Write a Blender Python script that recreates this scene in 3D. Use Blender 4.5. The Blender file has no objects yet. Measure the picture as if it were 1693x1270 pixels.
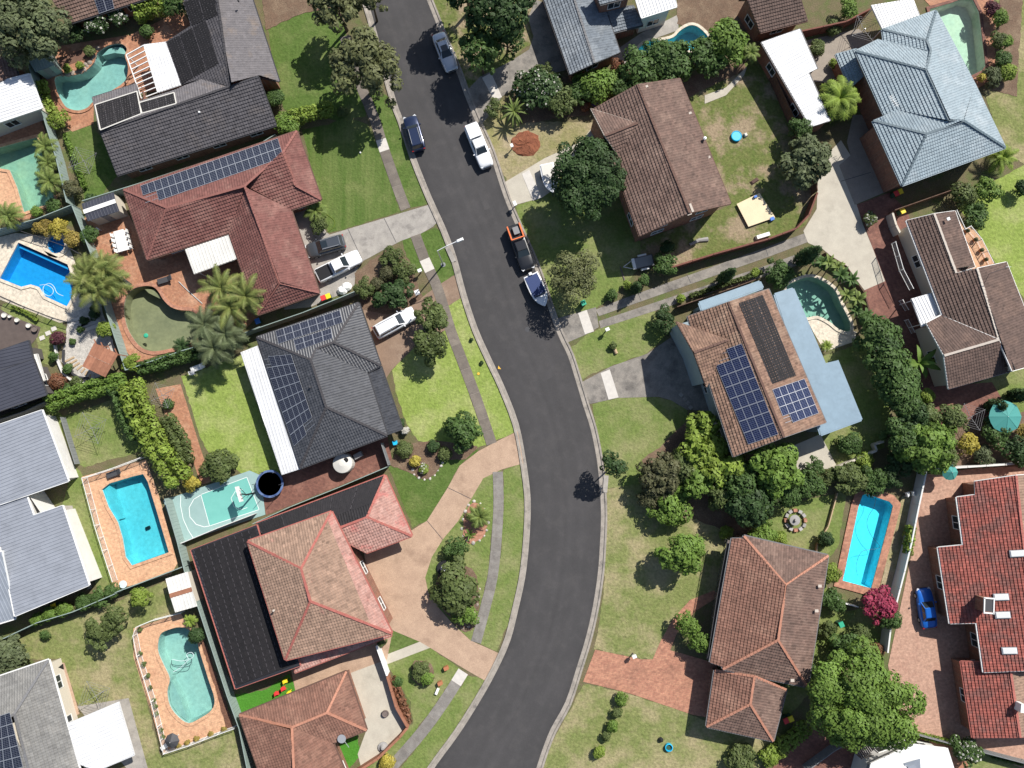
import bpy, bmesh, math, random
import numpy as np
from mathutils import Vector, Matrix
from mathutils.geometry import delaunay_2d_cdt

SC = bpy.context.scene
COL = SC.collection

# ---------------------------------------------------------------- camera, sky, sun, exposure
FPX, CX, CY = 1165.0, 846.5, 635.0      # focal length and centre, in photograph pixels
CAM_H, TILT = 84.0, math.radians(3.93)
cam = bpy.data.cameras.new('camera')
cam.sensor_width = 36.0
cam.lens = 36.0 * FPX / 1693.0
cam.clip_start, cam.clip_end = 1.0, 3000.0
cam_o = bpy.data.objects.new('camera', cam)
cam_o.location = (0, 0, CAM_H)
cam_o.rotation_euler = (TILT, 0, 0)
COL.objects.link(cam_o)
SC.camera = cam_o

SUN_EL = math.radians(46.0)
SUN_DIR = Vector((0.63 * math.cos(SUN_EL), 0.777 * math.cos(SUN_EL), math.sin(SUN_EL))).normalized()
world = bpy.data.worlds.new('World')
SC.world = world
world.use_nodes = True
wn = world.node_tree.nodes
sky = wn.new('ShaderNodeTexSky')
sky.sky_type = 'NISHITA'
sky.sun_disc = False
sky.sun_elevation = SUN_EL
sky.sun_rotation = math.atan2(SUN_DIR.x, SUN_DIR.y)
wn['Background'].inputs['Strength'].default_value = 0.075
world.node_tree.links.new(sky.outputs[0], wn['Background'].inputs[0])
sun = bpy.data.lights.new('sun', 'SUN')
sun.energy, sun.angle, sun.color = 4.6, math.radians(0.53), (1.0, 0.955, 0.89)
sun_o = bpy.data.objects.new('sun', sun)
sun_o.rotation_euler = SUN_DIR.to_track_quat('Z', 'Y').to_euler()
sun_o.location = (40, 50, 60)
COL.objects.link(sun_o)
vs = SC.view_settings
vs.view_transform, vs.look, vs.exposure, vs.gamma = 'Standard', 'None', 0.5, 1.0
vs.use_curve_mapping = False
SC.cycles.max_bounces = 6
SC.cycles.transparent_max_bounces = 12
SC.cycles.caustics_reflective = SC.cycles.caustics_refractive = False

# ---------------------------------------------------------------- survey: plan coordinates -> metres
ROT = Matrix.Rotation(TILT, 3, 'X')
def ray(px, py):
    return ROT @ Vector(((px - CX) / FPX, -(py - CY) / FPX, -1.0))
def S(px, py, z=0.0):
    d = ray(px, py)
    t = (z - CAM_H) / d.z
    return Vector((d.x * t, d.y * t, z))
def S_plane(px, py, p0, n, off=0.0):
    d = ray(px, py)
    o = Vector((0, 0, CAM_H))
    t = ((p0 + n * off) - o).dot(n) / d.dot(n)
    return o + d * t
def zz(x0, y0, pts, k=3.849):           # readings taken on an enlarged survey sheet
    return [(x0 + p[0] / k, y0 + p[1] / k) for p in pts]
def mpp(px, py, z=0.0):
    return (S(px + 5, py, z) - S(px - 5, py, z)).length / 10.0

# ---------------------------------------------------------------- object helpers
LOCALS = set()          # things whose parts are written in the thing's own coordinates
def link(name, mesh, parent=None):
    o = bpy.data.objects.new(name, mesh)
    COL.objects.link(o)
    if parent is not None:
        o.parent = parent
        if parent.type == 'EMPTY' and parent.name not in LOCALS:
            o.matrix_parent_inverse = Matrix.Translation(-parent.location)
    return o
def tag(o, label=None, cat=None, group=None, kind=None):
    if label: o['label'] = label
    if cat: o['category'] = cat
    if group: o['group'] = group
    if kind: o['kind'] = kind
    return o
def thing(name, label, cat, loc=(0, 0, 0), group=None, local=False, rz=0.0):
    o = bpy.data.objects.new(name, None)
    o.empty_display_size = 0.3
    o.location = loc
    COL.objects.link(o)
    if local: LOCALS.add(o.name); o.rotation_euler = (0, 0, rz)
    return tag(o, label, cat, group)

class MB:
    """collects faces, then becomes one mesh"""
    def __init__(s): s.v, s.f, s.t, s.smooth = [], [], [], False
    def face(s, pts, tint=0.5):
        b = len(s.v); s.v.extend(tuple(p) for p in pts)
        s.f.append(tuple(range(b, b + len(pts)))); s.t.append(tint)
    def box(s, c, size, rz=0.0, M=None, tint=0.5, taper=1.0):
        hx, hy, hz = size[0] / 2, size[1] / 2, size[2] / 2
        R = Matrix.Rotation(rz, 3, 'Z') if M is None else M
        c = Vector(c); P = []
        for z in (-hz, hz):
            k = taper if z > 0 else 1.0
            for x, y in ((-hx, -hy), (hx, -hy), (hx, hy), (-hx, hy)):
                P.append(tuple(c + R @ Vector((x * k, y * k, z))))
        b = len(s.v); s.v.extend(P)
        for q in ((0, 3, 2, 1), (4, 5, 6, 7), (0, 1, 5, 4), (1, 2, 6, 5), (2, 3, 7, 6), (3, 0, 4, 7)):
            s.f.append(tuple(b + i for i in q)); s.t.append(tint)
    def beam(s, a, b, w, h=None, tint=0.5):
        a, b = Vector(a), Vector(b); d = b - a; L = d.length
        if L < 1e-6: return
        x = d / L; up = Vector((0, 0, 1)) if abs(x.z) < 0.95 else Vector((1, 0, 0))
        y = up.cross(x).normalized(); z = x.cross(y)
        s.box((a + b) / 2, (L, w, h if h else w), M=Matrix((x, y, z)).transposed(), tint=tint)
    def tube(s, pts, r, n=6, tint=0.5, cap=True, r2=None):
        pts = [Vector(p) for p in pts]; rings = []
        for i, p in enumerate(pts):
            d = (pts[min(i + 1, len(pts) - 1)] - pts[max(i - 1, 0)]).normalized()
            up = Vector((0, 0, 1)) if abs(d.z) < 0.9 else Vector((1, 0, 0))
            x = up.cross(d).normalized(); y = d.cross(x)
            rr = r if r2 is None else r + (r2 - r) * i / (len(pts) - 1)
            b = len(s.v)
            for k in range(n):
                a = 2 * math.pi * k / n
                s.v.append(tuple(p + x * math.cos(a) * rr + y * math.sin(a) * rr))
            rings.append(b)
        for i in range(len(rings) - 1):
            for k in range(n):
                k2 = (k + 1) % n
                s.f.append((rings[i] + k, rings[i] + k2, rings[i + 1] + k2, rings[i + 1] + k)); s.t.append(tint)
        if cap:
            s.f.append(tuple(rings[0] + k for k in reversed(range(n)))); s.t.append(tint)
            s.f.append(tuple(rings[-1] + k for k in range(n))); s.t.append(tint)
    def lathe(s, c, prof, n=16, tint=0.5, sx=1.0, sy=1.0, rz=0.0):
        c = Vector(c); rings = []
        for (r, z) in prof:
            b = len(s.v)
            for k in range(n):
                a = 2 * math.pi * k / n
                x, y = math.cos(a) * r * sx, math.sin(a) * r * sy
                s.v.append((c.x + x * math.cos(rz) - y * math.sin(rz), c.y + x * math.sin(rz) + y * math.cos(rz), c.z + z))
            rings.append(b)
        for i in range(len(rings) - 1):
            for k in range(n):
                k2 = (k + 1) % n
                s.f.append((rings[i] + k, rings[i] + k2, rings[i + 1] + k2, rings[i + 1] + k)); s.t.append(tint)
        if prof[-1][0] > 1e-4:
            s.f.append(tuple(rings[-1] + k for k in range(n))); s.t.append(tint)
    def prism(s, pts, z0, z1, tint=0.5, bottom=False):
        pts = [(p[0], p[1]) for p in pts]
        if area2(pts) < 0: pts = pts[::-1]
        n = len(pts); b = len(s.v)
        s.v.extend((x, y, z0) for x, y in pts); s.v.extend((x, y, z1) for x, y in pts)
        for i in range(n):
            j = (i + 1) % n
            s.f.append((b + i, b + j, b + n + j, b + n + i)); s.t.append(tint)
        for tri in tess(pts):
            s.f.append(tuple(b + n + i for i in tri)); s.t.append(tint)
            if bottom: s.f.append(tuple(b + i for i in reversed(tri))); s.t.append(tint)
    def build(s, name, mat, parent=None, smooth=False):
        me = bpy.data.meshes.new(name)
        me.from_pydata(s.v, [], s.f)
        at = me.attributes.new('tint', 'FLOAT', 'FACE')
        at.data.foreach_set('value', np.array(s.t, dtype=np.float32))
        for m in (mat if isinstance(mat, (list, tuple)) else [mat]):
            me.materials.append(MATS[m] if isinstance(m, str) else m)
        if smooth: me.polygons.foreach_set('use_smooth', [True] * len(s.f))
        me.update()
        return link(name, me, parent)

def area2(pts):
    return sum(pts[i][0] * pts[(i + 1) % len(pts)][1] - pts[(i + 1) % len(pts)][0] * pts[i][1] for i in range(len(pts)))
def inside(p, poly):
    x, y = p; c = False; n = len(poly); j = n - 1
    for i in range(n):
        xi, yi = poly[i][0], poly[i][1]; xj, yj = poly[j][0], poly[j][1]
        if (yi > y) != (yj > y) and x < (xj - xi) * (y - yi) / (yj - yi) + xi: c = not c
        j = i
    return c
def tess(pts):
    vs_ = [Vector((p[0], p[1])) for p in pts]
    r = delaunay_2d_cdt(vs_, [(i, (i + 1) % len(pts)) for i in range(len(pts))], [], 0, 1e-5)
    out = []
    for f in r[2]:
        c = sum((r[0][i] for i in f), Vector((0, 0))) / len(f)
        if inside(c, pts) and all(r[3][i] for i in f):
            t = [r[3][i][0] for i in f]
            a = pts[t[0]]; b = pts[t[1]]; d = pts[t[2]]
            if (b[0]-a[0])*(d[1]-a[1]) - (b[1]-a[1])*(d[0]-a[0]) < 0: t = t[::-1]
            out.append(t)
    return out
def cut_poly(outer, holes):
    """triangles of a polygon with holes"""
    vs_, ed = [], []
    for ring in [outer] + holes:
        b = len(vs_)
        vs_.extend(Vector((p[0], p[1])) for p in ring)
        ed.extend((b + i, b + (i + 1) % len(ring)) for i in range(len(ring)))
    r = delaunay_2d_cdt(vs_, ed, [], 0, 1e-4)
    V, F = r[0], []
    for f in r[2]:
        c = sum((V[i] for i in f), Vector((0, 0))) / len(f)
        if inside(c, outer) and not any(inside(c, h) for h in holes):
            a, b, d = V[f[0]], V[f[1]], V[f[2]]
            f = tuple(f)
            if (b - a).cross(d - a) < 0: f = f[::-1]
            F.append(f)
    return V, F
def smooth_ring(pts, n=4, closed=True):
    out = []; N = len(pts)
    rng_ = range(N) if closed else range(N - 1)
    for i in rng_:
        if closed: p = [pts[(i + k) % N] for k in (-1, 0, 1, 2)]
        else: p = [pts[min(max(i + k, 0), N - 1)] for k in (-1, 0, 1, 2)]
        for j in range(n):
            t = j / n
            out.append(tuple(0.5 * (2 * p[1][c] + (p[2][c] - p[0][c]) * t + (2 * p[0][c] - 5 * p[1][c] + 4 * p[2][c] - p[3][c]) * t * t
                       + (3 * p[1][c] - p[0][c] - 3 * p[2][c] + p[3][c]) * t ** 3) for c in (0, 1)))
    if not closed: out.append(tuple(pts[-1][:2]))
    return out
def offset_ring(pts, d):
    """moves every edge of a ring inwards by d (outwards when negative)"""
    pts = [Vector((p[0], p[1])) for p in pts]
    if area2(pts) < 0: pts = pts[::-1]
    n = len(pts); out = []
    for i in range(n):
        a, b, c = pts[i - 1], pts[i], pts[(i + 1) % n]
        e1, e2 = (b - a), (c - b)
        if e1.length < 1e-5 or e2.length < 1e-5: out.append(b); continue
        e1.normalize(); e2.normalize()
        n1, n2 = Vector((-e1.y, e1.x)), Vector((-e2.y, e2.x))
        k = 1.0 + n1.dot(n2)
        m = (n1 + n2) / max(k, 0.35)
        out.append(b + m * d)
    return out
def offset_line(pts, d):
    pts = [Vector((p[0], p[1])) for p in pts]; out = []
    for i, b in enumerate(pts):
        a, c = pts[max(i - 1, 0)], pts[min(i + 1, len(pts) - 1)]
        t = (c - a).normalized()
        out.append(b + Vector((-t.y, t.x)) * d)
    return out

# ---------------------------------------------------------------- materials
MATS = {}
def _nt(name):
    m = bpy.data.materials.new(name); m.use_nodes = True
    nt = m.node_tree; MATS[name] = m
    return m, nt, nt.nodes['Principled BSDF'], nt.links
def _noise(nt, vec, scale, detail=4.0, rough=0.6):
    n = nt.nodes.new('ShaderNodeTexNoise'); n.inputs['Scale'].default_value = scale
    n.inputs['Detail'].default_value = detail; n.inputs['Roughness'].default_value = rough
    nt.links.new(vec, n.inputs['Vector'])
    return n.outputs['Fac']
def _ramp(nt, fac, a, b):
    r = nt.nodes.new('ShaderNodeMapRange'); r.inputs[1].default_value = a; r.inputs[2].default_value = b
    nt.links.new(fac, r.inputs[0]); return r.outputs[0]
def _mix(nt, fac, c1, c2, mode='MIX'):
    n = nt.nodes.new('ShaderNodeMix'); n.data_type = 'RGBA'; n.blend_type = mode
    for sock, v in ((n.inputs[0], fac), (n.inputs[6], c1), (n.inputs[7], c2)):
        if hasattr(v, 'is_linked'): nt.links.new(v, sock)
        elif isinstance(v, (int, float)): sock.default_value = v
        else: sock.default_value = (*v[:3], 1.0)
    return n.outputs[2]
def _math(nt, op, a, b):
    n = nt.nodes.new('ShaderNodeMath'); n.operation = op
    for sock, v in ((n.inputs[0], a), (n.inputs[1], b)):
        if hasattr(v, 'is_linked'): nt.links.new(v, sock)
        else: sock.default_value = v
    return n.outputs[0]
def mat(name, c1, c2=None, scale=1.5, c3=None, scale3=0.25, cut3=(0.45, 0.65), rough=0.8, bump=0.0, bscale=8.0,
        metal=0.0, tint=0.0, fine=0.0, fscale=14.0, spec=0.3, coat=0.0, local=False, translucent=0.0, stretch=None):
    m, nt, bs, L = _nt(name)
    if local:
        tc = nt.nodes.new('ShaderNodeTexCoord'); vec = tc.outputs['Object']
    else:
        g = nt.nodes.new('ShaderNodeNewGeometry'); vec = g.outputs['Position']
    if stretch:
        mp = nt.nodes.new('ShaderNodeMapping'); mp.inputs['Rotation'].default_value = (0, 0, stretch[0]); mp.inputs['Scale'].default_value = (stretch[1], stretch[2], 1)
        L.new(vec, mp.inputs[0]); svec = mp.outputs[0]
    else: svec = vec
    col = c1
    if c2 is not None:
        col = _mix(nt, _ramp(nt, _noise(nt, svec, scale), 0.35, 0.65), c1, c2)
    if c3 is not None:
        col = _mix(nt, _ramp(nt, _noise(nt, vec, scale3, 6.0, 0.65), cut3[0], cut3[1]), col, c3)
    if fine > 0:
        f = _ramp(nt, _noise(nt, vec, fscale, 3.0), 0.3, 0.7)
        v = _math(nt, 'ADD', _math(nt, 'MULTIPLY', f, 2 * fine), 1.0 - fine)
        cc = nt.nodes.new('ShaderNodeCombineColor')
        for i in range(3): L.new(v, cc.inputs[i])
        col = _mix(nt, 1.0, col, cc.outputs[0], 'MULTIPLY')
    if tint > 0:
        a = nt.nodes.new('ShaderNodeAttribute'); a.attribute_name = 'tint'
        v = _math(nt, 'ADD', _math(nt, 'MULTIPLY', a.outputs['Fac'], 2 * tint), 1.0 - tint)
        cc = nt.nodes.new('ShaderNodeCombineColor')
        for i in range(3): L.new(v, cc.inputs[i])
        col = _mix(nt, 1.0, col, cc.outputs[0], 'MULTIPLY')
    if hasattr(col, 'is_linked'): L.new(col, bs.inputs['Base Color'])
    else: bs.inputs['Base Color'].default_value = (*col[:3], 1)
    bs.inputs['Roughness'].default_value = rough
    bs.inputs['Metallic'].default_value = metal
    bs.inputs['Specular IOR Level'].default_value = spec
    bs.inputs['Coat Weight'].default_value = coat
    bs.inputs['Coat Roughness'].default_value = 0.08
    if bump > 0:
        b = nt.nodes.new('ShaderNodeBump'); b.inputs['Strength'].default_value = bump; b.inputs['Distance'].default_value = 0.1
        L.new(_noise(nt, vec, bscale, 5.0), b.inputs['Height']); L.new(b.outputs[0], bs.inputs['Normal'])
    if translucent > 0:
        tr = nt.nodes.new('ShaderNodeBsdfTranslucent'); mx = nt.nodes.new('ShaderNodeMixShader')
        mx.inputs[0].default_value = translucent
        if hasattr(col, 'is_linked'): L.new(col, tr.inputs[0])
        else: tr.inputs[0].default_value = (*col[:3], 1)
        L.new(bs.outputs[0], mx.inputs[1]); L.new(tr.outputs[0], mx.inputs[2])
        L.new(mx.outputs[0], nt.nodes['Material Output'].inputs[0])
    return m
def paver(name, c1, c2, mortar, rz, bw=0.42, bh=0.2, c3=None, spread=0.5, cut3=(0.5, 0.62)):
    m, nt, bs, L = _nt(name)
    g = nt.nodes.new('ShaderNodeNewGeometry'); mp = nt.nodes.new('ShaderNodeMapping'); mp.inputs['Rotation'].default_value = (0, 0, rz)
    L.new(g.outputs['Position'], mp.inputs[0])
    b = nt.nodes.new('ShaderNodeTexBrick'); b.inputs['Scale'].default_value = 1.0
    b.inputs['Color1'].default_value = (*c1, 1); b.inputs['Color2'].default_value = (*c2, 1); b.inputs['Mortar'].default_value = (*mortar, 1)
    b.inputs['Brick Width'].default_value = bw; b.inputs['Row Height'].default_value = bh; b.inputs['Mortar Size'].default_value = 0.012
    b.inputs['Bias'].default_value = 0.0
    L.new(mp.outputs[0], b.inputs['Vector'])
    col = b.outputs['Color']
    if c3: col = _mix(nt, _math(nt, 'MULTIPLY', _ramp(nt, _noise(nt, g.outputs['Position'], 0.45, 8.0, 0.7), *cut3), spread), col, c3)
    f = _ramp(nt, _noise(nt, g.outputs['Position'], 3.0, 6.0), 0.3, 0.7)
    cc = nt.nodes.new('ShaderNodeCombineColor'); v = _math(nt, 'ADD', _math(nt, 'MULTIPLY', f, 0.5), 0.75)
    for i in range(3): L.new(v, cc.inputs[i])
    col = _mix(nt, 1.0, col, cc.outputs[0], 'MULTIPLY')
    L.new(col, bs.inputs['Base Color']); bs.inputs['Roughness'].default_value = 0.85
    bp = nt.nodes.new('ShaderNodeBump'); bp.inputs['Strength'].default_value = 0.4; bp.inputs['Distance'].default_value = 0.02; bp.invert = True
    L.new(b.outputs['Fac'], bp.inputs['Height']); L.new(bp.outputs[0], bs.inputs['Normal'])
    return m
def water(name, tint_c, gloss=0.07):
    m, nt, bs, L = _nt(name)
    g = nt.nodes.new('ShaderNodeNewGeometry')
    tr = nt.nodes.new('ShaderNodeBsdfTransparent'); tr.inputs[0].default_value = (*tint_c, 1)
    gl = nt.nodes.new('ShaderNodeBsdfGlossy'); gl.inputs['Roughness'].default_value = gloss
    fr = nt.nodes.new('ShaderNodeFresnel'); fr.inputs['IOR'].default_value = 1.33
    b = nt.nodes.new('ShaderNodeBump'); b.inputs['Strength'].default_value = 0.12; b.inputs['Distance'].default_value = 0.04
    L.new(_noise(nt, g.outputs['Position'], 2.2, 3.0), b.inputs['Height'])
    L.new(b.outputs[0], fr.inputs['Normal']); L.new(b.outputs[0], gl.inputs['Normal'])
    mx = nt.nodes.new('ShaderNodeMixShader')
    L.new(fr.outputs[0], mx.inputs[0]); L.new(tr.outputs[0], mx.inputs[1]); L.new(gl.outputs[0], mx.inputs[2])
    L.new(mx.outputs[0], nt.nodes['Material Output'].inputs[0])
    return m
def basin_mat(name, c1, c2):
    """pool lining; two tones mixed by broad noise, with finer mottling"""
    return mat(name, c1, c2, scale=0.35, fine=0.12, fscale=2.2, rough=0.6)
def cells(name, c, line, nx, ny):
    """dark photovoltaic cells with thin bus lines, laid out in the panel's own plane"""
    m, nt, bs, L = _nt(name)
    tc = nt.nodes.new('ShaderNodeTexCoord')
    b = nt.nodes.new('ShaderNodeTexBrick'); b.offset = 0.0
    b.inputs['Color1'].default_value = (*c, 1); b.inputs['Color2'].default_value = (c[0] * 1.5, c[1] * 1.5, c[2] * 1.5, 1); b.inputs['Mortar'].default_value = (*line, 1)
    b.inputs['Scale'].default_value = 1.0; b.inputs['Brick Width'].default_value = 1.0 / nx; b.inputs['Row Height'].default_value = 1.0 / ny
    b.inputs['Mortar Size'].default_value = 0.018
    L.new(tc.outputs['UV'], b.inputs['Vector']); L.new(b.outputs['Color'], bs.inputs['Base Color'])
    bs.inputs['Roughness'].default_value = 0.18; bs.inputs['Specular IOR Level'].default_value = 0.4
    return m

# ground covers
mat('asphalt', (.054, .052, .053), (.068, .065, .066), 0.18, (.080, .076, .075), 0.5, (.5, .8), rough=.9, bump=.25, bscale=30, fine=.10, fscale=18, stretch=(0.3, 1.6, .25))
mat('kerb', (.34, .305, .265), (.25, .225, .195), 1.2, (.13, .12, .11), .8, (.55, .75), rough=.9, fine=.15)
mat('path', (.18, .155, .13), (.145, .125, .108), 1.4, (.23, .20, .165), .6, (.5, .75), rough=.9, fine=.16, tint=.12)
mat('path_grey', (.24, .225, .205), (.18, .165, .15), 1.4, (.13, .12, .11), .6, (.55, .75), rough=.9, fine=.16, tint=.10)
mat('slab_white', (.58, .55, .50), (.52, .49, .45), 2, rough=.85, fine=.06)
mat('concrete', (.36, .335, .30), (.29, .27, .245), 1.1, (.19, .175, .16), .7, (.52, .72), rough=.9, fine=.14)
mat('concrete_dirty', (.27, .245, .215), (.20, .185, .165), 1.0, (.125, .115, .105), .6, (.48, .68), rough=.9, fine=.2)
mat('concrete_cream', (.475, .44, .365), (.42, .385, .32), .7, (.35, .32, .265), .4, (.55, .75), rough=.85, fine=.08)
mat('concrete_brown', (.25, .175, .125), (.21, .145, .105), .9, (.30, .225, .165), .5, (.5, .7), rough=.9, fine=.16)
mat('concrete_tan', (.44, .31, .22), (.375, .26, .185), .8, (.30, .205, .145), .45, (.52, .7), rough=.9, fine=.2)
mat('aggregate', (.30, .26, .215), (.26, .225, .19), 1.2, rough=.9, fine=.12)
paver('brick_orange', (.40, .19, .105), (.33, .15, .085), (.27, .15, .10), .35, c3=(.46, .27, .17), spread=.7)
paver('brick_pink', (.44, .215, .135), (.35, .155, .10), (.30, .175, .125), -.2, c3=(.20, .095, .065), spread=.75, cut3=(.5, .68))
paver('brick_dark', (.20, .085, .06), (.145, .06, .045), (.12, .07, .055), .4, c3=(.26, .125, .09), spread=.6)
paver('brick_peach', (.60, .36, .21), (.53, .30, .175), (.45, .29, .19), .3, c3=(.45, .235, .14), spread=.8, cut3=(.5, .7))
paver('brick_rose', (.45, .275, .20), (.385, .23, .165), (.36, .23, .17), .1, bw=.3, c3=(.36, .20, .145), spread=.6)
paver('stone_cream', (.62, .55, .44), (.57, .50, .395), (.48, .43, .35), .5, bw=.6, bh=.6, c3=(.45, .40, .33), spread=.4)
def lawn(name, a, b, c, cut3=(.5, .68), fine=.3, sc3=.22):
    mat(name, a, b, 1.1, c, sc3, cut3, rough=.95, bump=.9, bscale=4, fine=fine * .62, fscale=3.0, spec=.1)
lawn('lawn_green', (.075, .125, .028), (.098, .148, .038), (.16, .185, .068), (.50, .72))
lawn('lawn_lime', (.24, .305, .078), (.195, .262, .058), (.31, .335, .13), (.48, .66), .36)
lawn('lawn_mid', (.13, .18, .048), (.165, .205, .062), (.235, .235, .108), (.45, .66))
lawn('lawn_dry', (.20, .215, .082), (.15, .18, .058), (.30, .26, .145), (.44, .62), .4)
lawn('lawn_patchy', (.105, .14, .038), (.15, .16, .058), (.28, .22, .145), (.48, .60), .4, .26)
lawn('lawn_dark', (.045, .085, .018), (.06, .10, .024), (.085, .105, .035), (.5, .7))
lawn('turf', (.06, .20, .022), (.07, .22, .028), (.075, .21, .03), (.5, .7), .1)
lawn('verge', (.27, .235, .12), (.21, .205, .085), (.34, .28, .18), (.42, .6))
mat('lawn_striped', (.075, .125, .028), (.125, .165, .05), .9, (.17, .19, .072), .22, (.52, .72), rough=.95, bump=.9, bscale=4, fine=.16, fscale=3.0, spec=.1, stretch=(.38, 1.3, .12))
mat('soil', (.16, .105, .07), (.12, .08, .055), 1.2, (.21, .15, .10), .6, rough=.95, bump=.5, fine=.3, fscale=9)
mat('soil_grass', (.15, .12, .07), (.115, .11, .05), .9, (.10, .125, .04), .4, (.5, .64), rough=.95, bump=.5, fine=.3, fscale=9)
mat('red_dirt', (.25, .095, .05), (.18, .065, .036), 1.6, rough=.95, bump=.9, bscale=5, fine=.25)
mat('mulch', (.17, .085, .055), (.12, .06, .04), 2.5, rough=.95, bump=.5, fine=.35, fscale=9)
mat('pebble', (.50, .47, .42), (.36, .34, .31), 2, rough=.9, fine=.3, fscale=9, tint=.25)
mat('rock', (.34, .29, .24), (.24, .20, .17), 2, rough=.9, bump=.6, fine=.2, tint=.3)
mat('decking', (.17, .095, .065), (.13, .07, .05), 1.0, rough=.8, tint=.25)
mat('decking_grey', (.115, .09, .08), (.09, .07, .063), 1.0, rough=.8, tint=.25)
_t = mat('asphalt_worn', (.054, .052, .053), (.064, .061, .062), 0.3, (.074, .070, .069), 0.6, (.52, .8), rough=.88, bump=.25, bscale=30, fine=.07, fscale=9, tint=.22)
# roofs: tiles carry their own tint
def tiles(name, a, b, c=None, cut3=(.5, .7), t=.24, sc3=.4, rough=.8, spec=.3):
    mat(name, a, b, 1.3, c, sc3, cut3, rough=rough, tint=t, fine=.12, fscale=6, spec=spec)
tiles('tile_charcoal', (.072, .068, .074), (.088, .083, .089), (.12, .105, .10), (.55, .78))
tiles('tile_charcoal_sunlit', (.15, .14, .145), (.13, .122, .128), (.185, .15, .125), (.55, .72), .14)  # paler charcoal copy for sun-facing slopes, sunlight in the colour; lichen patches too
tiles('tile_maroon', (.185, .080, .068), (.155, .067, .058), (.25, .135, .112), (.5, .72), .2)
tiles('tile_black', (.046, .048, .055), (.062, .064, .071), None, t=.28, rough=.45, spec=.8)
tiles('tile_salmon', (.31, .205, .15), (.255, .17, .125), (.36, .17, .14), (.62, .74), .26)
tiles('tile_pink', (.42, .255, .215), (.36, .20, .165), (.43, .135, .12), (.52, .66), .24)
tiles('tile_terracotta', (.215, .11, .08), (.17, .09, .066), (.26, .145, .105), (.5, .7), .24)
tiles('tile_brown', (.165, .105, .084), (.13, .086, .07), (.215, .145, .115), (.5, .7), .28)
tiles('tile_umber', (.12, .08, .066), (.10, .068, .057), (.16, .105, .083), (.5, .7), .26)
tiles('tile_tan', (.25, .155, .108), (.19, .115, .084), (.29, .20, .145), (.5, .7), .34)
tiles('tile_blue', (.265, .33, .365), (.24, .30, .335), (.32, .375, .405), (.5, .7), .12, rough=.6)
tiles('tile_slate', (.18, .205, .23), (.15, .172, .195), (.24, .262, .28), (.5, .7), .22)
tiles('tile_grey', (.21, .207, .197), (.175, .172, .165), (.265, .257, .24), (.5, .7), .16)
tiles('tile_red', (.30, .088, .068), (.245, .075, .06), (.19, .078, .066), (.46, .60), .34, .7)
mat('cap_red', (.40, .135, .11), (.33, .11, .09), 2, rough=.8)
mat('cap_maroon', (.27, .115, .095), (.22, .095, .08), 2, rough=.8)
mat('cap_orange', (.45, .215, .145), (.38, .18, .12), 2, rough=.8)
mat('cap_dark', (.055, .052, .056), rough=.7)
mat('cap_grey', (.16, .16, .165), rough=.7)
mat('cap_brown', (.13, .075, .058), rough=.8)
mat('cap_pale', (.50, .44, .38), rough=.8)
mat('cap_blue', (.10, .14, .165), rough=.6)
def sheet(name, c, rough=.45): mat(name, c, tuple(x * .88 for x in c), .6, c3=tuple(x * .72 for x in c), scale3=.35, cut3=(.56, .78), rough=rough, tint=.06, fine=.04, fscale=3, spec=.4)
sheet('sheet_white', (.70, .705, .71)); sheet('sheet_grey', (.26, .28, .32)); sheet('sheet_black', (.028, .029, .036), .6)
sheet('sheet_blue', (.225, .315, .385)); sheet('sheet_offwhite', (.66, .65, .61)); sheet('sheet_slate', (.055, .058, .075)); sheet('sheet_steel', (.27, .30, .345))
mat('pool_mat', (.017, .016, .018), (.024, .022, .024), 2.0, rough=.75, tint=.3)
mat('frame_alu', (.55, .56, .58), rough=.35, metal=.6)
cells('pv_black', (.010, .012, .024), (.11, .12, .15), 3, 6)
cells('pv_blue', (.006, .010, .038), (.10, .12, .19), 3, 6)
# walls, fittings
paver('wall_brick', (.27, .12, .075), (.21, .09, .06), (.22, .15, .11), 0.0, bw=.24, bh=.086)
mat('wall_cream', (.55, .50, .42), rough=.85); mat('wall_blue', (.28, .345, .37), (.25, .31, .335), 1, rough=.8)
mat('wall_white', (.66, .65, .62), (.60, .59, .56), 1, rough=.8); mat('wall_dark', (.10, .09, .085), rough=.8)
mat('white', (.74, .74, .72), rough=.55); mat('offwhite', (.60, .58, .53), rough=.6); mat('black', (.018, .018, .02), rough=.5); mat('grey', (.22, .22, .225), rough=.6)
mat('dark_grey', (.06, .06, .065), rough=.6); mat('silver', (.50, .51, .52), rough=.35, metal=.5); mat('gutter_dark', (.05, .05, .055), rough=.5)
mat('glass', (.02, .028, .034), rough=.06, spec=.8); mat('glass_door', (.16, .21, .25), rough=.15, spec=.6)
mat('fence_green', (.27, .34, .31), (.24, .305, .28), .8, rough=.6); mat('fence_grey', (.20, .21, .215), rough=.6); mat('fence_brick', (.19, .075, .055), (.14, .06, .045), 3, rough=.85)
mat('fence_white', (.62, .62, .60), rough=.6); mat('fence_timber', (.10, .06, .045), (.14, .085, .06), 2, rough=.85, tint=.3)
mat('timber', (.33, .15, .09), (.26, .115, .07), 2, rough=.75, tint=.2); mat('timber_pale', (.42, .31, .19), rough=.8); mat('timber_grey', (.17, .135, .12), (.13, .105, .095), 2, rough=.85, tint=.2)
mat('red_plastic', (.62, .05, .05), rough=.5); mat('yellow_plastic', (.75, .58, .03), rough=.5); mat('green_plastic', (.04, .36, .22), rough=.5); mat('blue_plastic', (.05, .17, .55), rough=.5)
mat('bin_green', (.035, .085, .055), rough=.6); mat('sky_plastic', (.02, .42, .68), rough=.4); mat('sky_water', (.06, .45, .62), rough=.1); mat('orange', (.75, .18, .06), rough=.5)
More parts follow.
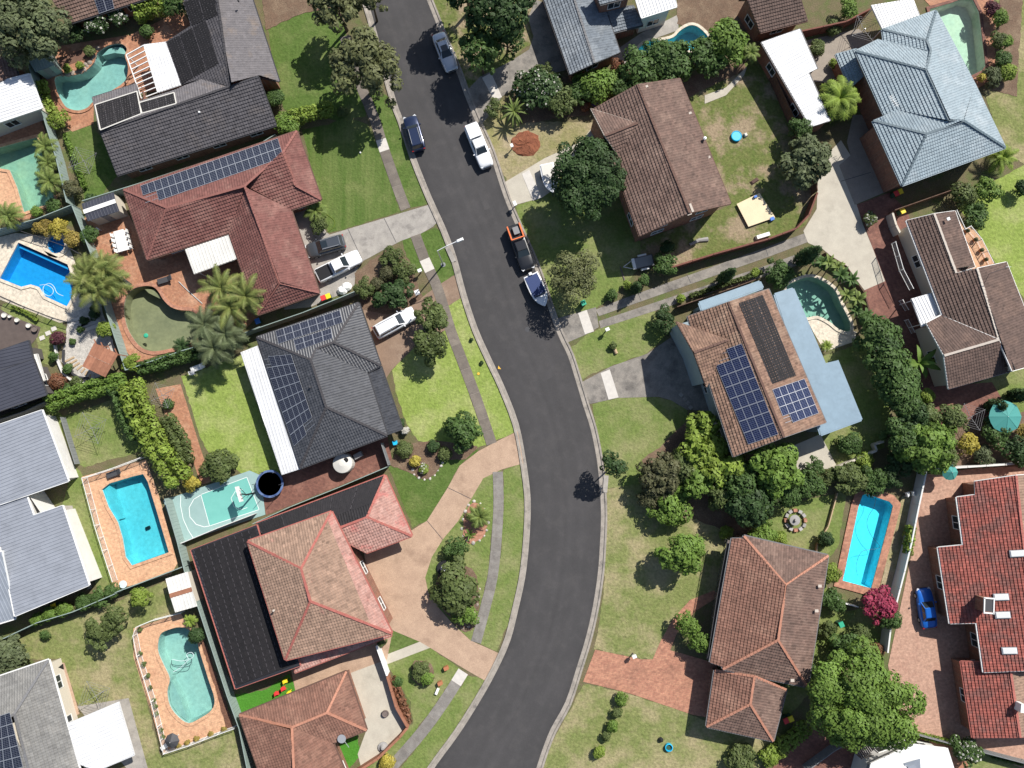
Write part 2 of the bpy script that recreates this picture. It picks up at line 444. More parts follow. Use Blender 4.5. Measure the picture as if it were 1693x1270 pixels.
mat('court', (.275, .40, .385), (.25, .37, .355), .8, rough=.8, fine=.06); mat('court_key', (.16, .44, .385), (.145, .41, .36), .8, rough=.8, fine=.05); mat('line_white', (.75, .78, .76), rough=.7)
mat('mesh_black', (.032, .030, .04), rough=.7); mat('pad_blue', (.035, .07, .20), (.13, .19, .34), 1.6, rough=.6)
mat('canvas_green', (.06, .26, .235), rough=.7); mat('tarp_blue', (.03, .05, .14), rough=.6); mat('cream_board', (.72, .60, .40), (.66, .55, .37), 1, rough=.8)
mat('plum_mulch', (.10, .06, .05), rough=.9); mat('terracotta', (.40, .16, .08), rough=.8); mat('stone_grey', (.30, .29, .28), rough=.85, tint=.3)
mat('hose_pale', (.55, .66, .68), rough=.5); mat('hose_dark', (.03, .05, .07), rough=.5); mat('lamp_white', (.72, .73, .73), rough=.4)
mat('paint_yellow', (.72, .42, .05), rough=.7); mat('rubber', (.015, .015, .016), rough=.8); mat('chrome', (.6, .6, .6), rough=.2, metal=1.0)
mat('trunk', (.15, .115, .085), (.11, .085, .065), 3, rough=.9); mat('trunk_pale', (.34, .30, .25), (.26, .23, .19), 3, rough=.9)
def paint(name, c, metal=0.0): mat(name, c, rough=.32, metal=metal, coat=.6, spec=.5)
paint('car_white', (.76, .77, .78)); paint('car_silver', (.55, .57, .60), .4); paint('car_navy', (.018, .03, .075), .3); paint('car_black', (.014, .015, .018))
paint('car_grey', (.085, .095, .11), .4); paint('car_blue', (.012, .13, .52), .3)
mat('lens_clear', (.62, .64, .66), rough=.15, spec=.7); mat('lens_red', (.42, .02, .02), rough=.2, spec=.6)
# foliage
def leaf(name, a, b, t=.34): mat(name, a, b, 1.4, rough=.6, tint=t, spec=.25, translucent=.22)
leaf('leaf_dark', (.036, .072, .022), (.052, .092, .03)); leaf('leaf_mid', (.062, .115, .03), (.082, .14, .038)); leaf('leaf_lime', (.17, .25, .036), (.22, .29, .052))
leaf('leaf_bright', (.115, .195, .034), (.15, .235, .045)); leaf('leaf_olive', (.088, .122, .036), (.118, .15, .05)); leaf('leaf_grey', (.098, .125, .058), (.125, .15, .072))
leaf('leaf_gum', (.122, .138, .056), (.152, .162, .072)); leaf('leaf_yellow', (.36, .30, .045), (.42, .36, .07)); leaf('leaf_gold', (.34, .25, .06), (.26, .21, .055))
leaf('leaf_magenta', (.26, .035, .075), (.34, .05, .09)); leaf('leaf_rust', (.24, .10, .055), (.17, .09, .05)); leaf('leaf_palm', (.125, .165, .042), (.19, .205, .06)); leaf('leaf_cycad', (.13, .185, .045), (.17, .215, .055))
leaf('leaf_brown', (.085, .092, .042), (.115, .112, .055)); leaf('leaf_blossom', (.55, .53, .48), (.5, .5, .42), .15); leaf('leaf_violet', (.07, .05, .20), (.09, .07, .25)); leaf('leaf_plum', (.09, .03, .04), (.12, .04, .05))
# pools
for nm, t, a, b in (('aqua', (.68, .94, .92), (.41, .48, .465), (.52, .56, .515)), ('blue', (.28, .80, .98), (.14, .43, .68), (.18, .47, .71)), ('cyan', (.42, .93, .985), (.34, .55, .60), (.42, .60, .63)),
                    ('moss', (.76, .82, .70), (.29, .285, .225), (.40, .38, .29)), ('teal', (.64, .87, .82), (.44, .52, .47), (.54, .58, .51)), ('mint', (.66, .92, .85), (.38, .44, .39), (.52, .52, .42)), ('pale', (.74, .93, .85), (.62, .64, .58), (.74, .70, .60)), ('sky', (.40, .94, 1.0), (.34, .80, .92), (.40, .84, .94))):
    water('water_' + nm, t); basin_mat('basin_' + nm, a, b)
# ================================================================ builders
RND = random.Random(7)
POOLS = []
_patch_i = [0]
def patch(name, pts, m, label, layer=1, smooth=0, cat=None, parent=None, world_pts=False, holes=True):
    """a ground cover sheet, cut open where a pool lies"""
    ring = [(p[0], p[1]) for p in pts] if world_pts else [tuple(S(*p)[:2]) for p in pts]
    if smooth: ring = smooth_ring(ring, smooth)
    if name in ('lawn', 'garden_bed', 'mulch_bed'):      # grass and soil never end on a ruled line
        rg = random.Random(len(ring) * 7 + _patch_i[0]); out = []
        for i in range(len(ring)):
            a, b = Vector(ring[i]), Vector(ring[(i + 1) % len(ring)]); n = max(1, int((b - a).length / .45))
            for k in range(n): out.append(tuple(a.lerp(b, k / n) + Vector((rg.gauss(0, .055), rg.gauss(0, .055)))))
        ring = out
    _patch_i[0] += 1
    z = 0.008 * layer + 0.0003 * _patch_i[0]
    x0, x1 = min(p[0] for p in ring), max(p[0] for p in ring); y0, y1 = min(p[1] for p in ring), max(p[1] for p in ring)
    hs = [h for h in POOLS if holes and min(p[0] for p in h) < x1 and max(p[0] for p in h) > x0 and min(p[1] for p in h) < y1 and max(p[1] for p in h) > y0]
    V, F = cut_poly(ring, hs)
    mb = MB(); mb.v = [(v[0], v[1], z) for v in V]; mb.f = F; mb.t = [0.5] * len(F)
    o = mb.build(name, m, parent)
    if parent is None: tag(o, label, cat or name.replace('_', ' '), kind='structure')
    return o
def pool(name, pts, kind, label, coping='brick_orange', smooth=4, depth=1.35, cw=0.32, step=None, shallow=None):
    ring = [tuple(S(*p)[:2]) for p in pts]
    if area2(ring) < 0: ring = ring[::-1]
    if smooth: ring = smooth_ring(ring, smooth)
    c = (sum(p[0] for p in ring) / len(ring), sum(p[1] for p in ring) / len(ring))
    t = thing(name, label, 'pool', (c[0], c[1], 0))
    POOLS.append(ring)
    mb = MB(); n = len(ring); inn = offset_ring(ring, 0.12)
    for i in range(n):
        j = (i + 1) % n
        mb.face([(*ring[j], .05), (*ring[i], .05), (*inn[i], -depth), (*inn[j], -depth)])
    for tri in tess([tuple(p) for p in inn]): mb.face([(*inn[i], -depth) for i in tri])
    mb.build('basin', 'basin_' + kind, t)
    if step:
        for k, sp in enumerate(step):
            sr = [tuple(S(*p)[:2]) for p in sp]; m2 = MB(); m2.prism(sr, -depth + .02, -0.25 - .28 * k); m2.build('pool_step', 'basin_' + kind, t)
    m2 = MB()
    for tri in tess(ring): m2.face([(*ring[i], -0.10) for i in tri])
    m2.build('water', 'water_' + kind, t)
    if coping:
        m3 = MB(); out = offset_ring(ring, -cw); inn2 = offset_ring(ring, 0.03)
        for i in range(n):
            j = (i + 1) % n
            m3.face([(*inn2[i], .14), (*inn2[j], .14), (*out[j], .14), (*out[i], .14)][::-1])
            m3.face([(*out[i], .14), (*out[j], .14), (*out[j], .0), (*out[i], .0)][::-1])
            m3.face([(*inn2[i], .14), (*inn2[i], .04), (*inn2[j], .04), (*inn2[j], .14)][::-1])
        m3.build('coping', coping, t)
    return t

# ---------------------------------------------------------------- roofs
def _clip(poly, ax, lo, hi):
    for sgn, lim in ((1, lo), (-1, -hi)):
        out = []; n = len(poly)
        for i in range(n):
            a, b = poly[i], poly[(i + 1) % n]
            da, db = sgn * a[ax] - lim, sgn * b[ax] - lim
            if da >= 0: out.append(a)
            if (da >= 0) != (db >= 0):
                k = da / (da - db)
                out.append((a[0] + (b[0] - a[0]) * k, a[1] + (b[1] - a[1]) * k))
        poly = out
        if len(poly) < 3: return []
    return poly
def tile_plane(mb, poly, o, u, v, n, kind, rnd, wear=None, tu=.30, tv=.36):
    """lays tiles (or metal sheet ribs) over a roof plane; poly is in (u, v)"""
    umin, umax = min(p[0] for p in poly), max(p[0] for p in poly); vmin, vmax = min(p[1] for p in poly), max(p[1] for p in poly)
    W = lambda a, b, z: o + u * a + v * b + n * z
    if kind == 'tile':
        prof = ((0.0, .46, .01, .01), (.46, .73, .01, .04), (.73, 1.0, .04, .01))
        r = 0; v0 = vmin
        while v0 < vmax - .02:
            row = _clip(poly, 1, v0, v0 + tv)
            if row:
                ru0, ru1 = min(p[0] for p in row), max(p[0] for p in row)
                k0 = math.floor((ru0 - umin) / tu); k = k0
                while umin + k * tu < ru1:
                    a = umin + k * tu
                    tn = min(1, max(0, rnd.gauss(.5, .2))) if rnd.random() > .035 else rnd.choice((0.0, .05, 1.0))
                    if wear: tn = wear(tn, a, v0)
                    lift = rnd.uniform(0, .012)
                    for f0, f1, z0, z1 in prof:
                        c = _clip(row, 0, a + f0 * tu, a + f1 * tu)
                        if len(c) < 3: continue
                        P = []
                        for (x, y) in c:
                            t = (y - v0) / tv; q = (x - a - f0 * tu) / ((f1 - f0) * tu)
                            P.append(W(x, y, .075 * (1 - t) + lift + z0 + (z1 - z0) * q))
                        mb.face(P, tn)
                        for i in range(len(c)):
                            j = (i + 1) % len(c)
                            if abs(c[i][1] - v0) < 1e-6 and abs(c[j][1] - v0) < 1e-6:
                                mb.face([W(c[i][0], v0, -.02), W(c[j][0], v0, -.02), P[j], P[i]], tn * .6)
                    k += 1
            v0 += tv; r += 1
    elif kind == 'plain':
        for tri in tess(poly): mb.face([W(*poly[i], .03) for i in tri], .5)
    else:
        sp = .38; k = 0
        while umin + k * sp < umax:
            a = umin + k * sp; tn = .5 + rnd.uniform(-.2, .2)
            for f0, f1, z0, z1 in ((0, .68, .02, .02), (.68, .80, .02, .07), (.80, .88, .07, .07), (.88, 1.0, .07, .02)):
                c = _clip(poly, 0, a + f0 * sp, a + f1 * sp)
                if len(c) < 3: continue
                mb.face([W(x, y, z0 + (z1 - z0) * ((x - a - f0 * sp) / ((f1 - f0) * sp))) for (x, y) in c], tn)
            k += 1
FACES = {}
def roof_block(house, key, h, pitch, pts, faces, m, cap='cap_dark', gut='gutter_dark', kind='tile', wall='wall_brick', over=.5, outline=None,
               floor=0.0, wear=None, walls=True, mats=None, windows=True):
    """one roof with its walls, gutters and caps, hung under a house"""
    tp = math.tan(math.radians(pitch)); W = {}
    for k, p in pts.items():
        if len(p) == 2 and False: pass
        if len(p) == 3 and p[2] == 'e': W[k] = S(p[0], p[1], h)
        elif len(p) == 3: W[k] = S(p[0], p[1], p[2])
    for f in faces:
        a, b = W[f[0]], W[f[1]]
        e = (b - a); e.z = 0; e.normalize(); zl = min(a.z, b.z)
        for k in f[2:]:
            if k in W: continue
            px, py = pts[k][:2]; z = h + 1.0
            for _ in range(8):
                q = S(px, py, z); d = q - a; d.z = 0
                z = zl + tp * abs(e.x * d.y - e.y * d.x)
            W[k] = S(px, py, z)
    roof = MB(); tl = {}; rnd = random.Random(hash(key) % 999 if False else len(key) * 31 + len(pts)); info = []; edges = {}
    for fi, f in enumerate(faces):
        P = [W[k] for k in f]
        a, b = P[0], P[1]
        u = (b - a).normalized(); c = sum(P[2:], Vector()) / len(P[2:])
        v = (c - a) - u * (c - a).dot(u); v.normalize(); n = u.cross(v)
        if c.z < a.z - .3: v = -v; n = u.cross(v)
        if n.z < 0: u = -u; n = -n
        poly = [((p - a).dot(u), (p - a).dot(v)) for p in P]
        q = poly if area2(poly) > 0 else poly[::-1]
        mm = (mats or {}).get(fi, m)
        mb = tl.setdefault(mm, MB())
        tile_plane(mb, q, a + n * .01, u, v, n, kind, rnd, (lambda t, x, y, fi=fi: wear(t, x, y, fi)) if wear else None)
        for tri in tess(q):
            roof.face([a + u * q[i][0] + v * q[i][1] - n * .03 for i in tri])
        FACES[(key, fi)] = (a.copy(), n.copy(), u.copy(), v.copy())
        info.append((sum(P, Vector()) / len(P), n))
        for i in range(len(f)):
            e = frozenset((f[i], f[(i + 1) % len(f)]))
            edges.setdefault(e, []).append(fi)
    ro = roof.build('roof', m, house)
    for mm, mb in tl.items():
        tag(mb.build('roof_tiles' if kind == 'tile' else 'roof_sheeting', mm, ro), kind='stuff')
    gt = MB(); bound = []
    for e, fl in edges.items():
        k1, k2 = tuple(e); A, B = W[k1], W[k2]
        if len(fl) == 2 and cap:
            (c1, n1), (c2, n2) = info[fl[0]], info[fl[1]]
            if n1.dot(n2) > .995: continue
            if (c2 - c1).dot(n1) < 0 and kind == 'tile':
                L = (B - A).length; ns = max(1, int(L / .42)); caps = MB()
                for i in range(ns):
                    p, q = A.lerp(B, i / ns), A.lerp(B, (i + 1) / ns)
                    caps.beam(p + Vector((rnd.uniform(-.015, .015), 0, .09 + rnd.uniform(0, .02))), q + Vector((0, 0, .07)), .25 + rnd.uniform(-.02, .03), .10, tint=.3 + .4 * rnd.random())
                caps.build('ridge_cap', cap, ro)
            elif (c2 - c1).dot(n1) < 0: caps = MB(); caps.beam(A + Vector((0, 0, .07)), B + Vector((0, 0, .07)), .3, .05); caps.build('ridge_cap', cap, ro)
        elif len(fl) == 1:
            bound.append((k1, k2, fl[0]))
            c1, n1 = info[fl[0]]
            m2 = (A + B) / 2; d = (B - A); d.z = 0
            if d.length < .05: continue
            d.normalize(); o_ = Vector((d.y, -d.x, 0))
            if o_.dot(m2 - c1) < 0: o_ = -o_
            if abs(A.z - B.z) < .08: gt.beam(A + o_ * .08 - Vector((0, 0, .05)), B + o_ * .08 - Vector((0, 0, .05)), .15, .13)
            else:
                gt.beam(A + o_ * .03 - Vector((0, 0, .06)), B + o_ * .03 - Vector((0, 0, .06)), .06, .20)
    if gt.f: gt.build('gutter', gut, house)
    # walls
    if not walls: return W
    if outline is None:
        adj = {}
        for k1, k2, _ in bound: adj.setdefault(k1, []).append(k2); adj.setdefault(k2, []).append(k1)
        loop = [bound[0][0]]; prev = None
        while True:
            nx = [k for k in adj[loop[-1]] if k != prev and (k not in loop or (k == loop[0] and len(loop) > 2))]
            if not nx or nx[0] == loop[0]: break
            prev = loop[-1]; loop.append(nx[0])
        loop = [k for k in loop if W[k].z < h + .35] if sum(W[k].z < h + .35 for k in loop) > 2 else loop
        ring = [tuple(W[k][:2]) for k in loop]
    else: ring = [tuple(S(p[0], p[1], h)[:2]) for p in outline]
    if area2(ring) < 0: ring = ring[::-1]
    inn = offset_ring(ring, over)
    wb = MB(); n = len(inn)
    for i in range(n):
        j = (i + 1) % n
        wb.face([(*inn[i], floor), (*inn[j], floor), (*inn[j], h - .02), (*inn[i], h - .02)])
    for tri in tess([tuple(p) for p in inn]): wb.face([(*inn[i], h - .03) for i in tri])
    for k1, k2, fi in bound:                       # gable triangles
        A, B = W[k1], W[k2]
        if abs(A.z - B.z) < .3: continue
        c1, n1 = info[fi]; d = (B - A); d.z = 0; d.normalize(); o_ = Vector((d.y, -d.x, 0))
        if o_.dot((A + B) / 2 - c1) < 0: o_ = -o_
        A2, B2 = A - o_ * over - Vector((0, 0, .06)), B - o_ * over - Vector((0, 0, .06))
        wb.face([(A2.x, A2.y, h - .05), (B2.x, B2.y, h - .05), B2, A2])
    wo = wb.build('wall', wall, house)
    if windows:
        nw = 0
        for i in range(n):
            a, b = Vector((*inn[i], 0)), Vector((*inn[(i + 1) % n], 0)); L = (b - a).length
            if L < 3.2: continue
            d = (b - a) / L; o_ = Vector((d.y, -d.x, 0)); cnt = max(1, int(L / 4.5))
            for lv in ([0.0, 2.6] if h - floor > 4.4 else [0.0]):
                for k in range(cnt):
                    c = a.lerp(b, (k + .5) / cnt) + o_ * .03
                    z0, z1, wd = floor + lv + .95, floor + lv + 2.05, 1.5
                    fr = MB()
                    fr.beam(c - d * wd / 2 + Vector((0, 0, z0)), c + d * wd / 2 + Vector((0, 0, z0)), .10, .08)
                    fr.beam(c - d * wd / 2 + Vector((0, 0, z1)), c + d * wd / 2 + Vector((0, 0, z1)), .08, .06)
                    for s_ in (-1, 0, 1): fr.beam(c + d * s_ * wd / 2 + Vector((0, 0, z0)), c + d * s_ * wd / 2 + Vector((0, 0, z1)), .07, .06)
                    fo = fr.build('window', 'white', house)
                    pn = MB(); p = c - o_ * .012
                    pn.face([p - d * wd / 2 + Vector((0, 0, z0)), p + d * wd / 2 + Vector((0, 0, z0)), p + d * wd / 2 + Vector((0, 0, z1)), p - d * wd / 2 + Vector((0, 0, z1))])
                    pn.build('pane', 'glass', fo)
    return W
def awning(parent, pts, z, m, name='patio_roof', posts=True, zs=None, ridge=None, label=None, cat='canopy', rib=True):
    """sheet metal patio roof on posts, pts are its corners; zs per-corner heights"""
    zs = zs or [z] * len(pts)
    P = [S(p[0], p[1], zz_) for p, zz_ in zip(pts, zs)]
    if area2([tuple(p[:2]) for p in P]) < 0: P = P[::-1]
    if parent is None:
        c = sum(P, Vector()) / len(P); parent = thing(name, label, cat, (c.x, c.y, 0)); name = 'roof'
    mb = MB(); a = P[0]; u = (P[1] - P[0]).normalized(); c = sum(P, Vector()) / len(P)
    v = (c - a) - u * (c - a).dot(u); v.normalize(); n = u.cross(v)
    if n.z < 0: n = -n
    poly = [((p - a).dot(u), (p - a).dot(v)) for p in P]
    q = poly if area2(poly) > 0 else poly[::-1]
    for tri in tess(q): mb.face([a + u * q[i][0] + v * q[i][1] for i in tri])
    if rib: tile_plane(mb, q, a + n * .01, u, v, n, 'sheet', RND)
    o = mb.build(name, m, parent)
    g = MB()
    for i in range(len(P)): g.beam(P[i] - Vector((0, 0, .08)), P[(i + 1) % len(P)] - Vector((0, 0, .08)), .08, .16)
    g.build('frame', m, o)
    if posts:
        for p in P:
            pm = MB(); k = p + (c - p) * .13; pm.box((k.x, k.y, (k.z - .1) / 2), (.09, .09, k.z - .1)); pm.build('post', 'white', o)
    FACES[('awning', len(FACES))] = (a, n, u, v)
    return parent
_PV = {}
def solar(house, key, fi, quad, rows, cols, m='pv_black', skip=(), off=.16, gap=.03, name='solar_array'):
    """panels in a grid over the quad TL,TR,BR,BL, bolted a hand above a roof plane"""
    p0, n, u, v = FACES[(key, fi)]
    Q = [S_plane(x, y, p0, n, off) for x, y in quad]
    rails = MB()
    for r in range(rows):
        for t in (.25, .75):
            rails.beam(Q[0].lerp(Q[3], (r + t) / rows) - n * .05, Q[1].lerp(Q[2], (r + t) / rows) - n * .05, .04)
    ar = rails.build(name, 'frame_alu', house)
    pt = lambda s, t: Q[0].lerp(Q[1], s).lerp(Q[3].lerp(Q[2], s), t)
    for r in range(rows):
        for c in range(cols):
            if (r, c) in skip: continue
            cn = [pt(c / cols, r / rows), pt((c + 1) / cols, r / rows), pt((c + 1) / cols, (r + 1) / rows), pt(c / cols, (r + 1) / rows)]
            ce = sum(cn, Vector()) / 4
            cn = [ce + (p - ce) * .985 for p in cn]; ins = [ce + (p - ce) * .94 for p in cn]
            if (cn[1] - cn[0]).cross(cn[3] - cn[0]).dot(n) < 0: cn = [cn[1], cn[0], cn[3], cn[2]]; ins = [ins[1], ins[0], ins[3], ins[2]]
            me = bpy.data.meshes.new('solar_panel')
            V = [tuple(p) for p in ins] + [tuple(p) for p in cn] + [tuple(p - n * .04) for p in cn]
            F = [(0, 1, 2, 3)] + [(4 + i, 4 + (i + 1) % 4, (i + 1) % 4, i) for i in range(4)] + [(8 + i, 8 + (i + 1) % 4, 4 + (i + 1) % 4, 4 + i) for i in range(4)]
            me.from_pydata(V, [], F); me.materials.append(MATS[m]); me.materials.append(MATS['frame_alu'])
            uv = me.uv_layers.new(name='UVMap')
            for i, co in enumerate(((0, 0), (1, 0), (1, 1), (0, 1))): uv.data[i].uv = co
            for p in me.polygons: p.material_index = 0 if p.index == 0 else 1
            link('solar_panel', me, ar)
    return ar
def pool_heater(house, key, fi, quad, n_strips, name='pool_heating_mat', off=.11, border=None):
    """black rubber solar mats: strips glued to a roof plane"""
    p0, n, u, v = FACES[(key, fi)]
    Q = [S_plane(x, y, p0, n, off) for x, y in quad]
    if border:
        mb = MB()
        for i in range(4): mb.beam(Q[i] + n * .02, Q[(i + 1) % 4] + n * .02, .12, .06)
        mb.build('mat_border', border, house)
    for i in range(n_strips):
        a, b = i / n_strips, (i + .94) / n_strips
        mb = MB()
        c = [Q[0].lerp(Q[1], a), Q[0].lerp(Q[1], b), Q[3].lerp(Q[2], b), Q[3].lerp(Q[2], a)]
        if (c[1] - c[0]).cross(c[3] - c[0]).dot(n) < 0: c = [c[1], c[0], c[3], c[2]]
        mb.face(c, RND.random()); k = 4
        for j in range(4): mb.face([c[j] - n * .05, c[(j + 1) % 4] - n * .05, c[(j + 1) % 4], c[j]], .4)
        d = (Q[3].lerp(Q[2], a) - Q[0].lerp(Q[1], a)); ln = d.length; nd = int(ln / .62)
        for j in range(nd): e0 = Q[0].lerp(Q[1], a - .03 / n_strips if i else a) + d * ((j + .1) / nd) + n * .02; mb.beam(e0, e0 + d * (.62 / nd), .06, .03, tint=3.5)
        for j in range(1, 9):
            x, y = c[0].lerp(c[1], j / 9), c[3].lerp(c[2], j / 9); mb.beam(x + n * .01, y + n * .01, .035, .02, tint=.2)
        mb.build(name, 'pool_mat', house)

# ---------------------------------------------------------------- fences, walls, rails
def fence(pts, h, m, label, name='fence', cat='fence', step=2.4, th=.05, base=0.0, base_line=False, post=True, cap=True, group=None):
    W = [S(p[0], p[1], base if base_line else base + h) for p in pts]
    t = thing(name, label, cat, (W[0].x, W[0].y, 0), group)
    for i in range(len(W) - 1):
        a, b = W[i].copy(), W[i + 1].copy(); a.z = b.z = base; L = (b - a).length
        if L < .1: continue
        n = max(1, round(L / step)); d = (b - a) / L
        for k in range(n):
            p, q = a + d * (L * k / n + .03), a + d * (L * (k + 1) / n - .03)
            mb = MB(); mb.beam(p + Vector((0, 0, h / 2 + .02)), q + Vector((0, 0, h / 2 + .02)), th, h - .05)
            if cap: mb.beam(p + Vector((0, 0, h - .02)), q + Vector((0, 0, h - .02)), th + .035, .05)
            o_ = Vector((d.y, -d.x, 0))
            if th < .1:
                r = int((q - p).length / .4)
                for j in range(r): mb.beam(p.lerp(q, (j + .5) / r) + Vector((0, 0, .1)), p.lerp(q, (j + .5) / r) + Vector((0, 0, h - .06)), .10, th + .03)
            mb.build('panel', m, t)
            if post:
                pm = MB(); pm.box((*(p - d * .03)[:2], base + h / 2 + .02), (.07, .07, h + .02)); pm.build('post', m, t)
    return t
def rail(pts, h, label, m='white', name='pool_fence', step=2.0, gapb=.13, cat='fence', base=0.0, parent=None):
    W = [S(p[0], p[1], base + h) for p in pts]
    t = parent or thing(name, label, cat, (W[0].x, W[0].y, 0))
    for i in range(len(W) - 1):
        a, b = W[i], W[i + 1]; L = (b - a).length; n = max(1, round(L / step))
        bal = MB()
        for k in range(n):
            r = MB(); p, q = a.lerp(b, k / n), a.lerp(b, (k + 1) / n)
            r.beam(p, q, .05); r.build('rail', m, t)
            r = MB(); r.beam(p - Vector((0, 0, h - .12)), q - Vector((0, 0, h - .12)), .04); r.build('bottom_rail', m, t)
            pm = MB(); pm.box((p.x, p.y, base + h / 2 + .03), (.07, .07, h + .06)); pm.build('post', m, t)
        nb = int(L / gapb)
        for k in range(nb):
            p = a.lerp(b, (k + .5) / nb); bal.box((p.x, p.y, base + h / 2 + .02), (.02, .02, h - .16))
        tag(bal.build('balusters', m, t), kind='stuff')
    return t

# ---------------------------------------------------------------- plants
def leaf_mesh(name, lobes, size, cover, m, seed, flat=.17, low=-.45, aspect=1.7, parent=None, shape='leaf'):
    rg = np.random.default_rng(seed); C, N, T, Z = [], [], [], []
    for (cx, cy, cz, rx, ry, rz) in lobes:
        area = 4 * math.pi * (((rx * ry) ** 1.6 + (rx * rz) ** 1.6 + (ry * rz) ** 1.6) / 3) ** (1 / 1.6)
        n = max(10, int(area * .72 * cover / (size * size * .62)))
        d = rg.normal(size=(n * 2, 3)); d /= np.linalg.norm(d, axis=1)[:, None]
        d = d[d[:, 2] > low][:n]
        k = len(d)
        rad = rg.uniform(.72, 1.06, k)[:, None] * (1 + .10 * np.sin(d[:, :1] * 7 + cx * 3) * np.cos(d[:, 1:2] * 6 + cy * 2))
        C.append(np.array([cx, cy, cz]) + d * rad * np.array([rx, ry, rz]))
        nn = d / np.array([rx, ry, rz]); nn /= np.linalg.norm(nn, axis=1)[:, None]
        nn = nn * (1 - flat) + rg.normal(size=(k, 3)) * flat * 1.25 + np.array([0, 0, .25])
        N.append(nn / np.linalg.norm(nn, axis=1)[:, None])
        lt = rg.normal(0, .16)
        T.append(np.clip(.5 + lt + rg.normal(0, .11, k), 0, 1)); Z.append(np.full(k, size))
    C, N, T, Z = np.concatenate(C), np.concatenate(N), np.concatenate(T), np.concatenate(Z)
    k = len(C); keep = C[:, 2] > .04; C, N, T, Z = C[keep], N[keep], T[keep], Z[keep]; k = len(C)
    r = rg.normal(size=(k, 3)); X = r - N * np.sum(r * N, axis=1)[:, None]; X /= np.linalg.norm(X, axis=1)[:, None]; Y = np.cross(N, X)
    s = (Z * rg.uniform(.5, 1.5, k))[:, None]
    A, B = X * s * .5 * aspect ** .5, Y * s * .5 / aspect ** .5
    bend = N * s * .16
    V = np.stack([C - A - bend, C - A * .1 + B, C + A - bend, C - A * .1 - B], axis=1).reshape(-1, 3)
    me = bpy.data.meshes.new(name)
    me.vertices.add(4 * k); me.vertices.foreach_set('co', V.astype(np.float32).ravel())
    me.loops.add(4 * k); me.loops.foreach_set('vertex_index', np.arange(4 * k, dtype=np.int32))
    me.polygons.add(k); me.polygons.foreach_set('loop_start', np.arange(0, 4 * k, 4, dtype=np.int32)); me.polygons.foreach_set('loop_total', np.full(k, 4, dtype=np.int32))
    at = me.attributes.new('tint', 'FLOAT', 'FACE'); at.data.foreach_set('value', T.astype(np.float32))
    me.materials.append(MATS[m]); me.update(); me.validate()
    return link(name, me, parent)
_seed = [100]
def tree(px, py, r, h, m, label, name='tree', style='round', size=None, cover=1.0, ry=None, group=None, cat=None, lobes=None, trunk='trunk', lean=(0, 0), rz=0.0, flowers=None, squash=.75):
    """tapered trunk, limbs and a crown of leaf clumps; (px, py) is the crown's middle, r its radius on plan"""
    _seed[0] += 1; rg = random.Random(_seed[0])
    zc = h * .62; kf = 1.03 if style in ('ball', 'big') or r > 44 else 1.10; R = kf * r * mpp(px, py, zc); RY = kf * (ry or r) * mpp(px, py, zc)
    c = S(px, py, zc); t = thing(name, label, cat or ('tree' if name == 'tree' else name.split('_')[-1]), (c.x + lean[0], c.y + lean[1], 0), group)
    L = []; hz = min(h * .42, max(R, RY) * squash * 1.2)
    cr, sr = math.cos(rz), math.sin(rz)
    if style == 'gum': nl, lr = int(20 + R * 6), (.18, .29)
    elif style == 'big': nl, lr = int(22 + R * 6.5), (.17, .29)
    elif style == 'ball': nl, lr = 9, (.50, .62)
    else: nl, lr = int(10 + R * 3.5), (.27, .42)
    ph = [rg.uniform(0, 6.28) for _ in range(3)]; am = 0.05 if style == 'ball' else .13
    for i in range(nl):
        a = i * 2.39996 + rg.uniform(-.5, .5); q = math.sqrt((i + .5) / nl); k = min(lr[1] * 1.25, max(lr[0] * .7, rg.gauss((lr[0] + lr[1]) / 2, (lr[1] - lr[0]) * .55)))
        mod = 1 + am * (math.sin(2 * a + ph[0]) + .8 * math.sin(3 * a + ph[1]) + .5 * math.sin(5 * a + ph[2]))
        rad = q * (1 - k * .8) * mod
        if style != 'ball' and rg.random() < .12: rad *= 1.12; k *= .7
        x, y = math.cos(a) * rad * R, math.sin(a) * rad * RY
        z = zc + hz * (math.sqrt(max(0, 1 - q * q)) * .75 - .25) + rg.uniform(-.24, .18) * hz
        rr = k * min(R, RY)
        L.append((c.x + x * cr - y * sr, c.y + x * sr + y * cr, max(z, rr * .55), rr, rr * rg.uniform(.8, 1.2), rr * rg.uniform(.6, .9)))
    sz = size or max(.15, min(.36, R * .11))
    tb = MB(); base = Vector((c.x + lean[0], c.y + lean[1], -.05)); top = Vector((c.x, c.y, zc - hz * .3)); tr = max(.05, R * .055)
    mid = base.lerp(top, .5) + Vector((rg.uniform(-.1, .1) * R, rg.uniform(-.1, .1) * R, 0)) * .6
    tb.tube([base, mid, top], tr * 1.25, 7, r2=tr * .7)
    for l in rg.sample(L, min(len(L), 9)):
        e = Vector(l[:3]); s_ = mid.lerp(top, rg.uniform(.3, 1)); w = s_.lerp(e, .5) + Vector((0, 0, -.08 * R))
        tb.tube([s_, w, e], tr * .55, 5, r2=tr * .12, cap=False)
    tb.build('trunk' if name in ('tree',) else 'stem', trunk, t, smooth=True)
    leaf_mesh('crown' if name == 'tree' else 'foliage', L, sz, cover * (.85 if style == 'gum' else 1.15), m, _seed[0], parent=t)
    if flowers:
        leaf_mesh('blossom', [(a, b, z + .06, x, y, w) for a, b, z, x, y, w in L], .22, .045, flowers, _seed[0] + 5, parent=t, aspect=1.1)
    return t
def shrub(px, py, r, h, m, label, name='shrub', **k):
    k.setdefault('style', 'round' if r > 15 else 'ball')
    return tree(px, py, r, h, m, label, name=name, **k)
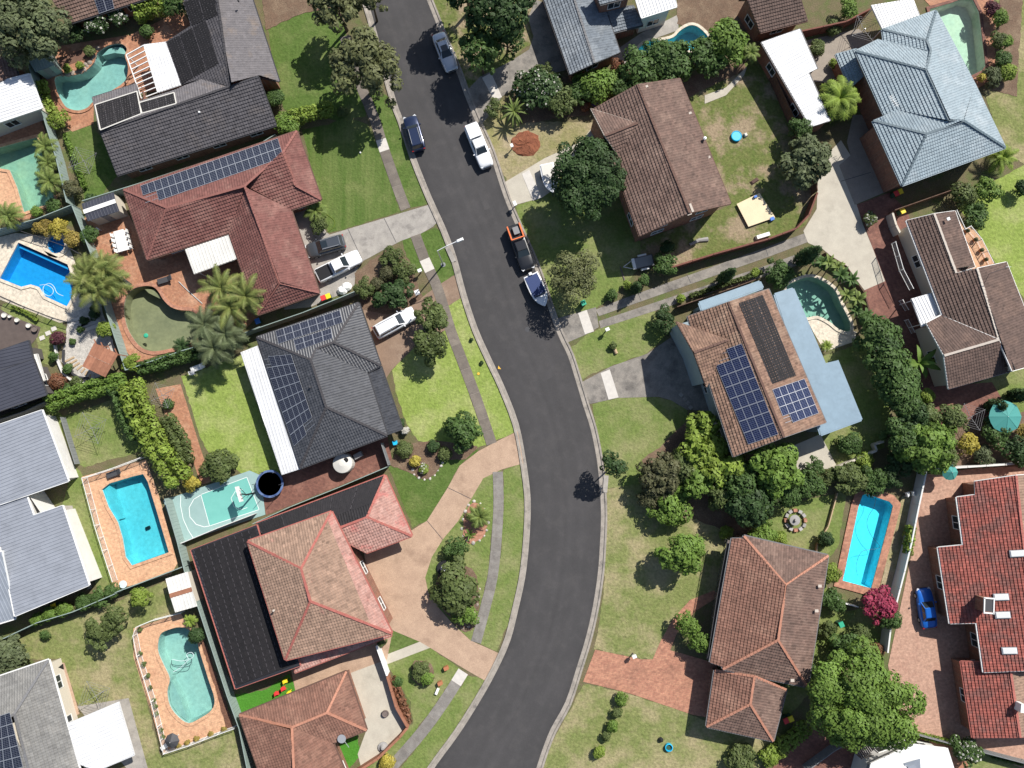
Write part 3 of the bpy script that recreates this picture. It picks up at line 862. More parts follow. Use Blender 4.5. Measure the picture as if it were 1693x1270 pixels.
def hedge(pts, w, h, m, label, size=.24, cover=1.1, name='hedge', flowers=None):
    _seed[0] += 1; rg = random.Random(_seed[0])
    W = [S(p[0], p[1], h * .6) for p in pts]; Wm = w * mpp(*pts[0], h * .6) / 2
    t = thing(name, label, 'hedge', (W[0].x, W[0].y, 0)); L = []; tb = MB()
    for i in range(len(W) - 1):
        a, b = W[i], W[i + 1]; n = max(2, int((b - a).length / (Wm * .55))); d = (b - a).normalized(); o_ = Vector((-d.y, d.x, 0))
        for k in range(n):
            p = a.lerp(b, (k + .5) / n)
            for s_ in (-.45, .45):
                q = p + o_ * s_ * Wm * rg.uniform(.8, 1.2); rr = Wm * rg.uniform(.48, .66)
                L.append((q.x, q.y, h * rg.uniform(.55, .7), rr, rr, h * rg.uniform(.34, .42)))
            tb.tube([(p.x, p.y, -.03), (p.x + .05, p.y, h * .4), (p.x, p.y + .05, h * .7)], .05, 5, r2=.02)
    tb.build('stem', 'trunk', t)
    leaf_mesh('foliage', L, size, cover, m, _seed[0], low=-.8, parent=t)
    return t
def palm(px, py, r, h, m, label, name='palm_tree', n=26, heads=1, spread=.5, group=None, width=.16, droop=.55, cat='palm', blade=False):
    """fronds with paired leaflets round one or more heads"""
    _seed[0] += 1; rg = random.Random(_seed[0])
    R = r * mpp(px, py, h); c = S(px, py, h); t = thing(name, label, cat, (c.x, c.y, 0), group)
    tb = MB(); fb = MB()
    for hd in range(heads):
        a0 = hd * 2.4; q = 0 if heads == 1 else R * spread * rg.uniform(.6, 1)
        hc = Vector((c.x + math.cos(a0) * q, c.y + math.sin(a0) * q, h * rg.uniform(.82, 1.05)))
        Lf = R * (1 - (0 if heads == 1 else spread * .7))
        tb.tube([(c.x + math.cos(a0) * q * .5, c.y + math.sin(a0) * q * .5, -.05), ((hc.x * 2 + c.x) / 3, (hc.y * 2 + c.y) / 3, hc.z * .5), hc], max(.07, R * .05), 7, r2=max(.05, R * .035))
        for i in range(n):
            az = i * 2.39996 + rg.uniform(-.2, .2); el = math.radians(70 - 85 * (i / n) + rg.uniform(-8, 8)); L = Lf * rg.uniform(.8, 1.1) * (1.0 if i > n * .2 else .75)
            pts = []; p = hc.copy(); e = el; ns = 9
            for k in range(ns + 1):
                pts.append(p.copy()); p = p + Vector((math.cos(az) * math.cos(e), math.sin(az) * math.cos(e), math.sin(e))) * (L / ns) * 1.15
                e -= droop * (1.6 / ns) * (1 + k * .12)
            side = Vector((-math.sin(az), math.cos(az), 0)); tn = rg.uniform(.2, .8)
            for k in range(ns):
                t0 = k / ns; w = L * width * 1.6 * math.sin(math.pi * min(1, .18 + t0 * .82)) ** .7
                a, b = pts[k], pts[k + 1]; ax = (b - a)
                if blade:
                    w2 = L * width * math.sin(math.pi * min(1, .1 + t0 * .9)); w3 = L * width * math.sin(math.pi * min(1, .1 + (t0 + 1 / ns) * .9))
                    for s_ in (-1, 1):
                        fb.face([a, b, b + side * s_ * w3 + Vector((0, 0, .12 * w3)), a + side * s_ * w2 + Vector((0, 0, .12 * w2))], tn)
                    continue
                for s_ in (-1, 1):
                    for f in (.0, .5):
                        o_ = a + ax * f; tip = o_ + side * s_ * w + ax * .9 - Vector((0, 0, w * .35)) + Vector((0, 0, rg.uniform(-.05, .05)))
                        fb.face([o_ - ax * .05, o_ + ax * .50, tip + ax * .12, tip], min(1, max(0, tn + rg.uniform(-.2, .2))))
                fb.face([a + side * .02, a - side * .02, b - side * .015, b + side * .015], .8)
    tb.build('trunk', 'trunk_pale', t, smooth=True); fb.build('fronds', m, t)
    return t
ORD = 'first second third fourth fifth sixth seventh eighth ninth tenth eleventh twelfth thirteenth fourteenth fifteenth'.split()
def rocks(parent_name, pts, r, m, label, seed=1):
    """boulders, each one a thing"""
    rg = random.Random(seed)
    for i, p in enumerate(pts):
        c = S(*p); mb = MB(); R = r * rg.uniform(.7, 1.25)
        mb.lathe((c.x, c.y, -.05), [(R, 0), (R * 1.02, R * .35), (R * .8, R * .62), (R * .35, R * .8), (.0, R * .82)], 8, rg.random(), sx=rg.uniform(.75, 1.1), sy=rg.uniform(.75, 1.1), rz=rg.random() * 3)
        mb.v = [(x + rg.uniform(-.06, .06) * R, y + rg.uniform(-.06, .06) * R, z) for x, y, z in mb.v]
        tag(mb.build(parent_name, m), ORD[i] + ' ' + label, 'rock', label + ' row')

# ---------------------------------------------------------------- vehicles
def loft(mb, secs, close=True):
    rings = []
    for ring in secs:
        b = len(mb.v); mb.v.extend(ring); rings.append((b, len(ring)))
    for i in range(len(rings) - 1):
        (a, n), (b, _) = rings[i], rings[i + 1]
        for k in range(n):
            k2 = (k + 1) % n
            mb.f.append((a + k, a + k2, b + k2, b + k)); mb.t.append(.5)
    if close:
        mb.f.append(tuple(rings[0][0] + k for k in reversed(range(rings[0][1])))); mb.t.append(.5)
        mb.f.append(tuple(rings[-1][0] + k for k in range(rings[-1][1]))); mb.t.append(.5)
def car(px0, px1, label, paintm, kind='sedan', W=1.84, H=1.46, cat='car', name='parked_car', roofm=None, extra=None):
    """px0 is the tail, px1 the nose on plan"""
    a, b = S(*px0, .6), S(*px1, .6); d = b - a; L = d.length; c = (a + b) / 2
    t = thing(name, label, cat, (c.x, c.y, 0.03), local=True, rz=math.atan2(d.y, d.x))
    hl, hw = L / 2, W / 2
    if kind == 'sedan': bz = ((-1, .60, .66), (-.97, .78, .84), (-.88, .92, .93), (-.62, .99, .97), (-.2, 1, .93), (.22, 1, .93), (.5, .99, .90), (.78, .95, .80), (.93, .84, .70), (.99, .66, .58)); cab = (-.66, .36, -.40, .08, .80, .66)
    elif kind == 'suv': bz = ((-1, .72, .80), (-.97, .86, .98), (-.88, .95, 1.04), (-.6, 1, 1.05), (-.2, 1, 1.03), (.22, 1, 1.03), (.5, .99, 1.0), (.78, .96, .92), (.93, .86, .80), (.99, .68, .66)); cab = (-.95, .42, -.82, .14, .82, .70)
    else: bz = ((-1, .90, .98), (-.98, .95, 1.06), (-.9, .98, 1.07), (-.6, 1, 1.07), (-.2, 1, 1.07), (.22, 1, 1.07), (.5, .99, 1.05), (.78, .97, .99), (.93, .90, .90), (.99, .74, .72)); cab = (-.26, .44, -.20, .20, .82, .70)
    secs = []
    for x, w, z in bz:
        w = w * hw; x = x * hl
        secs.append([(x, 0, .22), (x, w * .86, .22), (x, w, .38), (x, w * 1.0, z * .72), (x, w * .955, z - .05), (x, w * .86, z), (x, w * .45, z + .035), (x, 0, z + .045),
                     (x, -w * .45, z + .035), (x, -w * .86, z), (x, -w * .955, z - .05), (x, -w, z * .72), (x, -w, .38), (x, -w * .86, .22)])
    body = MB(); loft(body, secs)
    bo = body.build('body', paintm, t, smooth=True)
    xb0, xb1, xr0, xr1, wb_, wr_ = cab; zb = 0.92 if kind == 'sedan' else 1.0; zb = max(z for _, _, z in bz[3:7]) - .05
    B = [(xb0 * hl, -wb_ * hw, zb), (xb1 * hl, -wb_ * hw, zb), (xb1 * hl, wb_ * hw, zb), (xb0 * hl, wb_ * hw, zb)]
    T = [(xr0 * hl, -wr_ * hw, H - .05), (xr1 * hl, -wr_ * hw * .96, H - .05), (xr1 * hl, wr_ * hw * .96, H - .05), (xr0 * hl, wr_ * hw, H - .05)]
    cb = MB()
    loft(cb, [B, T], False)
    Ti = [(x * .94 + .06 * (xr0 + xr1) / 2 * hl, y * .86, H) for x, y, z in T]
    loft(cb, [T, Ti], False); cb.f.append(tuple(range(len(cb.v) - 4, len(cb.v)))); cb.t.append(.5)
    cb.build('cabin', roofm or paintm, t)
    def glass(nm, i, j, k0, k1, lo=.12, hi=.92):
        p = [Vector(B[i]), Vector(B[j]), Vector(T[j]), Vector(T[i])]
        q = []
        for s_, v_ in ((k0, lo), (k1, lo), (k1, hi), (k0, hi)): q.append(p[0].lerp(p[1], s_).lerp(p[3].lerp(p[2], s_), v_))
        n = (q[1] - q[0]).cross(q[3] - q[0]).normalized()
        if n.dot(sum(q, Vector()) / 4 - Vector((0, 0, .8))) < 0: n = -n
        m2 = MB(); m2.face([x + n * .012 for x in q]); m2.build(nm, 'glass', t)
    glass('windscreen', 1, 2, .06, .94, .05, .95); glass('rear_window', 3, 0, .08, .92, .15, .9)
    for i, j in ((0, 1), (2, 3)):
        glass('side_window', i, j, .08 if i == 0 else .52, .48 if i == 0 else .92); glass('side_window', i, j, .52 if i == 0 else .08, .92 if i == 0 else .48)
    for sx, sy in ((-.60, 1), (-.60, -1), (.62, 1), (.62, -1)):
        w = MB(); n = 14; x0 = sx * hl; r = .34 if kind != 'ute' else .38
        def ring(rr, y): return [(x0 + math.cos(2 * math.pi * k / n) * rr, y, r + math.sin(2 * math.pi * k / n) * rr) for k in range(n)]
        loft(w, [ring(r * .62, sy * (hw + .015)), ring(r, sy * (hw - .0)), ring(r, sy * (hw - .22))], True)
        wo = w.build('wheel', 'rubber', t)
        rm = MB(); rm.face(ring(r * .6, sy * (hw + .02))[::sy]); rm.build('rim', 'silver', wo)
    for sy in (1, -1):
        m2 = MB(); m2.box((hl * .93, sy * hw * .66, bz[-2][2] - .10), (.30, .34, .14), rz=-sy * .5); m2.build('headlight', 'lens_clear', t)
        m2 = MB(); m2.box((-hl * .975, sy * hw * .72, bz[1][2] - .12), (.10, .30, .16), rz=sy * .25); m2.build('tail_light', 'lens_red', t)
        m2 = MB(); m2.box((xb1 * hl * .80, sy * (hw + .07), zb + .10), (.14, .22, .13), taper=.8); m2.build('mirror', paintm, t)
    m2 = MB(); m2.box((hl * .985, 0, .50), (.06, W * .5, .16)); m2.build('grille', 'black', t)
    if kind == 'suv':
        for sy in (1, -1):
            m2 = MB(); m2.beam((xr0 * hl * .9, sy * wr_ * hw * .88, H + .05), (xr1 * hl * .8, sy * wr_ * hw * .84, H + .05), .04); m2.build('roof_rail', 'silver', t)
    if extra: extra(t, hl, hw, H, bz)
    return t
def sunroof(t, hl, hw, H, bz):
    m2 = MB(); m2.box((-.02 * hl, 0, H + .008), (.75, .8, .02)); m2.build('sunroof', 'glass', t)
# ================================================================ pools first: every ground sheet is cut open round them
pool('swimming_pool', zz(0, 0, [(355, 490), (470, 480), (545, 455), (600, 400), (620, 340), (690, 292), (770, 280), (812, 312), (800, 360), (820, 430), (800, 520), (700, 590), (600, 650), (560, 690), (500, 708), (430, 690), (390, 640), (360, 570)]),
     'aqua', 'kidney shaped aqua pool with boulders along one side near black pool mats', smooth=3, step=[zz(0, 0, [(640, 350), (690, 300), (770, 290), (800, 340), (720, 330)])])
pool('swimming_pool', [(-22, 250), (62, 227), (70, 242), (80, 280), (88, 305), (91, 335), (40, 352), (28, 310), (16, 282), (-22, 276)], 'mint', 'angular murky green pool beside three cycads and a peach deck', coping='brick_peach', smooth=0)
pool('swimming_pool', zz(0, 310, [(120, 350), (435, 490), (490, 650), (430, 760), (290, 695), (250, 635), (200, 620), (140, 635), (0, 580)]), 'blue', 'deep blue lined pool with pale stone surround and looped cleaner hose', coping='stone_cream', smooth=0, step=[zz(0, 310, [(120, 365), (430, 503), (425, 520), (112, 380)])])
pool('spa_pool', [(93.5 + 15 * math.cos(a * .524), 405 + 15 * math.sin(a * .524)) for a in range(12)], 'blue', 'small round blue spa beside golden shrubs', coping='stone_cream', smooth=0, depth=.9, cw=.5)
pool('swimming_pool', zz(0, 310, [(790, 740), (830, 660), (900, 630), (970, 630), (1010, 660), (1040, 710), (1090, 760), (1150, 780), (1230, 790), (1290, 850), (1280, 940), (1200, 1000), (1080, 1030), (980, 1045), (900, 1020), (840, 950), (800, 860)]),
     'moss', 'mossy green kidney pool in terracotta paving among palms', coping='brick_pink', smooth=3, cw=.4, step=[zz(0, 310, [(915, 645), (975, 645), (1040, 720), (1000, 700), (940, 670)]), zz(0, 310, [(1180, 790), (1270, 805), (1280, 840), (1200, 805)])])
pool('swimming_pool', zz(0, 630, [(650, 690), (700, 650), (850, 605), (915, 590), (945, 640), (1000, 820), (1080, 1090), (840, 1175), (800, 1120), (780, 1000), (750, 900), (690, 800)]),
     'cyan', 'bright cyan pool in peach paving beside tall lime hedge', coping='brick_peach', smooth=0, step=[zz(0, 630, [(655, 690), (690, 665), (720, 760), (760, 880), (740, 890), (690, 800)])])
pool('swimming_pool', zz(0, 940, [(1020, 420), (1080, 385), (1150, 370), (1210, 390), (1250, 440), (1280, 540), (1330, 700), (1370, 830), (1350, 900), (1280, 950), (1200, 985), (1130, 940), (1080, 870), (1065, 780), (1080, 700), (1040, 610), (1005, 520)]),
     'aqua', 'bean shaped aqua pool in orange paving with curled white hose', coping='brick_peach', smooth=3, step=[zz(0, 940, [(1085, 720), (1140, 830), (1185, 975), (1130, 935), (1085, 870), (1070, 790)])])
pool('swimming_pool', [(1425, 818), (1432, 816), (1470, 829), (1476, 836), (1474, 845), (1440, 973), (1392, 960), (1418, 838)], 'sky', 'long rectangular sky blue pool with wide brick coping', coping='brick_pink', smooth=0, cw=.85)
pool('swimming_pool', zz(840, 0, [(830, 310), (890, 265), (970, 260), (1050, 240), (1090, 200), (1150, 165), (1200, 170), (1250, 210), (1270, 250), (1200, 310), (1000, 355), (900, 362), (840, 345)]), 'cyan', 'curved turquoise pool half hidden under leafy hedge', coping='stone_cream', smooth=3)
pool('swimming_pool', zz(1260, 0, [(1060, 60), (1200, 20), (1280, -10), (1340, 0), (1380, 80), (1400, 250), (1420, 420), (1400, 450), (1320, 490), (1230, 500), (1120, 300)]), 'pale', 'pale green pool behind the blue tiled roof', coping='brick_dark', smooth=0)
pool('swimming_pool', zz(1260, 310, [(150, 640), (200, 600), (320, 570), (450, 640), (500, 740), (560, 860), (550, 920), (480, 900), (430, 860), (350, 820), (280, 830), (230, 800), (180, 720)]), 'teal', 'shaded teal pool ringed by banana plants', coping='stone_cream', smooth=3)

# ================================================================ ground, road, kerbs, footpath
g = patch('ground', [(-1500, -1500), (1500, -1500), (1500, 1500), (-1500, 1500)], 'soil_grass', 'bare earth and thin grass ground under the whole suburb', 0, cat='ground', world_pts=True)
LEFT = [(540, -160), (575, -70), (606, 0), (633, 95), (655, 171), (666, 200), (686, 260), (712, 325), (736, 378), (754, 427), (770, 487), (789, 544), (810, 591), (833, 640), (856, 700), (868, 760), (875, 812), (876, 851), (873, 903), (867, 955), (855, 1010), (842, 1060), (820, 1109), (794, 1156), (758, 1213), (722, 1262), (690, 1310), (640, 1390)]
RIGHT = [(640, -160), (676, -75), (707, 0), (729, 55), (755, 117), (769, 156), (789, 205), (810, 252), (836, 330), (861, 388), (884, 440), (905, 502), (923, 552), (940, 588), (954, 632), (965, 669), (978, 710), (988, 760), (993, 807), (995, 853), (993, 903), (990, 945), (982, 1000), (970, 1054), (954, 1106), (936, 1161), (912, 1205), (898, 1240), (885, 1280), (850, 1390)]
lw = smooth_ring([tuple(S(*p)[:2]) for p in LEFT], 3, False); rw = smooth_ring([tuple(S(*p)[:2]) for p in RIGHT], 3, False)
def resample(line, n):
    L = [0]
    for i in range(1, len(line)): L.append(L[-1] + math.hypot(line[i][0] - line[i - 1][0], line[i][1] - line[i - 1][1]))
    out = []; k = 1
    for j in range(n):
        s_ = L[-1] * j / (n - 1)
        while k < len(L) - 1 and L[k] < s_: k += 1
        t = (s_ - L[k - 1]) / (L[k] - L[k - 1]); out.append(Vector(line[k - 1]).lerp(Vector(line[k]), t))
    return out
NA, NB = 150, 30
la, ra = resample(lw, NA), resample(rw, NA); rgn = random.Random(11)
me = bpy.data.meshes.new('road'); V = []; tv_ = []
for i in range(NA):
    for j in range(NB + 1):
        q = j / NB; p = la[i].lerp(ra[i], q); V.append((p.x, p.y, .026 + .05 * (1 - (2 * q - 1) ** 2)))
        track = sum(math.exp(-((q - c_) / .035) ** 2) for c_ in (.27, .44, .57, .74))       # polished wheel tracks
        seam = -.9 * math.exp(-((q - .505) / .008) ** 2)                                       # paving seam along the crown
        edge = -.35 * (math.exp(-(q / .05) ** 2) + math.exp(-((1 - q) / .05) ** 2))
        tv_.append(.46 + .16 * track + seam * .12 + edge + .05 * math.sin(i * .21 + q * 9) + rgn.gauss(0, .025))
me.from_pydata(V, [], [(i * (NB + 1) + j, i * (NB + 1) + j + 1, (i + 1) * (NB + 1) + j + 1, (i + 1) * (NB + 1) + j) for i in range(NA - 1) for j in range(NB)])
me.attributes.new('tint', 'FLOAT', 'POINT').data.foreach_set('value', np.array(tv_, dtype=np.float32)); me.materials.append(MATS['asphalt_worn'])
me.polygons.foreach_set('use_smooth', [True] * len(me.polygons)); me.update()
if me.polygons[0].normal.z < 0: me.flip_normals()
tag(link('road', me), 'dark grey asphalt road curving through the suburb', 'road', kind='structure')
for (x, y, w, h_, r_, l) in ((905, 620, 1.6, 1.0, .5, 'square darker repair patch on the road near the solar house driveway'), (800, 330, .7, 2.6, .35, 'narrow darker trench repair on the road near the black pickup')):
    c = S(x, y); mb = MB(); mb.box((c.x, c.y, .074), (w, h_, .006), rz=r_); tag(mb.build('road_patch', 'asphalt'), l, 'road patch', kind='structure')
for x, y, l in ((872, 545, 'round iron manhole lid in the road'), ):
    c = S(x, y); mb = MB(); mb.lathe((c.x, c.y, .07), [(.32, 0), (.32, .012), (0, .014)], 16); tag(mb.build('manhole_lid', 'dark_grey'), l, 'manhole lid')
for nm, line, sg, lab in (('kerb', lw, -1, 'pale concrete kerb and gutter on the side of the footpath'), ('kerb', rw, 1, 'pale concrete kerb and gutter on the side of the brick gable house')):
    mb = MB(); prof = ((-.10, .030), (-.04, .037), (.34, .026), (.42, .13), (.64, .14), (.66, -.02))
    offs = [[(*p, z) for p in offset_line(line, sg * -o_)] for o_, z in prof] if sg > 0 else [[(*p, z) for p in offset_line(line, o_)] for o_, z in prof]
    if sg < 0: offs = [[(*p, z) for p in offset_line(line, -o_)] for o_, z in prof]
    else: offs = [[(*p, z) for p in offset_line(line, o_)] for o_, z in prof]
    n = len(line)
    for j in range(len(prof) - 1):
        for i in range(n - 1):
            q = [offs[j][i], offs[j][i + 1], offs[j + 1][i + 1], offs[j + 1][i]]
            mb.face(q[::-1] if sg > 0 else q)
    tag(mb.build(nm, 'kerb'), lab, 'kerb', kind='structure')
def slabs(name, centre, w, m, label, step=1.5, gap=.018, pale=()):
    line = smooth_ring([tuple(S(*p)[:2]) for p in centre], 6, False)
    L = [0]
    for i in range(1, len(line)): L.append(L[-1] + math.hypot(line[i][0] - line[i - 1][0], line[i][1] - line[i - 1][1]))
    def at(s):
        s = max(0, min(L[-1] - 1e-4, s))
        for i in range(1, len(L)):
            if L[i] >= s:
                k = (s - L[i - 1]) / (L[i] - L[i - 1] + 1e-9); return Vector(line[i - 1]).lerp(Vector(line[i]), k), (Vector(line[i]) - Vector(line[i - 1])).normalized()
    bed = MB()
    lo, ro = offset_line(line, w / 2 - .02), offset_line(line, -w / 2 + .02)
    for i in range(len(line) - 1): bed.face([(*ro[i], .034), (*ro[i + 1], .034), (*lo[i + 1], .034), (*lo[i], .034)])
    bo = tag(bed.build(name, 'kerb'), label, 'footpath', kind='structure')
    n = int(L[-1] / step)
    for k in range(n):
        (a, ta), (b, tb_) = at(k * L[-1] / n + gap), at((k + 1) * L[-1] / n - gap)
        na, nb = Vector((-ta.y, ta.x)) * w / 2, Vector((-tb_.y, tb_.x)) * w / 2
        mb = MB(); dz = RND.uniform(-.004, .004); mb.prism([a - na, b - nb, b + nb, a + na], .02, .052 + dz, tint=RND.random())
        mb.build('slab', 'slab_white' if k in pale else m, bo)
slabs('footpath', [(570, 60), (592, 130), (619, 196), (633, 241), (660, 318), (671, 346)], 1.25, 'path', 'brown concrete slab footpath beside the trimmed front lawn near big street tree', pale=(9,))
slabs('footpath', [(687, 389), (701, 427), (720, 468), (731, 500), (746, 549), (761, 588), (780, 638), (795, 680), (813, 734)], 1.25, 'path', 'brown slab footpath running past the street lamp', pale=(2,))
slabs('footpath', [(823, 780), (824, 844), (816, 944), (802, 1006), (787, 1062)], 1.2, 'path_grey', 'grey slab footpath along the planted island')
slabs('footpath', [(766, 1110), (733, 1162), (698, 1210), (658, 1256), (610, 1310)], 1.3, 'path_grey', 'grey slab footpath near the bottom of the photo', pale=(0,))
# verges and lawns
for pts, m, lab in (
    ([(610, 140), (648, 165), (659, 200), (679, 260), (704, 325), (706, 338), (680, 344), (669, 322), (641, 239), (626, 200)], 'lawn_green', 'green verge strip beside parked dark blue car'),
    ([(695, 386), (719, 377), (728, 383), (746, 428), (752, 453), (727, 470)], 'lawn_green', 'small green verge holding the street lamp'),
    ([(741, 506), (763, 491), (780, 545), (802, 595), (825, 640), (846, 690), (850, 715), (821, 729), (813, 728), (789, 640), (768, 585), (755, 549)], 'lawn_lime', 'long lime green verge beside the road'),
    ([(833, 776), (861, 766), (868, 812), (869, 851), (866, 903), (860, 955), (847, 1010), (836, 1042), (821, 1077), (795, 1065), (810, 1007), (825, 942), (833, 843)], 'lawn_mid', 'curved verge on the outside of the planted island'),
    ([(775, 1115), (800, 1124), (787, 1152), (750, 1208), (716, 1258), (680, 1310), (640, 1300), (706, 1215), (742, 1166)], 'lawn_mid', 'verge between grey footpath and kerb near the bottom of the photo'),
    ([(500, 215), (545, 205), (575, 195), (608, 205), (625, 244), (650, 313), (662, 350), (545, 386), (532, 365), (530, 330), (515, 280)], 'lawn_striped', 'striped green front lawn of the maroon roofed house'),
    ([(443, 45), (500, 22), (560, 10), (590, 120), (606, 192), (560, 200), (470, 182), (455, 130)], 'lawn_green', 'shady green lawn under the big street trees'),
    ([(664, 398), (681, 392), (702, 446), (688, 452), (676, 430)], 'lawn_green', 'narrow green strip beside shrub bed'),
    ([(648, 612), (680, 575), (700, 560), (738, 545), (772, 640), (804, 736), (775, 747), (715, 736), (690, 728), (672, 700), (655, 650)], 'lawn_lime', 'lime green front lawn of the black roofed house'),
    ([(640, 768), (680, 745), (740, 735), (791, 745), (760, 769), (740, 806), (706, 861), (682, 873), (660, 815)], 'lawn_green', 'green lawn holding the rock edged flower bed'),
    ([(828, 776), (815, 783), (799, 791), (778, 825), (758, 861), (732, 892), (713, 921), (703, 955), (708, 979), (727, 1007), (750, 1033), (779, 1059), (794, 1005), (807, 947), (816, 845)], 'lawn_mid', 'teardrop lawn island between driveway and footpath'),
    ([(651, 1040), (694, 1060), (633, 1086), (640, 1060)], 'lawn_green', 'tiny lawn wedge beside the front path'),
    ([(638, 1098), (711, 1071), (759, 1105), (724, 1158), (690, 1205), (655, 1248), (620, 1280), (600, 1275), (640, 1240), (683, 1195), (678, 1160), (650, 1115)], 'lawn_mid', 'lawn with round shrub bed by brick fence'),
    ([(300, 622), (385, 594), (402, 585), (466, 785), (398, 782), (345, 748), (330, 720)], 'lawn_lime', 'bright lawn beside the basketball court'),
    ([(100, 690), (205, 655), (232, 720), (240, 745), (140, 772), (122, 767)], 'lawn_mid', 'square lawn under the rotary clothesline by lime hedge'),
    ([(75, 660), (104, 690), (125, 770), (140, 790), (192, 968), (162, 978), (150, 930), (103, 835), (113, 800), (70, 680)], 'lawn_mid', 'grass strip beside grey metal roofs'),
    ([(0, 1075), (20, 1058), (180, 1000), (272, 962), (302, 1015), (225, 1040), (222, 1060), (240, 1150), (265, 1250), (330, 1225), (385, 1205), (410, 1290), (240, 1300), (200, 1160), (130, 1167), (100, 1090), (40, 1090)], 'lawn_dry', 'wide dry back lawn beside bean shaped pool'),
    ([(104, 222), (145, 206), (165, 222), (195, 290), (165, 325), (140, 330)], 'lawn_green', 'narrow green side lawn of the charcoal roofed house'),
    ([(4, 503), (30, 497), (100, 530), (115, 545), (95, 580), (85, 605), (65, 600), (60, 560), (50, 540), (0, 515)], 'lawn_mid', 'curved lawn ribbon below blue pool deck'),
    ([(383, 1150), (440, 1140), (478, 1115), (492, 1142), (400, 1180)], 'turf', 'bright artificial turf with small red and yellow chairs'),
    ([(553, 1233), (590, 1216), (597, 1250), (575, 1272), (562, 1270)], 'turf', 'bright artificial turf under satellite dish'),
    ([(650, -60), (712, 0), (735, 50), (757, 110), (775, 147), (800, 125), (840, 104), (880, 70), (873, 30), (900, -10), (900, -60)], 'lawn_patchy', 'patchy lawn under dark trees beside silver car'),
    ([(795, 207), (830, 165), (860, 200), (985, 203), (962, 234), (900, 262), (838, 301), (815, 250)], 'verge', 'dry yellow lawn with red dirt heap'),
    ([(853, 340), (912, 317), (930, 285), (990, 240), (1060, 400), (1060, 440), (1012, 492), (985, 510), (955, 517), (925, 525), (908, 495), (886, 432), (862, 378)], 'lawn_mid', 'shaded front lawn of the brick gable house'),
    ([(1125, 132), (1225, 105), (1255, 95), (1300, 200), (1350, 320), (1332, 372), (1275, 402), (1120, 442), (1060, 440), (1060, 400), (1207, 340)], 'lawn_patchy', 'worn back lawn with bright blue paddling pool'),
    ([(942, 577), (967, 556), (1000, 540), (1080, 508), (1100, 555), (1070, 585), (1010, 605), (962, 627)], 'lawn_mid', 'small lawn with log between two driveways'),
    ([(979, 668), (1022, 658), (1075, 655), (1110, 661), (1137, 680), (1130, 720), (1090, 740), (1070, 760), (1060, 800), (1000, 808), (995, 770), (988, 720)], 'lawn_mid', 'curved front lawn with leaning street tree'),
    ([(1000, 808), (1060, 800), (1200, 830), (1215, 880), (1178, 990), (1141, 992), (1110, 1028), (1079, 1090), (1027, 1083), (983, 1073), (997, 990), (1001, 900)], 'lawn_dry', 'dry lawn around the round lime green tree'),
    ([(965, 1130), (1037, 1146), (1084, 1162), (1146, 1182), (1168, 1192), (1300, 1215), (1260, 1262), (1240, 1310), (890, 1310), (906, 1240), (942, 1175)], 'lawn_dry', 'dry lawn below red brick driveway'),
    ([(1270, 840), (1400, 812), (1385, 905), (1372, 920), (1365, 1000), (1400, 1010), (1470, 1000), (1460, 1060), (1345, 1135), (1300, 1190), (1280, 1160), (1320, 1100), (1350, 940), (1230, 895)], 'lawn_mid', 'shaded back lawn with round stone table'),
    ([(1490, 822), (1522, 800), (1508, 880), (1480, 985), (1452, 985)], 'verge', 'strip of thin grass beside rectangular pool'),
    ([(1590, 325), (1700, 270), (1760, 290), (1760, 540), (1700, 500), (1648, 440), (1612, 375), (1585, 345)], 'lawn_lime', 'bright lawn beside white balcony'),
    ([(1625, 150), (1720, 140), (1720, 290), (1660, 250)], 'lawn_dry', 'side lawn near pale blue roof corner'),
    ([(1640, -40), (1760, -40), (1760, 170), (1685, 170), (1660, 100)], 'lawn_dry', 'mown grass beyond garden plants in the top corner'),
    ([(1360, 590), (1432, 565), (1475, 650), (1462, 740), (1388, 772), (1350, 722)], 'lawn_mid', 'shaded lawn beside the blue grey flat roof'),
    ([(1590, 640), (1720, 600), (1720, 690), (1640, 690)], 'lawn_mid', 'grass patch beyond green umbrella'),
    ([(1560, 1215), (1720, 1245), (1720, 1310), (1590, 1310)], 'lawn_mid', 'lawn in the bottom corner beside white flowering tree'),
): patch('lawn', pts, m, lab, 1, cat='lawn')
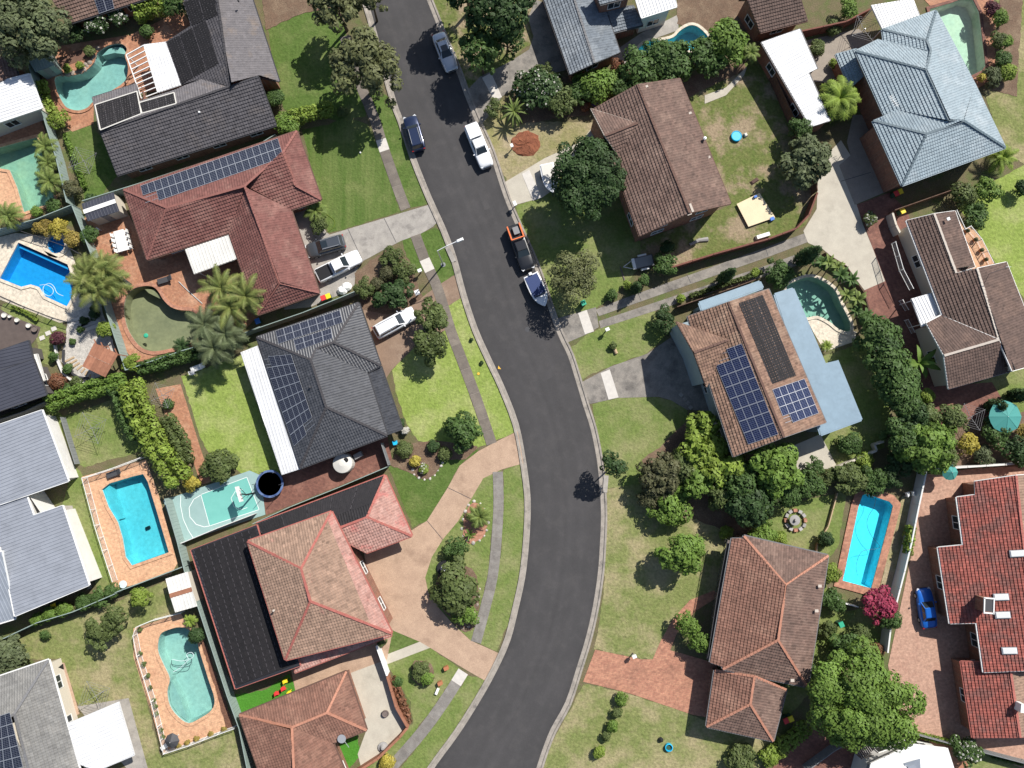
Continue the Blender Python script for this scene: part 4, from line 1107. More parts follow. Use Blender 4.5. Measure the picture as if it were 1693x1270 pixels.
# drives, paths and paving
for nm, pts, m, lab in (
    ('driveway', [(480, 345), (512, 340), (540, 384), (545, 388), (708, 339), (724, 366), (716, 375), (695, 387), (664, 398), (633, 414), (600, 432), (588, 450), (586, 472), (558, 489), (513, 508), (470, 512)], 'concrete', 'pale grey concrete driveway with two parked cars'),
    ('driveway', [(600, 512), (640, 520), (680, 506), (700, 490), (727, 470), (755, 453), (766, 490), (741, 506), (738, 545), (690, 570), (648, 611), (637, 628), (622, 575)], 'concrete_brown', 'brown driveway under white wagon'),
    ('driveway', [(858, 712), (821, 730), (791, 746), (760, 770), (740, 807), (706, 861), (682, 876), (600, 905), (620, 1010), (651, 1043), (694, 1061), (711, 1071), (773, 1109), (803, 1126), (825, 1080), (778, 1059), (750, 1033), (727, 1007), (708, 979), (703, 955), (705, 949), (714, 921), (732, 892), (758, 861), (779, 825), (799, 791), (830, 776), (866, 766)], 'concrete_tan', 'long tan double ended driveway of the pink red roofed house'),
    ('garden_path', [(694, 1061), (711, 1071), (638, 1099), (632, 1085)], 'concrete_cream', 'straight pale front path crossing the lawn'),
    ('driveway', [(772, 150), (794, 127), (840, 104), (875, 82), (882, 60), (873, 30), (885, 0), (902, 5), (940, 115), (900, 125), (860, 140), (830, 160), (808, 192), (797, 205), (783, 172)], 'concrete_dirty', 'stained grey driveway beside slate blue roof'),
    ('driveway', [(832, 303), (900, 262), (961, 234), (985, 203), (1000, 225), (930, 285), (912, 316), (896, 327), (848, 340)], 'concrete_cream', 'cream driveway leading under the big dark tree'),
    ('driveway', [(920, 527), (955, 517), (985, 508), (990, 541), (967, 554), (937, 567)], 'concrete_dirty', 'stained apron at the start of the strip driveway'),
    ('driveway', [(985, 512), (1022, 497), (1270, 408), (1335, 384), (1342, 398), (1270, 425), (990, 523)], 'concrete_dirty', 'upper concrete wheel strip of the long shared driveway'),
    ('driveway', [(990, 531), (1270, 438), (1345, 410), (1360, 425), (1270, 455), (1120, 502), (993, 543)], 'concrete_dirty', 'lower concrete wheel strip of the long shared driveway'),
    ('driveway', [(1352, 300), (1371, 252), (1390, 232), (1406, 257), (1388, 275), (1402, 310), (1416, 338), (1426, 370), (1442, 409), (1455, 440), (1463, 465), (1429, 480), (1411, 456), (1395, 440), (1372, 422), (1360, 412), (1336, 402), (1328, 382), (1350, 346)], 'concrete_cream', 'wide cream concrete driveway between two houses'),
    ('driveway', [(1387, 274), (1406, 257), (1400, 235), (1410, 190), (1440, 190), (1470, 315), (1413, 339)], 'aggregate', 'grey aggregate apron before two garage doors'),
    ('paving', [(1416, 339), (1470, 318), (1500, 350), (1530, 440), (1590, 640), (1560, 690), (1510, 640), (1480, 590), (1440, 520), (1429, 480), (1463, 465), (1442, 409)], 'brick_dark', 'dark red brick courtyard beside brown tiled house'),
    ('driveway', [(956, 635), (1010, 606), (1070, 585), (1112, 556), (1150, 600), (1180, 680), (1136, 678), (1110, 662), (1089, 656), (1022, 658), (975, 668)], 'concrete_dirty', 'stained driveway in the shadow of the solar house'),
    ('driveway', [(984, 1074), (1027, 1083), (1060, 1090), (1079, 1090), (1092, 1060), (1110, 1028), (1126, 1008), (1141, 992), (1180, 976), (1190, 985), (1150, 1010), (1120, 1045), (1108, 1075), (1185, 1097), (1195, 1190), (1146, 1182), (1084, 1161), (1037, 1145), (964, 1127)], 'brick_pink', 'mottled red brick driveway with curved path'),
    ('paving', [(68, 135), (90, 78), (150, 68), (215, 58), (300, 18), (318, 42), (280, 70), (300, 145), (155, 165), (155, 205), (120, 218), (95, 198)], 'brick_orange', 'terracotta paving round kidney pool with boulders'),
    ('paving', [(-30, 205), (65, 185), (80, 235), (95, 330), (60, 360), (-30, 375)], 'brick_orange', 'terracotta paving round the angular murky pool'),
    ('paving', [(-30, 268), (12, 275), (28, 312), (36, 356), (-30, 372)], 'brick_peach', 'pale peach deck corner beside the murky pool'),
    ('paving', [(135, 362), (205, 340), (250, 425), (385, 380), (430, 520), (405, 545), (300, 572), (225, 602), (205, 575), (180, 510), (160, 420)], 'brick_orange', 'large terracotta patio behind the maroon roofed house'),
    ('paving', zz(0, 310, [(-60, 330), (100, 290), (290, 310), (440, 380), (530, 600), (650, 750), (560, 800), (440, 850), (380, 862), (-60, 690)]), 'stone_cream', 'pale stone deck round the blue pool'),
    ('paving', zz(0, 630, [(520, 610), (930, 500), (1010, 720), (1130, 1160), (1090, 1230), (730, 1330)]), 'brick_peach', 'mottled peach paving round the bright cyan pool'),
    ('paving', zz(0, 940, [(850, 380), (1150, 285), (1330, 560), (1440, 1020), (1040, 1182), (990, 1000), (900, 720), (850, 560)]), 'brick_peach', 'orange paving round the bean shaped pool'),
    ('mulch_bed', zz(0, 940, [(1240, 400), (1310, 480), (1490, 1010), (1440, 1025), (1380, 800), (1320, 610)]), 'mulch', 'mulch strip between bean pool and green fence'),
    ('garden_path', zz(0, 630, [(990, 50), (1150, 20), (1200, 180), (1280, 440), (1350, 640), (1280, 662), (1200, 420), (1150, 300), (1050, 210)]), 'brick_orange', 'terracotta path beside the bright lawn'),
    ('paving', [(460, 788), (640, 718), (650, 768), (440, 852), (432, 800)], 'brick_dark', 'dark brown yard with water tank beside black roof'),
    ('paving', zz(420, 940, [(500, 700), (780, 520), (860, 690), (965, 1010), (790, 1210), (680, 1260), (660, 1180), (715, 1030)]), 'concrete_cream', 'pale beige patio inside low brick fence'),
    ('paving', [(480, 1100), (650, 1040), (640, 1090), (560, 1120), (490, 1150)], 'concrete_tan', 'tan side passage below the pink red roof'),
    ('paving', [(1500, -30), (1640, -30), (1652, 125), (1610, 150), (1545, 18)], 'brick_orange', 'terracotta surround of the pale green pool'),
    ('paving', [(1320, 70), (1420, 48), (1450, 80), (1400, 140), (1345, 135)], 'aggregate', 'crazy paved garden court between white shed roof and blue roof'),
    ('paving', [(1535, 640), (1640, 632), (1680, 700), (1560, 715)], 'brick_dark', 'brick terrace beside green umbrella'),
    ('paving', [(1525, 785), (1693, 765), (1780, 765), (1780, 1310), (1620, 1240), (1490, 1215), (1468, 1100), (1508, 910)], 'brick_rose', 'rose brick driveway of the bright red roofed house'),
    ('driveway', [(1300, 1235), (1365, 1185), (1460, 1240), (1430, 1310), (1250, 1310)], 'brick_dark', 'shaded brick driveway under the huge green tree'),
    ('paving', [(1400, 1310), (1460, 1235), (1500, 1215), (1600, 1240), (1600, 1310)], 'brick_orange', 'terracotta paving round the white roofed house'),
    ('paving', [(1285, 748), (1356, 718), (1385, 774), (1305, 779)], 'concrete_cream', 'bright cream patio corner below solar roof'),
    ('paving', [(128, 1168), (213, 1154), (250, 1290), (225, 1290)], 'concrete', 'grey concrete slab around the white patio roof'),
    ('paving', [(85, 1092), (107, 1096), (132, 1180), (110, 1190)], 'concrete_tan', 'narrow tan path beside the grey tiled roof'),
    ('paving', [(102, 836), (120, 836), (152, 972), (145, 975)], 'concrete', 'narrow concrete strip along grey metal roof'),
    ('paving', [(1005, 92), (1060, 55), (1120, 25), (1122, 50), (1060, 72), (1025, 115)], 'concrete', 'concrete path between slate roof and curved pool'),
    ('paving', zz(1260, 310, [(270, 810), (360, 800), (500, 880), (600, 920), (590, 980), (400, 1045), (330, 930)]), 'stone_cream', 'white stone deck beside shaded teal pool'),
    ('garden_bed', zz(0, 310, [(430, 800), (640, 740), (740, 1040), (660, 1200), (500, 1250), (390, 1100), (420, 960)]), 'pebble', 'white pebble garden with stepping slabs below blue pool'),
    ('garden_bed', [(586, 452), (640, 412), (676, 430), (690, 470), (700, 490), (680, 506), (640, 520), (600, 512), (588, 475)], 'soil', 'planted soil bed beside grey driveway'),
    ('garden_bed', [(640, 768), (668, 735), (716, 728), (790, 738), (770, 760), (720, 760), (700, 790)], 'soil', 'soil bed by the rock edged flowers'),
    ('garden_bed', [(1062, 760), (1090, 740), (1140, 690), (1210, 755), (1290, 760), (1320, 800), (1230, 890), (1150, 860), (1070, 840)], 'soil', 'shaded soil bed under the broad leaf trees'),
    ('garden_bed', [(868, 120), (960, 130), (975, 190), (860, 205), (835, 185)], 'soil', 'soil bed under bushes by stained driveway'),
    ('garden_bed', [(1120, 0), (1235, -10), (1260, 70), (1170, 60), (1120, 40)], 'soil', 'bare brown yard behind the curved pool'),
    ('garden_bed', [(1070, 145), (1165, 120), (1230, 100), (1235, 115), (1160, 150), (1120, 170)], 'soil', 'bare soil along the top of the worn lawn'),
    ('deck', zz(0, 0, [(330, 390), (540, 310), (560, 370), (400, 430)]), 'decking', 'weathered timber deck above the boulders'),
    ('deck', zz(0, 310, [(-60, 740), (100, 830), (260, 890), (240, 950), (200, 1000), (-60, 1060)]), 'decking_grey', 'dark grey timber deck with potted plants'),
    ('garden_bed', [(1560, 700), (1700, 680), (1760, 770), (1560, 775), (1500, 770)], 'soil', 'planted soil below green umbrella'),
    ('garden_bed', [(1655, -20), (1690, 0), (1680, 160), (1640, 150)], 'soil', 'soil bed along pool in the top corner'),
    ('garden_bed', [(430, -30), (500, -30), (560, 10), (500, 22), (440, 50)], 'soil', 'bare brown ground at the top of the shady lawn'),
): patch(nm, pts, m, lab, 2, cat=nm.replace('_', ' '))
for pts, lab in (([(797, 129), (812, 121), (830, 161), (817, 166)], 'white concrete crossing slab in stained driveway at top'), ([(863, 288), (875, 281), (896, 327), (881, 332)], 'white crossing slab in cream driveway'),
                 ([(955.6, 518), (970, 512.6), (982, 548), (967, 553)], 'white crossing slab at the strip driveway'), ([(993, 617), (1008, 611), (1022.6, 657), (1006, 661)], 'white crossing slab in the solar house driveway')):
    mb = MB(); mb.prism([tuple(S(*p)[:2]) for p in pts], .0, .055); tag(mb.build('path_slab', 'slab_white'), lab, 'slab', kind='structure')
# joints sawn across the drives
for pts, lab in (([(600, 432), (575, 378)], 'a'), ([(655, 401), (635, 361)], 'b'), ([(1270, 424), (1265, 409)], 'c'), ([(1142, 468), (1136, 455)], 'd'), ([(1060, 497), (1054, 484)], 'e'), ([(1390, 300), (1440, 285)], 'f'), ([(779, 825), (740, 806)], 'g'), ([(732, 892), (706, 861)], 'h')):
    mb = MB(); a, b = S(*pts[0]), S(*pts[1]); mb.beam((a.x, a.y, .012), (b.x, b.y, .012), .06, .052); tag(mb.build('driveway_joint', 'dark_grey'), 'dark saw cut joint across a driveway', 'joint', 'driveway joints', kind='structure')
# ================================================================ houses
def house(px, py, label, name='house', cat='house'):
    c = S(px, py); return thing(name, label, cat, (c.x, c.y, 0))
def gablet_vent(h, px, py, z, m, nm='roof_vent', r=.13, hh=.35):
    p = S(px, py, z); mb = MB(); mb.lathe((p.x, p.y, p.z - hh), [(r * .6, 0), (r * .6, hh * .7), (r, hh * .7), (r * .9, hh), (0, hh * 1.05)], 10); mb.build(nm, m, h)
def on(key, fi, px, py, off=0.0):
    p0, n, u, v = FACES[(key, fi)][:4]; return S_plane(px, py, p0, n, off)

# --- charcoal L house with black pool mats
h1 = house(310, 180, 'charcoal tiled L shaped house with black pool heating mats and white awning')
roof_block(h1, 'h1a', 2.7, 22, {'sw': (194, 290, 'e'), 'se': (457, 207, 'e'), 're': (428, 127), 'rw': (166, 218), 'nw': (153, 162, 'e'), 'n1': (226, 139, 'e'), 'n2': (231, 167), 'n3': (288, 149), 'v': (332, 131), 'j': (381, 143)},
           [('sw', 'se', 're', 'j', 'rw'), ('n1', 'nw', 'rw', 'j', 'v', 'n3', 'n2')], 'tile_charcoal', mats={1: 'tile_charcoal_sunlit'}, outline=[(194, 290), (457, 207), (425, 120), (330, 131), (288, 149), (231, 167), (226, 139), (153, 162)])
roof_block(h1, 'h1b', 2.7, 20, {'a': (275, 70, 'e'), 'b': (301, 140, 'e'), 'v': (332, 131), 'j': (381, 143), 'rt': (356, -25), 'c': (298, -25), 'd': (316, 43), 'e1': (409, -25, 'e'), 'e2': (461.6, 135, 'e'), 'g': (428, 128)},
           [('a', 'b', 'v', 'j', 'rt', 'c', 'd'), ('e2', 'e1', 'rt', 'j', 'g')], 'tile_charcoal', mats={1: 'tile_charcoal_sunlit'}, outline=[(316, 43), (301, 60), (275, 70), (301, 140), (420, 140), (461, 135), (409, -25), (298, -25)])
pool_heater(h1, 'h1a', 1, zz(0, 0, [(605, 668), (872, 582), (900, 725), (640, 828)]), 5, border='offwhite'); pool_heater(h1, 'h1a', 1, zz(0, 0, [(885, 655), (1108, 590), (1122, 660), (905, 722)]), 4, border='offwhite')
pool_heater(h1, 'h1b', 0, zz(0, 0, [(1062, 268), (1312, 128), (1395, 400), (1155, 535)]), 3); pool_heater(h1, 'h1b', 0, zz(0, 0, [(1165, 15), (1365, -60), (1385, 95), (1222, 165)]), 2)
gablet_vent(h1, 329, 185, 4.3, 'white'); gablet_vent(h1, 393, 0, 5, 'dark_grey')
awning(h1, [(238, 74), (277, 69), (299, 141), (262, 153)], 2.75, 'sheet_white')
pg = thing('pergola', 'white batten pergola beside the white awning', 'pergola', S(230, 120)[:])
A, B, C, D = S(209, 91, 2.7), S(238, 75, 2.7), S(261, 153, 2.7), S(234, 163, 2.7)
for k in range(10):
    mb = MB(); mb.beam(A.lerp(D, k / 9), B.lerp(C, k / 9), .10, .12); mb.build('batten', 'white', pg)
mb = MB(); mb.beam(A, D, .08, .16); mb.beam(B, C, .08, .16); mb.build('beam', 'white', pg)
for p in (A, D): mb = MB(); mb.box((p.x, p.y, 1.35), (.1, .1, 2.7)); mb.build('post', 'white', pg)
# --- maroon house with a long row of panels
h2 = house(370, 360, 'maroon tiled house with double row of solar panels along its top edge')
roof_block(h2, 'h2', 2.7, 23, {'nw': (205, 314, 'e'), 'ne': (491, 217, 'e'), 'e1': (469, 252), 'm': (405, 308), 'w': (277, 344), 'sw': (244, 429.5, 'e'), 'v': (379, 385, 'e'), 'ss': (426, 520.5, 'e'), 'se': (528, 484, 'e'), 's': (463, 468), 'v2': (481, 347, 'e'), 'ce': (531, 330, 'e'), 'e2': (489, 307)},
           [('ne', 'nw', 'w', 'm', 'e1'), ('nw', 'sw', 'w'), ('sw', 'v', 'm', 'w'), ('v', 'ss', 's', 'm'), ('ss', 'se', 's'), ('se', 'v2', 'm', 's'), ('v2', 'ce', 'e2', 'e1', 'm'), ('ce', 'ne', 'e1', 'e2')], 'tile_maroon', cap='cap_maroon', gut='cap_brown')
solar(h2, 'h2', 0, [(232, 307), (459, 228.5), (469, 260), (241, 339)], 2, 21, skip={(1, 0), (1, 1)})
awning(h2, [(305, 409), (382, 387), (394, 427), (321, 453)], 2.6, 'sheet_offwhite')
gablet_vent(h2, 371, 323, 4.6, 'terracotta'); gablet_vent(h2, 290, 366, 4.0, 'cap_red')
# --- black house with white verandah
h3 = house(540, 640, 'black tiled house with white verandah strip and two solar arrays')
roof_block(h3, 'h3', 2.75, 24, {'nw': (425, 558, 'e'), 'ne': (593, 501, 'e'), 'e': (552, 566), 'k': (523, 577), 'j': (514, 595), 's': (539.5, 673), 'sw': (496.6, 774, 'e'), 'se': (640, 720, 'e'), 'v': (607, 616, 'e'), 'ee': (629, 604, 'e')},
           [('ne', 'nw', 'j', 'k', 'e'), ('ee', 'ne', 'e'), ('v', 'ee', 'e', 'k'), ('se', 'v', 'k', 'j', 's'), ('sw', 'se', 's'), ('nw', 'sw', 's', 'j')], 'tile_black', cap='cap_dark')
roof_block(h3, 'h3b', 2.35, 16, {'a': (665, 710, 'e'), 'b': (629.5, 605, 'e'), 'c': (608, 613, 2.62), 'd': (640, 719, 2.62)}, [('a', 'b', 'c', 'd')], 'tile_black', walls=False, cap=None)
awning(h3, [(398, 583), (426, 572), (497, 775), (466, 785)], 2.4, 'sheet_white', zs=[2.3, 2.62, 2.62, 2.3], name='verandah_roof')
solar(h3, 'h3', 0, zz(420, 310, [(135, 912), (545, 780), (565, 858), (155, 995)]), 2, 8); solar(h3, 'h3', 0, zz(420, 310, [(250, 970), (490, 895), (500, 958), (270, 1040)]), 2, 4)
solar(h3, 'h3', 5, [(434, 590), (481, 586), (521, 705), (486, 738)], 8, 5, skip={(0, 0), (7, 4), (7, 3)})
gablet_vent(h3, 512, 640, 4.9, 'dark_grey')
# --- pink red two storey house
def fade(t, x, y, fi):
    return t
h4 = house(530, 960, 'large salmon and red tiled two storey house with black heated flat wing')
roof_block(h4, 'h4a', 5.0, 23, {'tl': (410, 895, 'e'), 'tr': (548, 846, 'e'), 'br': (648, 1047, 'e'), 'bl': (472, 1091, 'e'), 'n': (498, 940), 's': (513.5, 994), 'q1': (541, 859), 'q2': (613, 1033)},
           [('br', 'tr', 'q1', 'q2'), ('tr', 'tl', 'n', 'q1'), ('q2', 'q1', 'n', 's'), ('bl', 'br', 'q2', 's'), ('tl', 'bl', 's', 'n')], 'tile_salmon', mats={0: 'tile_pink'}, cap='cap_red', gut='cap_red')
roof_block(h4, 'h4b', 2.9, 23, {'a': (637, 786, 'e'), 'b': (681, 886, 'e'), 'c': (605, 914, 'e'), 'd': (572, 897), 'w': (560, 873), 'r': (607, 855), 'x': (424, 866, 'e'), 'y': (440, 890), 'y2': (545, 862)},
           [('b', 'a', 'r'), ('c', 'b', 'r', 'w', 'd'), ('a', 'x', 'y', 'y2', 'w', 'r')], 'tile_pink', mats={2: 'pool_mat'}, cap='cap_red', gut='cap_red', outline=[(637, 786), (681, 886), (605, 914), (572, 900), (440, 890), (424, 866)])
pool_heater(h4, 'h4b', 2, [(424, 868), (634, 789), (615, 832), (440, 892)], 5)
roof_block(h4, 'h4c', 2.8, 4, {'a': (316, 909, 'e'), 'b': (390, 1139, 'e'), 'c': (496, 1101), 'd': (424, 868)}, [('a', 'b', 'c', 'd')], 'sheet_black', kind='sheet', cap=None, gut='cap_red')
pool_heater(h4, 'h4c', 0, [(320, 909), (422, 872), (489, 1098), (391, 1134)], 9)
roof_block(h4, 'h4d', 2.7, 18, {'a': (487, 1112, 'e'), 'b': (648, 1050, 'e'), 'c': (640, 1030, 3.2), 'd': (488, 1085, 3.2)}, [('a', 'b', 'c', 'd')], 'tile_pink', walls=False, cap=None, gut='cap_red')
gablet_vent(h4, 452, 1010, 5.9, 'cap_pale')
for (x, y) in ((440, 885), (432, 892)):
    p = S(x, y, 3.2); mb = MB(); mb.box(p, (.5, .35, .25), rz=.4); mb.build('roof_antenna_box', 'white', h4)
# --- terracotta house at the bottom
h5 = house(500, 1210, 'terracotta hip roofed house behind low brick fence')
roof_block(h5, 'h5', 2.7, 23, {'w': (396, 1182, 'e'), 'n': (573, 1110, 'e'), 'e': (606, 1207, 'e'), 'v': (550, 1228, 'e'), 'r1': (541, 1178), 'r2': (483, 1202), 's1': (600, 1345, 'e'), 's2': (455, 1350, 'e'), 'r3': (487, 1290)},
           [('n', 'w', 'r2', 'r1'), ('e', 'n', 'r1'), ('v', 'e', 'r1', 'r2'), ('s1', 'v', 'r2', 'r3'), ('s2', 's1', 'r3'), ('w', 's2', 'r3', 'r2')], 'tile_terracotta', cap='cap_orange', gut='cap_brown')
p = S(567, 1222, 2.9); mb = MB(); mb.tube([p - Vector((0, 0, 1.2)), p], .04); mb.lathe((p.x - .1, p.y + .1, p.z), [(.05, 0), (.35, .08), (.48, .2)], 14); mb.beam(p, p + Vector((.75, -.8, .25)), .05); mb.build('satellite_dish', 'silver', h5)
# --- grey metal roofed house
h6 = house(50, 870, 'grey metal roofed house with two stepped flat roofs')
roof_block(h6, 'h6a', 3.0, 5, {'a': (113, 796, 'e'), 'b': (69, 678, 'e'), 'c': (-60, 722), 'd': (-60, 855)}, [('a', 'b', 'c', 'd')], 'sheet_grey', kind='sheet', cap=None, gut='white', wall='wall_white', windows=False)
roof_block(h6, 'h6b', 2.9, 5, {'a': (147, 968, 'e'), 'b': (103, 836, 'e'), 'c': (55, 852), 'd': (43, 818), 'e': (-60, 862), 'f': (-60, 930), 'g': (2, 905), 'h': (25, 1019)}, [('a', 'b', 'c', 'd', 'e', 'f', 'g', 'h')], 'sheet_grey', kind='sheet', cap=None, gut='white', wall='wall_white', windows=False)
roof_block(h6, 'h6c', 2.75, 14, {'a': (26, 1022, 'e'), 'b': (-60, 1048, 'e'), 'c': (-60, 935), 'd': (3, 912)}, [('a', 'b', 'c', 'd')], 'sheet_steel', kind='sheet', cap=None, gut='white', wall='wall_white', windows=False)
for i, (x, y) in enumerate(((80, 693), (88, 712), (92, 732))):
    p = S(x, y, .4); mb = MB(); mb.box(p, (.9, .45, .8), rz=1.2); mb.box(p + Vector((.05, .05, .42)), (.5, .3, .05), rz=1.2); tag(mb.build('air_conditioner', 'white'), 'white air conditioner unit against the grey roofed house, ' + ('first', 'second', 'third')[i] + ' from the hedge', 'air conditioner', 'air conditioners')
# --- dark slate roof at left edge
h7 = house(25, 620, 'dark slate metal roofed house at the left edge of the photo')
roof_block(h7, 'h7', 2.9, 8, {'a': (54, 594, 'e'), 'b': (47, 563, 'e'), 'c': (-60, 600), 'd': (-60, 632)}, [('a', 'b', 'c', 'd')], 'sheet_slate', kind='sheet', cap=None, wall='wall_dark')
roof_block(h7, 'h7b', 3.0, 8, {'a': (77, 653, 'e'), 'b': (55, 594, 'e'), 'c': (-60, 634), 'd': (-60, 700)}, [('a', 'b', 'c', 'd')], 'sheet_slate', kind='sheet', cap=None, wall='wall_dark')
awning(h7, zz(0, 310, [(200, 1065), (238, 1060), (285, 1228), (258, 1238)]), 2.3, 'sheet_offwhite', posts=False)
# --- white roof, left edge, and brown roof corner
h8 = house(20, 160, 'white flat roofed house at the left edge beside green fence')
roof_block(h8, 'h8', 2.9, 4, {'a': (69, 179, 'e'), 'b': (48, 122, 'e'), 'c': (-60, 150), 'd': (-60, 222)}, [('a', 'b', 'c', 'd')], 'sheet_white', kind='sheet', cap=None, gut='white', wall='wall_cream')
roof_block(h8, 'h8b', 2.7, 16, {'a': (30, 126, 'e'), 'b': (20, 91, 'e'), 'c': (-60, 112), 'd': (-60, 152)}, [('a', 'b', 'c', 'd')], 'tile_brown', cap=None, wall='wall_brick')
h9 = house(150, 10, 'brown tiled house at the top edge with two dark panels')
roof_block(h9, 'h9', 2.7, 22, {'a': (112, 40, 'e'), 'b': (252, -5, 'e'), 'c': (240, -60), 'd': (75, -20)}, [('a', 'b', 'c', 'd')], 'tile_brown', cap='cap_brown')
solar(h9, 'h9', 0, [(156, 0), (184, -8), (189, 14), (164, 23)], 1, 2)
# --- grey tiled house bottom left
h10 = house(50, 1190, 'grey tiled hip roofed house in the bottom left corner with panels')
roof_block(h10, 'h10', 2.7, 22, {'n': (80.5, 1091, 'e'), 'w': (-70, 1142, 'e'), 's': (142, 1310, 'e'), 'r1': (24.7, 1180), 'r2': (58, 1310), 'r0': (-70, 1240), 'sw': (-70, 1330, 'e')},
           [('n', 'w', 'r0', 'r1'), ('s', 'n', 'r1', 'r2'), ('sw', 's', 'r2', 'r1', 'r0')], 'tile_grey', cap='cap_grey', gut='white', wall='wall_cream')
solar(h10, 'h10', 2, [(-8, 1186), (16, 1178), (38, 1268), (-8, 1280)], 5, 3)
awning(h10, [(113, 1196), (196, 1161), (209, 1205), (222, 1249), (160, 1275), (128, 1262), (116, 1230)], 2.7, 'sheet_white', posts=False)
# --- slate blue roof, top
h11 = house(960, 60, 'slate blue tiled house at the top with white flat roofed annexe')
roof_block(h11, 'h11', 3.0, 14, {'a': (889, -30, 'e'), 'b': (942.6, 123.4, 'e'), 'c': (1024.5, 87, 'e'), 'd': (985, -30, 'e'), 'r1': (940, -30), 'r2': (983, 105)}, [('a', 'b', 'r2', 'r1'), ('c', 'd', 'r1', 'r2')], 'tile_slate', cap='cap_grey', gut='cap_dark')
roof_block(h11, 'h11b', 2.7, 6, {'a': (1012.5, 54.5, 'e'), 'b': (1063, 41.5, 'e'), 'c': (1048, 10), 'd': (998, 16)}, [('a', 'b', 'c', 'd')], 'tile_slate', cap=None)
roof_block(h11, 'h11c', 4.4, 5, {'a': (1060, 29, 'e'), 'b': (1119, 10, 'e'), 'c': (1112, -20), 'd': (1048, -10)}, [('a', 'b', 'c', 'd')], 'sheet_white', kind='sheet', cap=None, gut='white', wall='wall_white')
roof_block(h11, 'h11d', 5.4, 8, {'a': (992, 8, 'e'), 'b': (1046, -6, 'e'), 'c': (1040, -30), 'd': (980, -25)}, [('a', 'b', 'c', 'd')], 'tile_slate', cap=None, over=.3)
# --- brick gable house
h12 = house(1090, 270, 'two storey brown tiled brick gable house beside the big dark tree')
roof_block(h12, 'h12', 4.9, 22, {'a': (983, 179, 'e'), 'b': (1058, 390.5, 'e'), 'rt': (1054, 140), 'rb': (1140, 352), 'c': (1207.6, 337, 'e'), 'd': (1123, 130, 'e')},
           [('a', 'b', 'rb', 'rt'), ('c', 'd', 'rt', 'rb')], 'tile_brown', cap='cap_brown', gut='cap_brown')
roof_block(h12, 'h12b', 4.95, 22, {'w1': (977, 180, 'e'), 'in': (1054, 204, 6.4), 'out': (1000, 225, 6.4), 'w2': (1028, 266, 4.85)}, [('out', 'in', 'w1'), ('in', 'out', 'w2')],
           'tile_brown', cap='cap_brown', gut='cap_pale', walls=False)
wb = MB(); wb.prism([tuple(S(x, y, 4.9)[:2]) for x, y in ((984, 186), (1003, 224), (1022, 262), (1040, 250), (1010, 180))], 0, 4.9); wb.build('wall', 'wall_brick', h12)
for x, y in ((1069, 143), (1141, 187), (1172, 260)): 
    p = on('h12', 1, x, y, .08); mb = MB(); mb.box(p, (.35, .25, .06), rz=.4); mb.build('roof_tile_vent', 'cap_pale', h12)
p = on('h12', 1, 1143, 344, .1); mb = MB(); mb.box(p, (.25, 1.0, .2), rz=.35); mb.box(p + Vector((-.25, -.6, 0)), (.5, .4, .1), rz=.35); mb.build('ridge_flashing', 'cap_pale', h12)
p = on('h12', 1, 1163, 232, .0); mb = MB(); mb.lathe((p.x, p.y, p.z - .1), [(.12, 0), (.12, .6), (.2, .62), (.2, .7), (0, .75)], 10); mb.build('flue', 'silver', h12)
# --- top right brown house and white shed roof
h13 = house(1280, 20, 'brown tiled house at the top edge behind the white metal roof')
roof_block(h13, 'h13', 3.0, 20, {'a': (1257, 54, 'e'), 'b': (1335, 34, 'e'), 'c': (1318, -20), 'd': (1228, -20)}, [('a', 'b', 'c', 'd')], 'tile_umber', cap=None, gut='cap_brown')
s1 = house(1310, 130, 'long white ribbed metal garage roof against brick wall', 'garage', 'garage')
roof_block(s1, 's1', 2.9, 4, {'a': (1340, 210, 'e'), 'b': (1259, 70, 'e'), 'c': (1322, 48), 'd': (1351, 114), 'e': (1337, 121), 'f': (1372, 200)}, [('b', 'a', 'f', 'e', 'd', 'c')], 'sheet_white', kind='sheet', cap=None, gut='gutter_dark', over=.15)
s2 = house(1480, 20, 'white ribbed patio roof at the top beside pale blue tiles', 'patio_cover', 'patio cover')
awning(s2, [(1440.6, 9), (1509.5, -2), (1520, 25), (1459, 48)], 2.9, 'sheet_white')
# --- pale blue house
h14 = house(1540, 160, 'pale blue tiled two storey house with twin garage doors')
Z4 = lambda x, y: (1260 + x / 3.848, y / 3.848)
roof_block(h14, 'h14', 4.5, 20, {'A': (*Z4(595, 328), 'e'), 'B': (*Z4(775, 730), 'e'), 'R1': Z4(1040, 445), 'R2': Z4(1185, 767), 'V1': Z4(860, 700), 'C': (*Z4(742, 255), 'e'), 'V0': Z4(1070, 325), 'T1': Z4(1045, 260), 'D': (*Z4(775, 262), 'e'), 'E': (*Z4(765, 190), 'e'), 'F': (*Z4(1105, 70), 'e'), 'G': (*Z4(1350, 535), 'e'),
            'H': (*Z4(1545, 940), 'e'), 'I': (*Z4(890, 1180), 'e'), 'J': (*Z4(705, 770), 'e'), 'P': Z4(1280, 770), 'Q': Z4(1045, 855)},
           [('A', 'B', 'V1', 'R2', 'R1'), ('C', 'A', 'R1', 'V0'), ('G', 'F', 'T1', 'V0', 'R1', 'R2', 'P'), ('E', 'D', 'V0', 'T1'), ('F', 'E', 'T1'), ('J', 'I', 'Q'), ('I', 'H', 'P', 'Q'), ('H', 'G', 'P'), ('V1', 'J', 'Q', 'P', 'R2')],
           'tile_blue', cap='cap_blue', gut='tile_blue', outline=[Z4(595, 328), Z4(775, 730), Z4(705, 770), Z4(890, 1180), Z4(1545, 940), Z4(1350, 535), Z4(1105, 70), Z4(765, 190), Z4(775, 262), Z4(742, 255)], windows=False)
